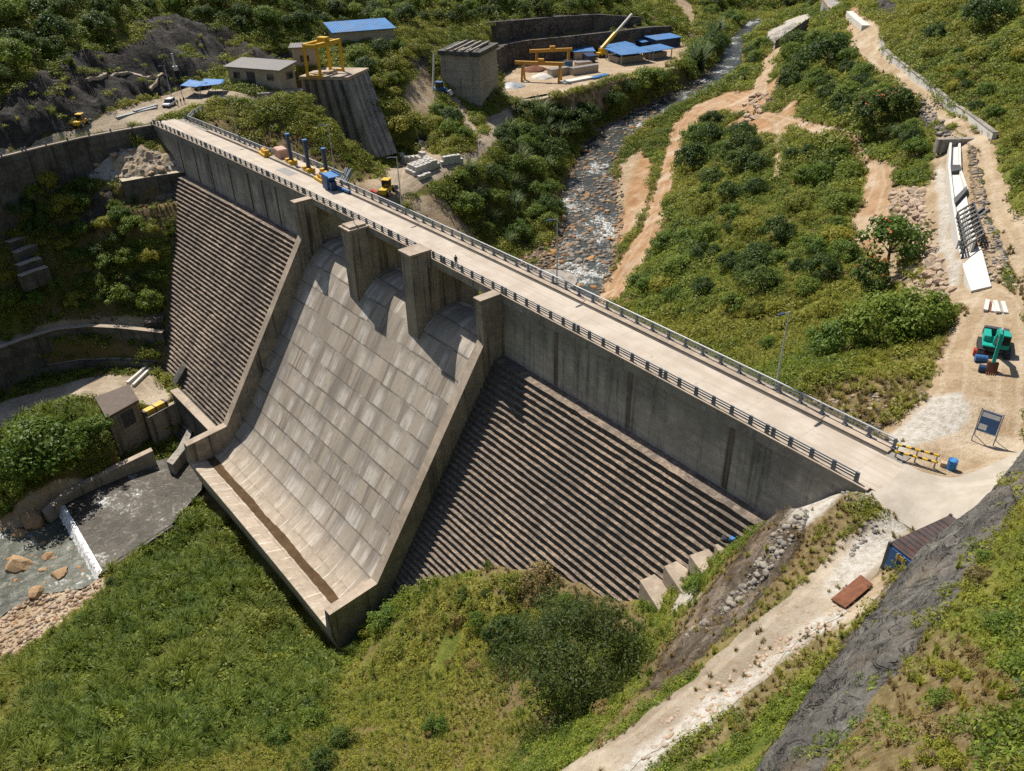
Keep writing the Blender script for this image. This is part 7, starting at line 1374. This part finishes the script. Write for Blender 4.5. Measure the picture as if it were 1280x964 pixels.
def zone_trees(poly, n, kinds, dmin, dmax, where, group, seed, gap=.75, clear=.3):
    rng = np.random.default_rng(seed); P = np.array(poly, float); lo, hi = P.min(0), P.max(0); k = 0; tries = 0
    while k < n and tries < n*40:
        tries += 1; q = lo+(hi-lo)*rng.uniform(0, 1, 2); ins = False
        for (x0, y0), (x1, y1) in zip(P, np.roll(P, -1, 0)):
            if (y0 > q[1]) != (y1 > q[1]) and q[0] < (x1-x0)*(q[1]-y0)/(y1-y0)+x0: ins = not ins
        if not ins: continue
        h3 = hit(*q)
        if np.isnan(h3[0]): continue
        dist = (h3-CAM)@AX_F; d = rng.uniform(dmin, dmax)*dist/F_PX
        m = max(sdf(Z[z], h3[:1], h3[1:2])[0] for z in ('dirt', 'pale', 'river', 'rock')+tuple(ROADKEYS))
        if m > -d*clear-.3 or any((h3[0]-a)**2+(h3[1]-b)**2 < ((r+d/2)*gap)**2 for a, b, r in TAKEN): continue
        n_ = h3[1]-ARC*(h3[0]-XM)**2
        if -116 < h3[0] < 94 and -42 < n_ < 12 and (n_ > -3 or (abs(h3[0]) < 34) or n_ > -1.9+.665*(h3[2]+10)-d*.35): continue
        kd = kinds[int(rng.integers(len(kinds)))]; tree_at(h3, d, kd, WORD[kd][1]+' '+where, WORD[kd][1]+'s '+group); k += 1
ZT = [([(780,385),(850,230),(905,260),(1040,280),(1060,330),(1030,400),(960,440),(900,420),(830,370)], 34, ('md','yl','md','dk','yl'), 24, 48, 'on the slope between the crest road and the river track', 'on the slope above the river track', 101),
 ([(845,235),(862,165),(905,145),(960,160),(965,240),(900,260)], 12, ('dk','dk','md'), 30, 52, 'in the thick grove left of the narrow foot path', 'in the grove by the foot path', 102),
 ([(980,165),(1065,195),(1085,225),(1062,300),(990,280),(978,230)], 12, ('md','dk','yl'), 22, 40, 'between the foot path and the bare dirt left of the canal', 'right of the foot path', 103),
 ([(970,120),(1000,60),(1045,40),(1070,80),(1130,125),(1165,160),(1150,200),(1100,190),(1040,150)], 26, ('dk','md','dk'), 22, 40, 'between the upper dirt road and the crossing track', 'below the upper dirt road', 104),
 ([(905,112),(940,60),(975,30),(1000,25),(960,70),(930,115)], 9, ('dk','md'), 14, 26, 'beside the spur track near the river head', 'beside the spur track', 105),
 ([(640,160),(690,138),(760,126),(815,106),(862,88),(882,60),(900,40),(890,85),(820,112),(745,150),(700,190),(690,230),(640,215),(620,180)], 40, ('dk','dk','md','rd'), 24, 46, 'on the left river bank below the work terrace', 'on the left river bank', 106, .55, .1),
 ([(480,262),(520,240),(590,210),(640,215),(700,235),(690,285),(640,310),(600,300),(540,275)], 18, ('dk','md','rd','md'), 22, 40, 'on the bank between the crest road and the haul road', 'behind the crest road by the haul road', 107),
 ([(440,75),(500,60),(545,100),(550,140),(590,185),(520,180),(490,165),(470,110)], 16, ('dk','md','yl'), 20, 40, 'between the intake block and the square tower', 'between intake block and tower', 108),
 ([(0,0),(140,0),(170,20),(120,55),(60,90),(0,130)], 42, ('dk','dk','dk','md'), 26, 56, 'on the shaded hill above the left rock cliff', 'on the hill above the left cliff', 109),
 ([(150,0),(420,0),(600,0),(790,0),(720,15),(640,22),(560,30),(430,36),(300,42),(200,22)], 62, ('dk','dk','dk','md'), 16, 34, 'on the far hillside along the top edge', 'on the far hillside', 110),
 ([(870,0),(960,0),(1000,0),(1040,8),(1000,15),(940,18),(900,50),(872,40)], 14, ('dk','md'), 12, 24, 'in the far valley beyond the river head', 'in the far valley', 111),
 ([(1110,30),(1180,0),(1280,0),(1280,230),(1240,170),(1170,110)], 22, ('dk','md','yl','yl'), 14, 34, 'on the grass hill right of the dirt road', 'on the hill right of the road', 112),
 ([(0,275),(60,225),(110,225),(140,265),(195,285),(200,390),(120,380),(60,300)], 46, ('md','dk','md','yl'), 20, 46, 'on the slope between the wing wall and the curved lower wall', 'below the wing wall', 113, .55, .02),
 ([(0,400),(0,340),(50,345),(110,385)], 6, ('md','yl'), 22, 40, 'above the curved lower wall at the left edge', 'above the curved lower wall', 114),
 ([(560,750),(640,735),(760,730),(830,800),(790,880),(840,860),(760,900),(560,850)], 20, ('yl','dr','md','dk'), 12, 34, 'around the big feathery tree below the steps', 'around the big feathery tree', 115),
 ([(1180,640),(1280,620),(1280,964),(1150,964),(1190,800)], 12, ('yl','md','dr'), 24, 50, 'on the near slope above the grey rock', 'on the near slope above the rock', 116),
 ([(0,860),(180,700),(250,640),(400,830),(400,960),(0,960)], 34, ('md','dk','md','yl'), 14, 38, 'in the lush grass left of the spillway basin', 'in the lush grass by the basin', 117),
 ([(770,210),(800,190),(815,215),(790,285),(770,280)], 6, ('md','yl'), 12, 22, 'on the sandy bar between river and orange track', 'on the sandy bar', 118)]
for z_ in ZT: zone_trees(*z_)
# ------------------------------------------------------------------ ground cover (uncountable): instanced tufts
def tuft_weed(seed, n, r, leaf, mat):
    rng = np.random.default_rng(seed); a = rng.uniform(0, 6.28, n); q = r*np.sqrt(rng.uniform(0, 1, n)); z = (1-(q/r)**2*.7)*r*.75*rng.uniform(.2, 1, n); C = np.stack([np.cos(a)*q, np.sin(a)*q, z], 1)
    D = C/np.linalg.norm(C, axis=1)[:, None]; return leaves_mesh('weed', C, D, leaf, mat, rng, .5)
TC = bpy.data.collections.new('tuft_sources')
def src(me, nm):
    o = bpy.data.objects.new(nm, me); TC.objects.link(o)
TUFTS = {'grass': [blade_mesh('grass_tuft', L_GRASS, 80+i, n=46, h=1.15, spread=.75, w=.045, seg=3) for i in range(3)], 'weed': [tuft_weed(90+i, 75, .85, .30, L_WEED) for i in range(3)], 'dry': [blade_mesh('dry_tuft', L_DRY, 95+i, n=38, h=.8, spread=.7, w=.045, seg=3) for i in range(2)]}
TUFTS['thicket'] = [tuft_weed(120+i, 210, 1.5, .30, L_THICK) for i in range(3)]; TUFTS['tall'] = [blade_mesh('tall_tuft', L_TALL, 130+i, n=80, h=2.1, spread=1.5, w=.06, seg=4) for i in range(3)]
def scatter(name, kind, P, S, T):
    me = bpy.data.meshes.new(name); me.vertices.add(len(P)); me.vertices.foreach_set('co', P.astype(np.float32).ravel()); me.update()
    for nm, v in (('sc', S), ('tint', T), ('rz', RNG.uniform(0, 6.28, len(P)))):
        a = me.attributes.new(nm, 'FLOAT', 'POINT'); a.data.foreach_set('value', v.astype(np.float32))
    o = bpy.data.objects.new(name, me); COL.objects.link(o); o['kind'] = 'stuff'
    g = bpy.data.node_groups.new(name+'_nodes', 'GeometryNodeTree'); g.interface.new_socket('Geometry', in_out='INPUT', socket_type='NodeSocketGeometry'); g.interface.new_socket('Geometry', in_out='OUTPUT', socket_type='NodeSocketGeometry')
    N = g.nodes; gi = N.new('NodeGroupInput'); gout = N.new('NodeGroupOutput'); c = bpy.data.collections.new(name+'_src')
    for i, m in enumerate(TUFTS[kind]): so_ = bpy.data.objects.new('tuft', m); c.objects.link(so_)
    ci = N.new('GeometryNodeCollectionInfo'); ci.inputs[0].default_value = c; ci.inputs[1].default_value = True; ci.inputs[2].default_value = True
    ip = N.new('GeometryNodeInstanceOnPoints'); ip.inputs['Pick Instance'].default_value = True
    def na(nm):
        x = N.new('GeometryNodeInputNamedAttribute'); x.data_type = 'FLOAT'; x.inputs[0].default_value = nm; return x.outputs[0]
    cb = N.new('ShaderNodeCombineXYZ'); g.links.new(na('rz'), cb.inputs[2]); ri = N.new('FunctionNodeRandomValue'); ri.data_type = 'INT'; ri.inputs[4].default_value = 0; ri.inputs[5].default_value = len(TUFTS[kind])-1
    g.links.new(gi.outputs[0], ip.inputs['Points']); g.links.new(ci.outputs[0], ip.inputs['Instance']); g.links.new(ri.outputs[2], ip.inputs['Instance Index']); g.links.new(cb.outputs[0], ip.inputs['Rotation']); g.links.new(na('sc'), ip.inputs['Scale']); g.links.new(ip.outputs[0], gout.inputs[0])
    md = o.modifiers.new('scatter', 'NODES'); md.node_group = g; return o
def scatter_points(rng):
    out = []
    for (d0, d1, step, sc) in ((0, 78, .52, .6), (78, 135, .74, 1.0), (135, 230, .98, 1.15), (230, 380, 1.5, 1.6), (380, 620, 2.6, 2.6), (620, 1300, 7, 6)):
        ang = np.linspace(0, 1, 2); R_ = d1
        X = np.arange(CAM[0]-R_, CAM[0]+R_, step); Y = np.arange(CAM[1]-R_*.6, CAM[1]+R_, step); x, y = [q.ravel() for q in np.meshgrid(X, Y)]
        x = x+rng.uniform(-.6, .6, len(x))*step; y = y+rng.uniform(-.6, .6, len(y))*step
        d = np.hypot(x-CAM[0], y-CAM[1]); m = (d >= d0*rng.uniform(.97, 1.03, len(d))) & (d < d1); x, y = x[m], y[m]
        z = bil(GZ, x, y); q = np.stack([x, y, z], 1)-CAM; w = q@AX_F; px = 640+F_PX*(q@AX_R)/np.maximum(w, 1); py = 482-F_PX*(q@AX_U)/np.maximum(w, 1)
        m = (w > 3) & (px > -130) & (px < np.where(d[m] < 200, 1750, 1410)) & (py > -60) & (py < 1150); x, y = x[m], y[m]; out.append(np.stack([x, y, tri_z(x, y), np.full(len(x), sc)], 1))
    return np.concatenate(out)
SP = scatter_points(np.random.default_rng(5)); sx, sy = SP[:, 0], SP[:, 1]
bare = np.max([sdf(Z[k], sx, sy) for k in ('dirt', 'pale')]+[sdf(Z[k], sx, sy) for k in ROADKEYS], 0); sr = sdf(Z['rock'], sx, sy); sc_ = sdf(Z['cob'], sx, sy); sv = sdf(Z['river'], sx, sy); sdry = sdf(Z['dry'], sx, sy); slush = sdf(Z['lush'], sx, sy); slush = slush+(fbm(sx, sy, 10, 3, 66)-.5)*9
fn = fbm(sx, sy, 5, 3, 41); fb = fbm(sx, sy, 17, 3, 43); rr = RNG.uniform(0, 1, len(sx))
keep = ((bare+(fn-.5)*np.where(sy > 40, 5.5, 3.2) < .1) | ((sx > 80) & (sy < 12) & (fn > .60) & (bare > .9) & (bare < 2.4) & (rr < .2) & (sdf(Z['R_concrete_apron'], sx, sy) < -1))) & (sv < -1.2) & ((sr+(fn-.5)*3 < 0) | (rr < .11)) & ((sc_+(fn-.5)*3 < 0) | (rr < .06))
dn = sy-ARC*(sx-XM)**2
keep &= ~((sx > -117) & (sx < 93) & (dn > np.where(np.abs(sx) < 31.5, -37.8, -2.0+.665*(np.clip(SP[:, 2], -60, -10.8)+10))) & (dn < 9.5))
keep &= (rr < np.where(sdry > 0, .62, .93)) & (fn > np.where(slush > 0, .1, .27))
SP = SP[keep]; sx, sy = SP[:, 0], SP[:, 1]; fn, fb, rr, sdry, slush = fn[keep], fb[keep], rr[keep], sdry[keep], slush[keep]; r2 = RNG.uniform(0, 1, len(sx))
g = fb+(fn-.5)*.5+(r2-.5)*.25-np.clip(slush, -1, 1)*.06
g = g-np.clip(SP[:, 3]-1.3, 0, 1)*.25
onroad = bare[keep] > .1; isdry = onroad | (sdry+(fn-.5)*3 > 0) & (r2 < .7) | (r2 > .965); isweed = ~isdry & (g < .5); isgr = ~isdry & ~isweed
S_ = SP[:, 3]*RNG.uniform(.6, 1.35, len(sx))*(.75+.5*fn)*(1+.5*np.clip(slush/2, 0, 1)); T_ = np.clip((fb-.36)*2.6+RNG.normal(0, .16, len(sx))-np.clip(slush/3, 0, 1)*.5+np.clip(sdf(Z['yel'], sx, sy)/3+.5, 0, 1)*.55, 0, 1)
r3 = RNG.uniform(0, 1, len(sx)); far = np.clip((SP[:, 3]-1.05)*3, 0, 1); lsh = np.clip(slush/2, 0, 1)*(sy < 15)
isthick = ~isdry & (r3 < .12+.34*far*(fn > .42)+.10*lsh*(fb > .47)) ; isdry |= (sdf(Z['yel'], sx, sy) > -1) & (r3 < .16); istall = ~isdry & ~isthick & (r3 > 1-.36*lsh-.10*(sx < 90)*(sy < 0)); isgr &= ~isthick & ~istall; isweed &= ~isthick & ~istall
sw = isgr & (RNG.uniform(0, 1, len(sx)) < .55*far); isgr &= ~sw; isweed |= sw
scatter('thicket', 'thicket', SP[isthick, :3], S_[isthick]*1.05, T_[isthick]*.8); scatter('tall_grass', 'tall', SP[istall, :3], S_[istall]*.85, np.clip(T_[istall]*.9-.1, 0, 1))
scatter('grass', 'grass', SP[isgr, :3], S_[isgr], T_[isgr]*.8); scatter('undergrowth', 'weed', SP[isweed, :3], S_[isweed], T_[isweed]*.8); scatter('dry_grass', 'dry', SP[isdry, :3], S_[isdry], T_[isdry])
print('trees', NTREE, 'tufts', isgr.sum(), isweed.sum(), isdry.sum())
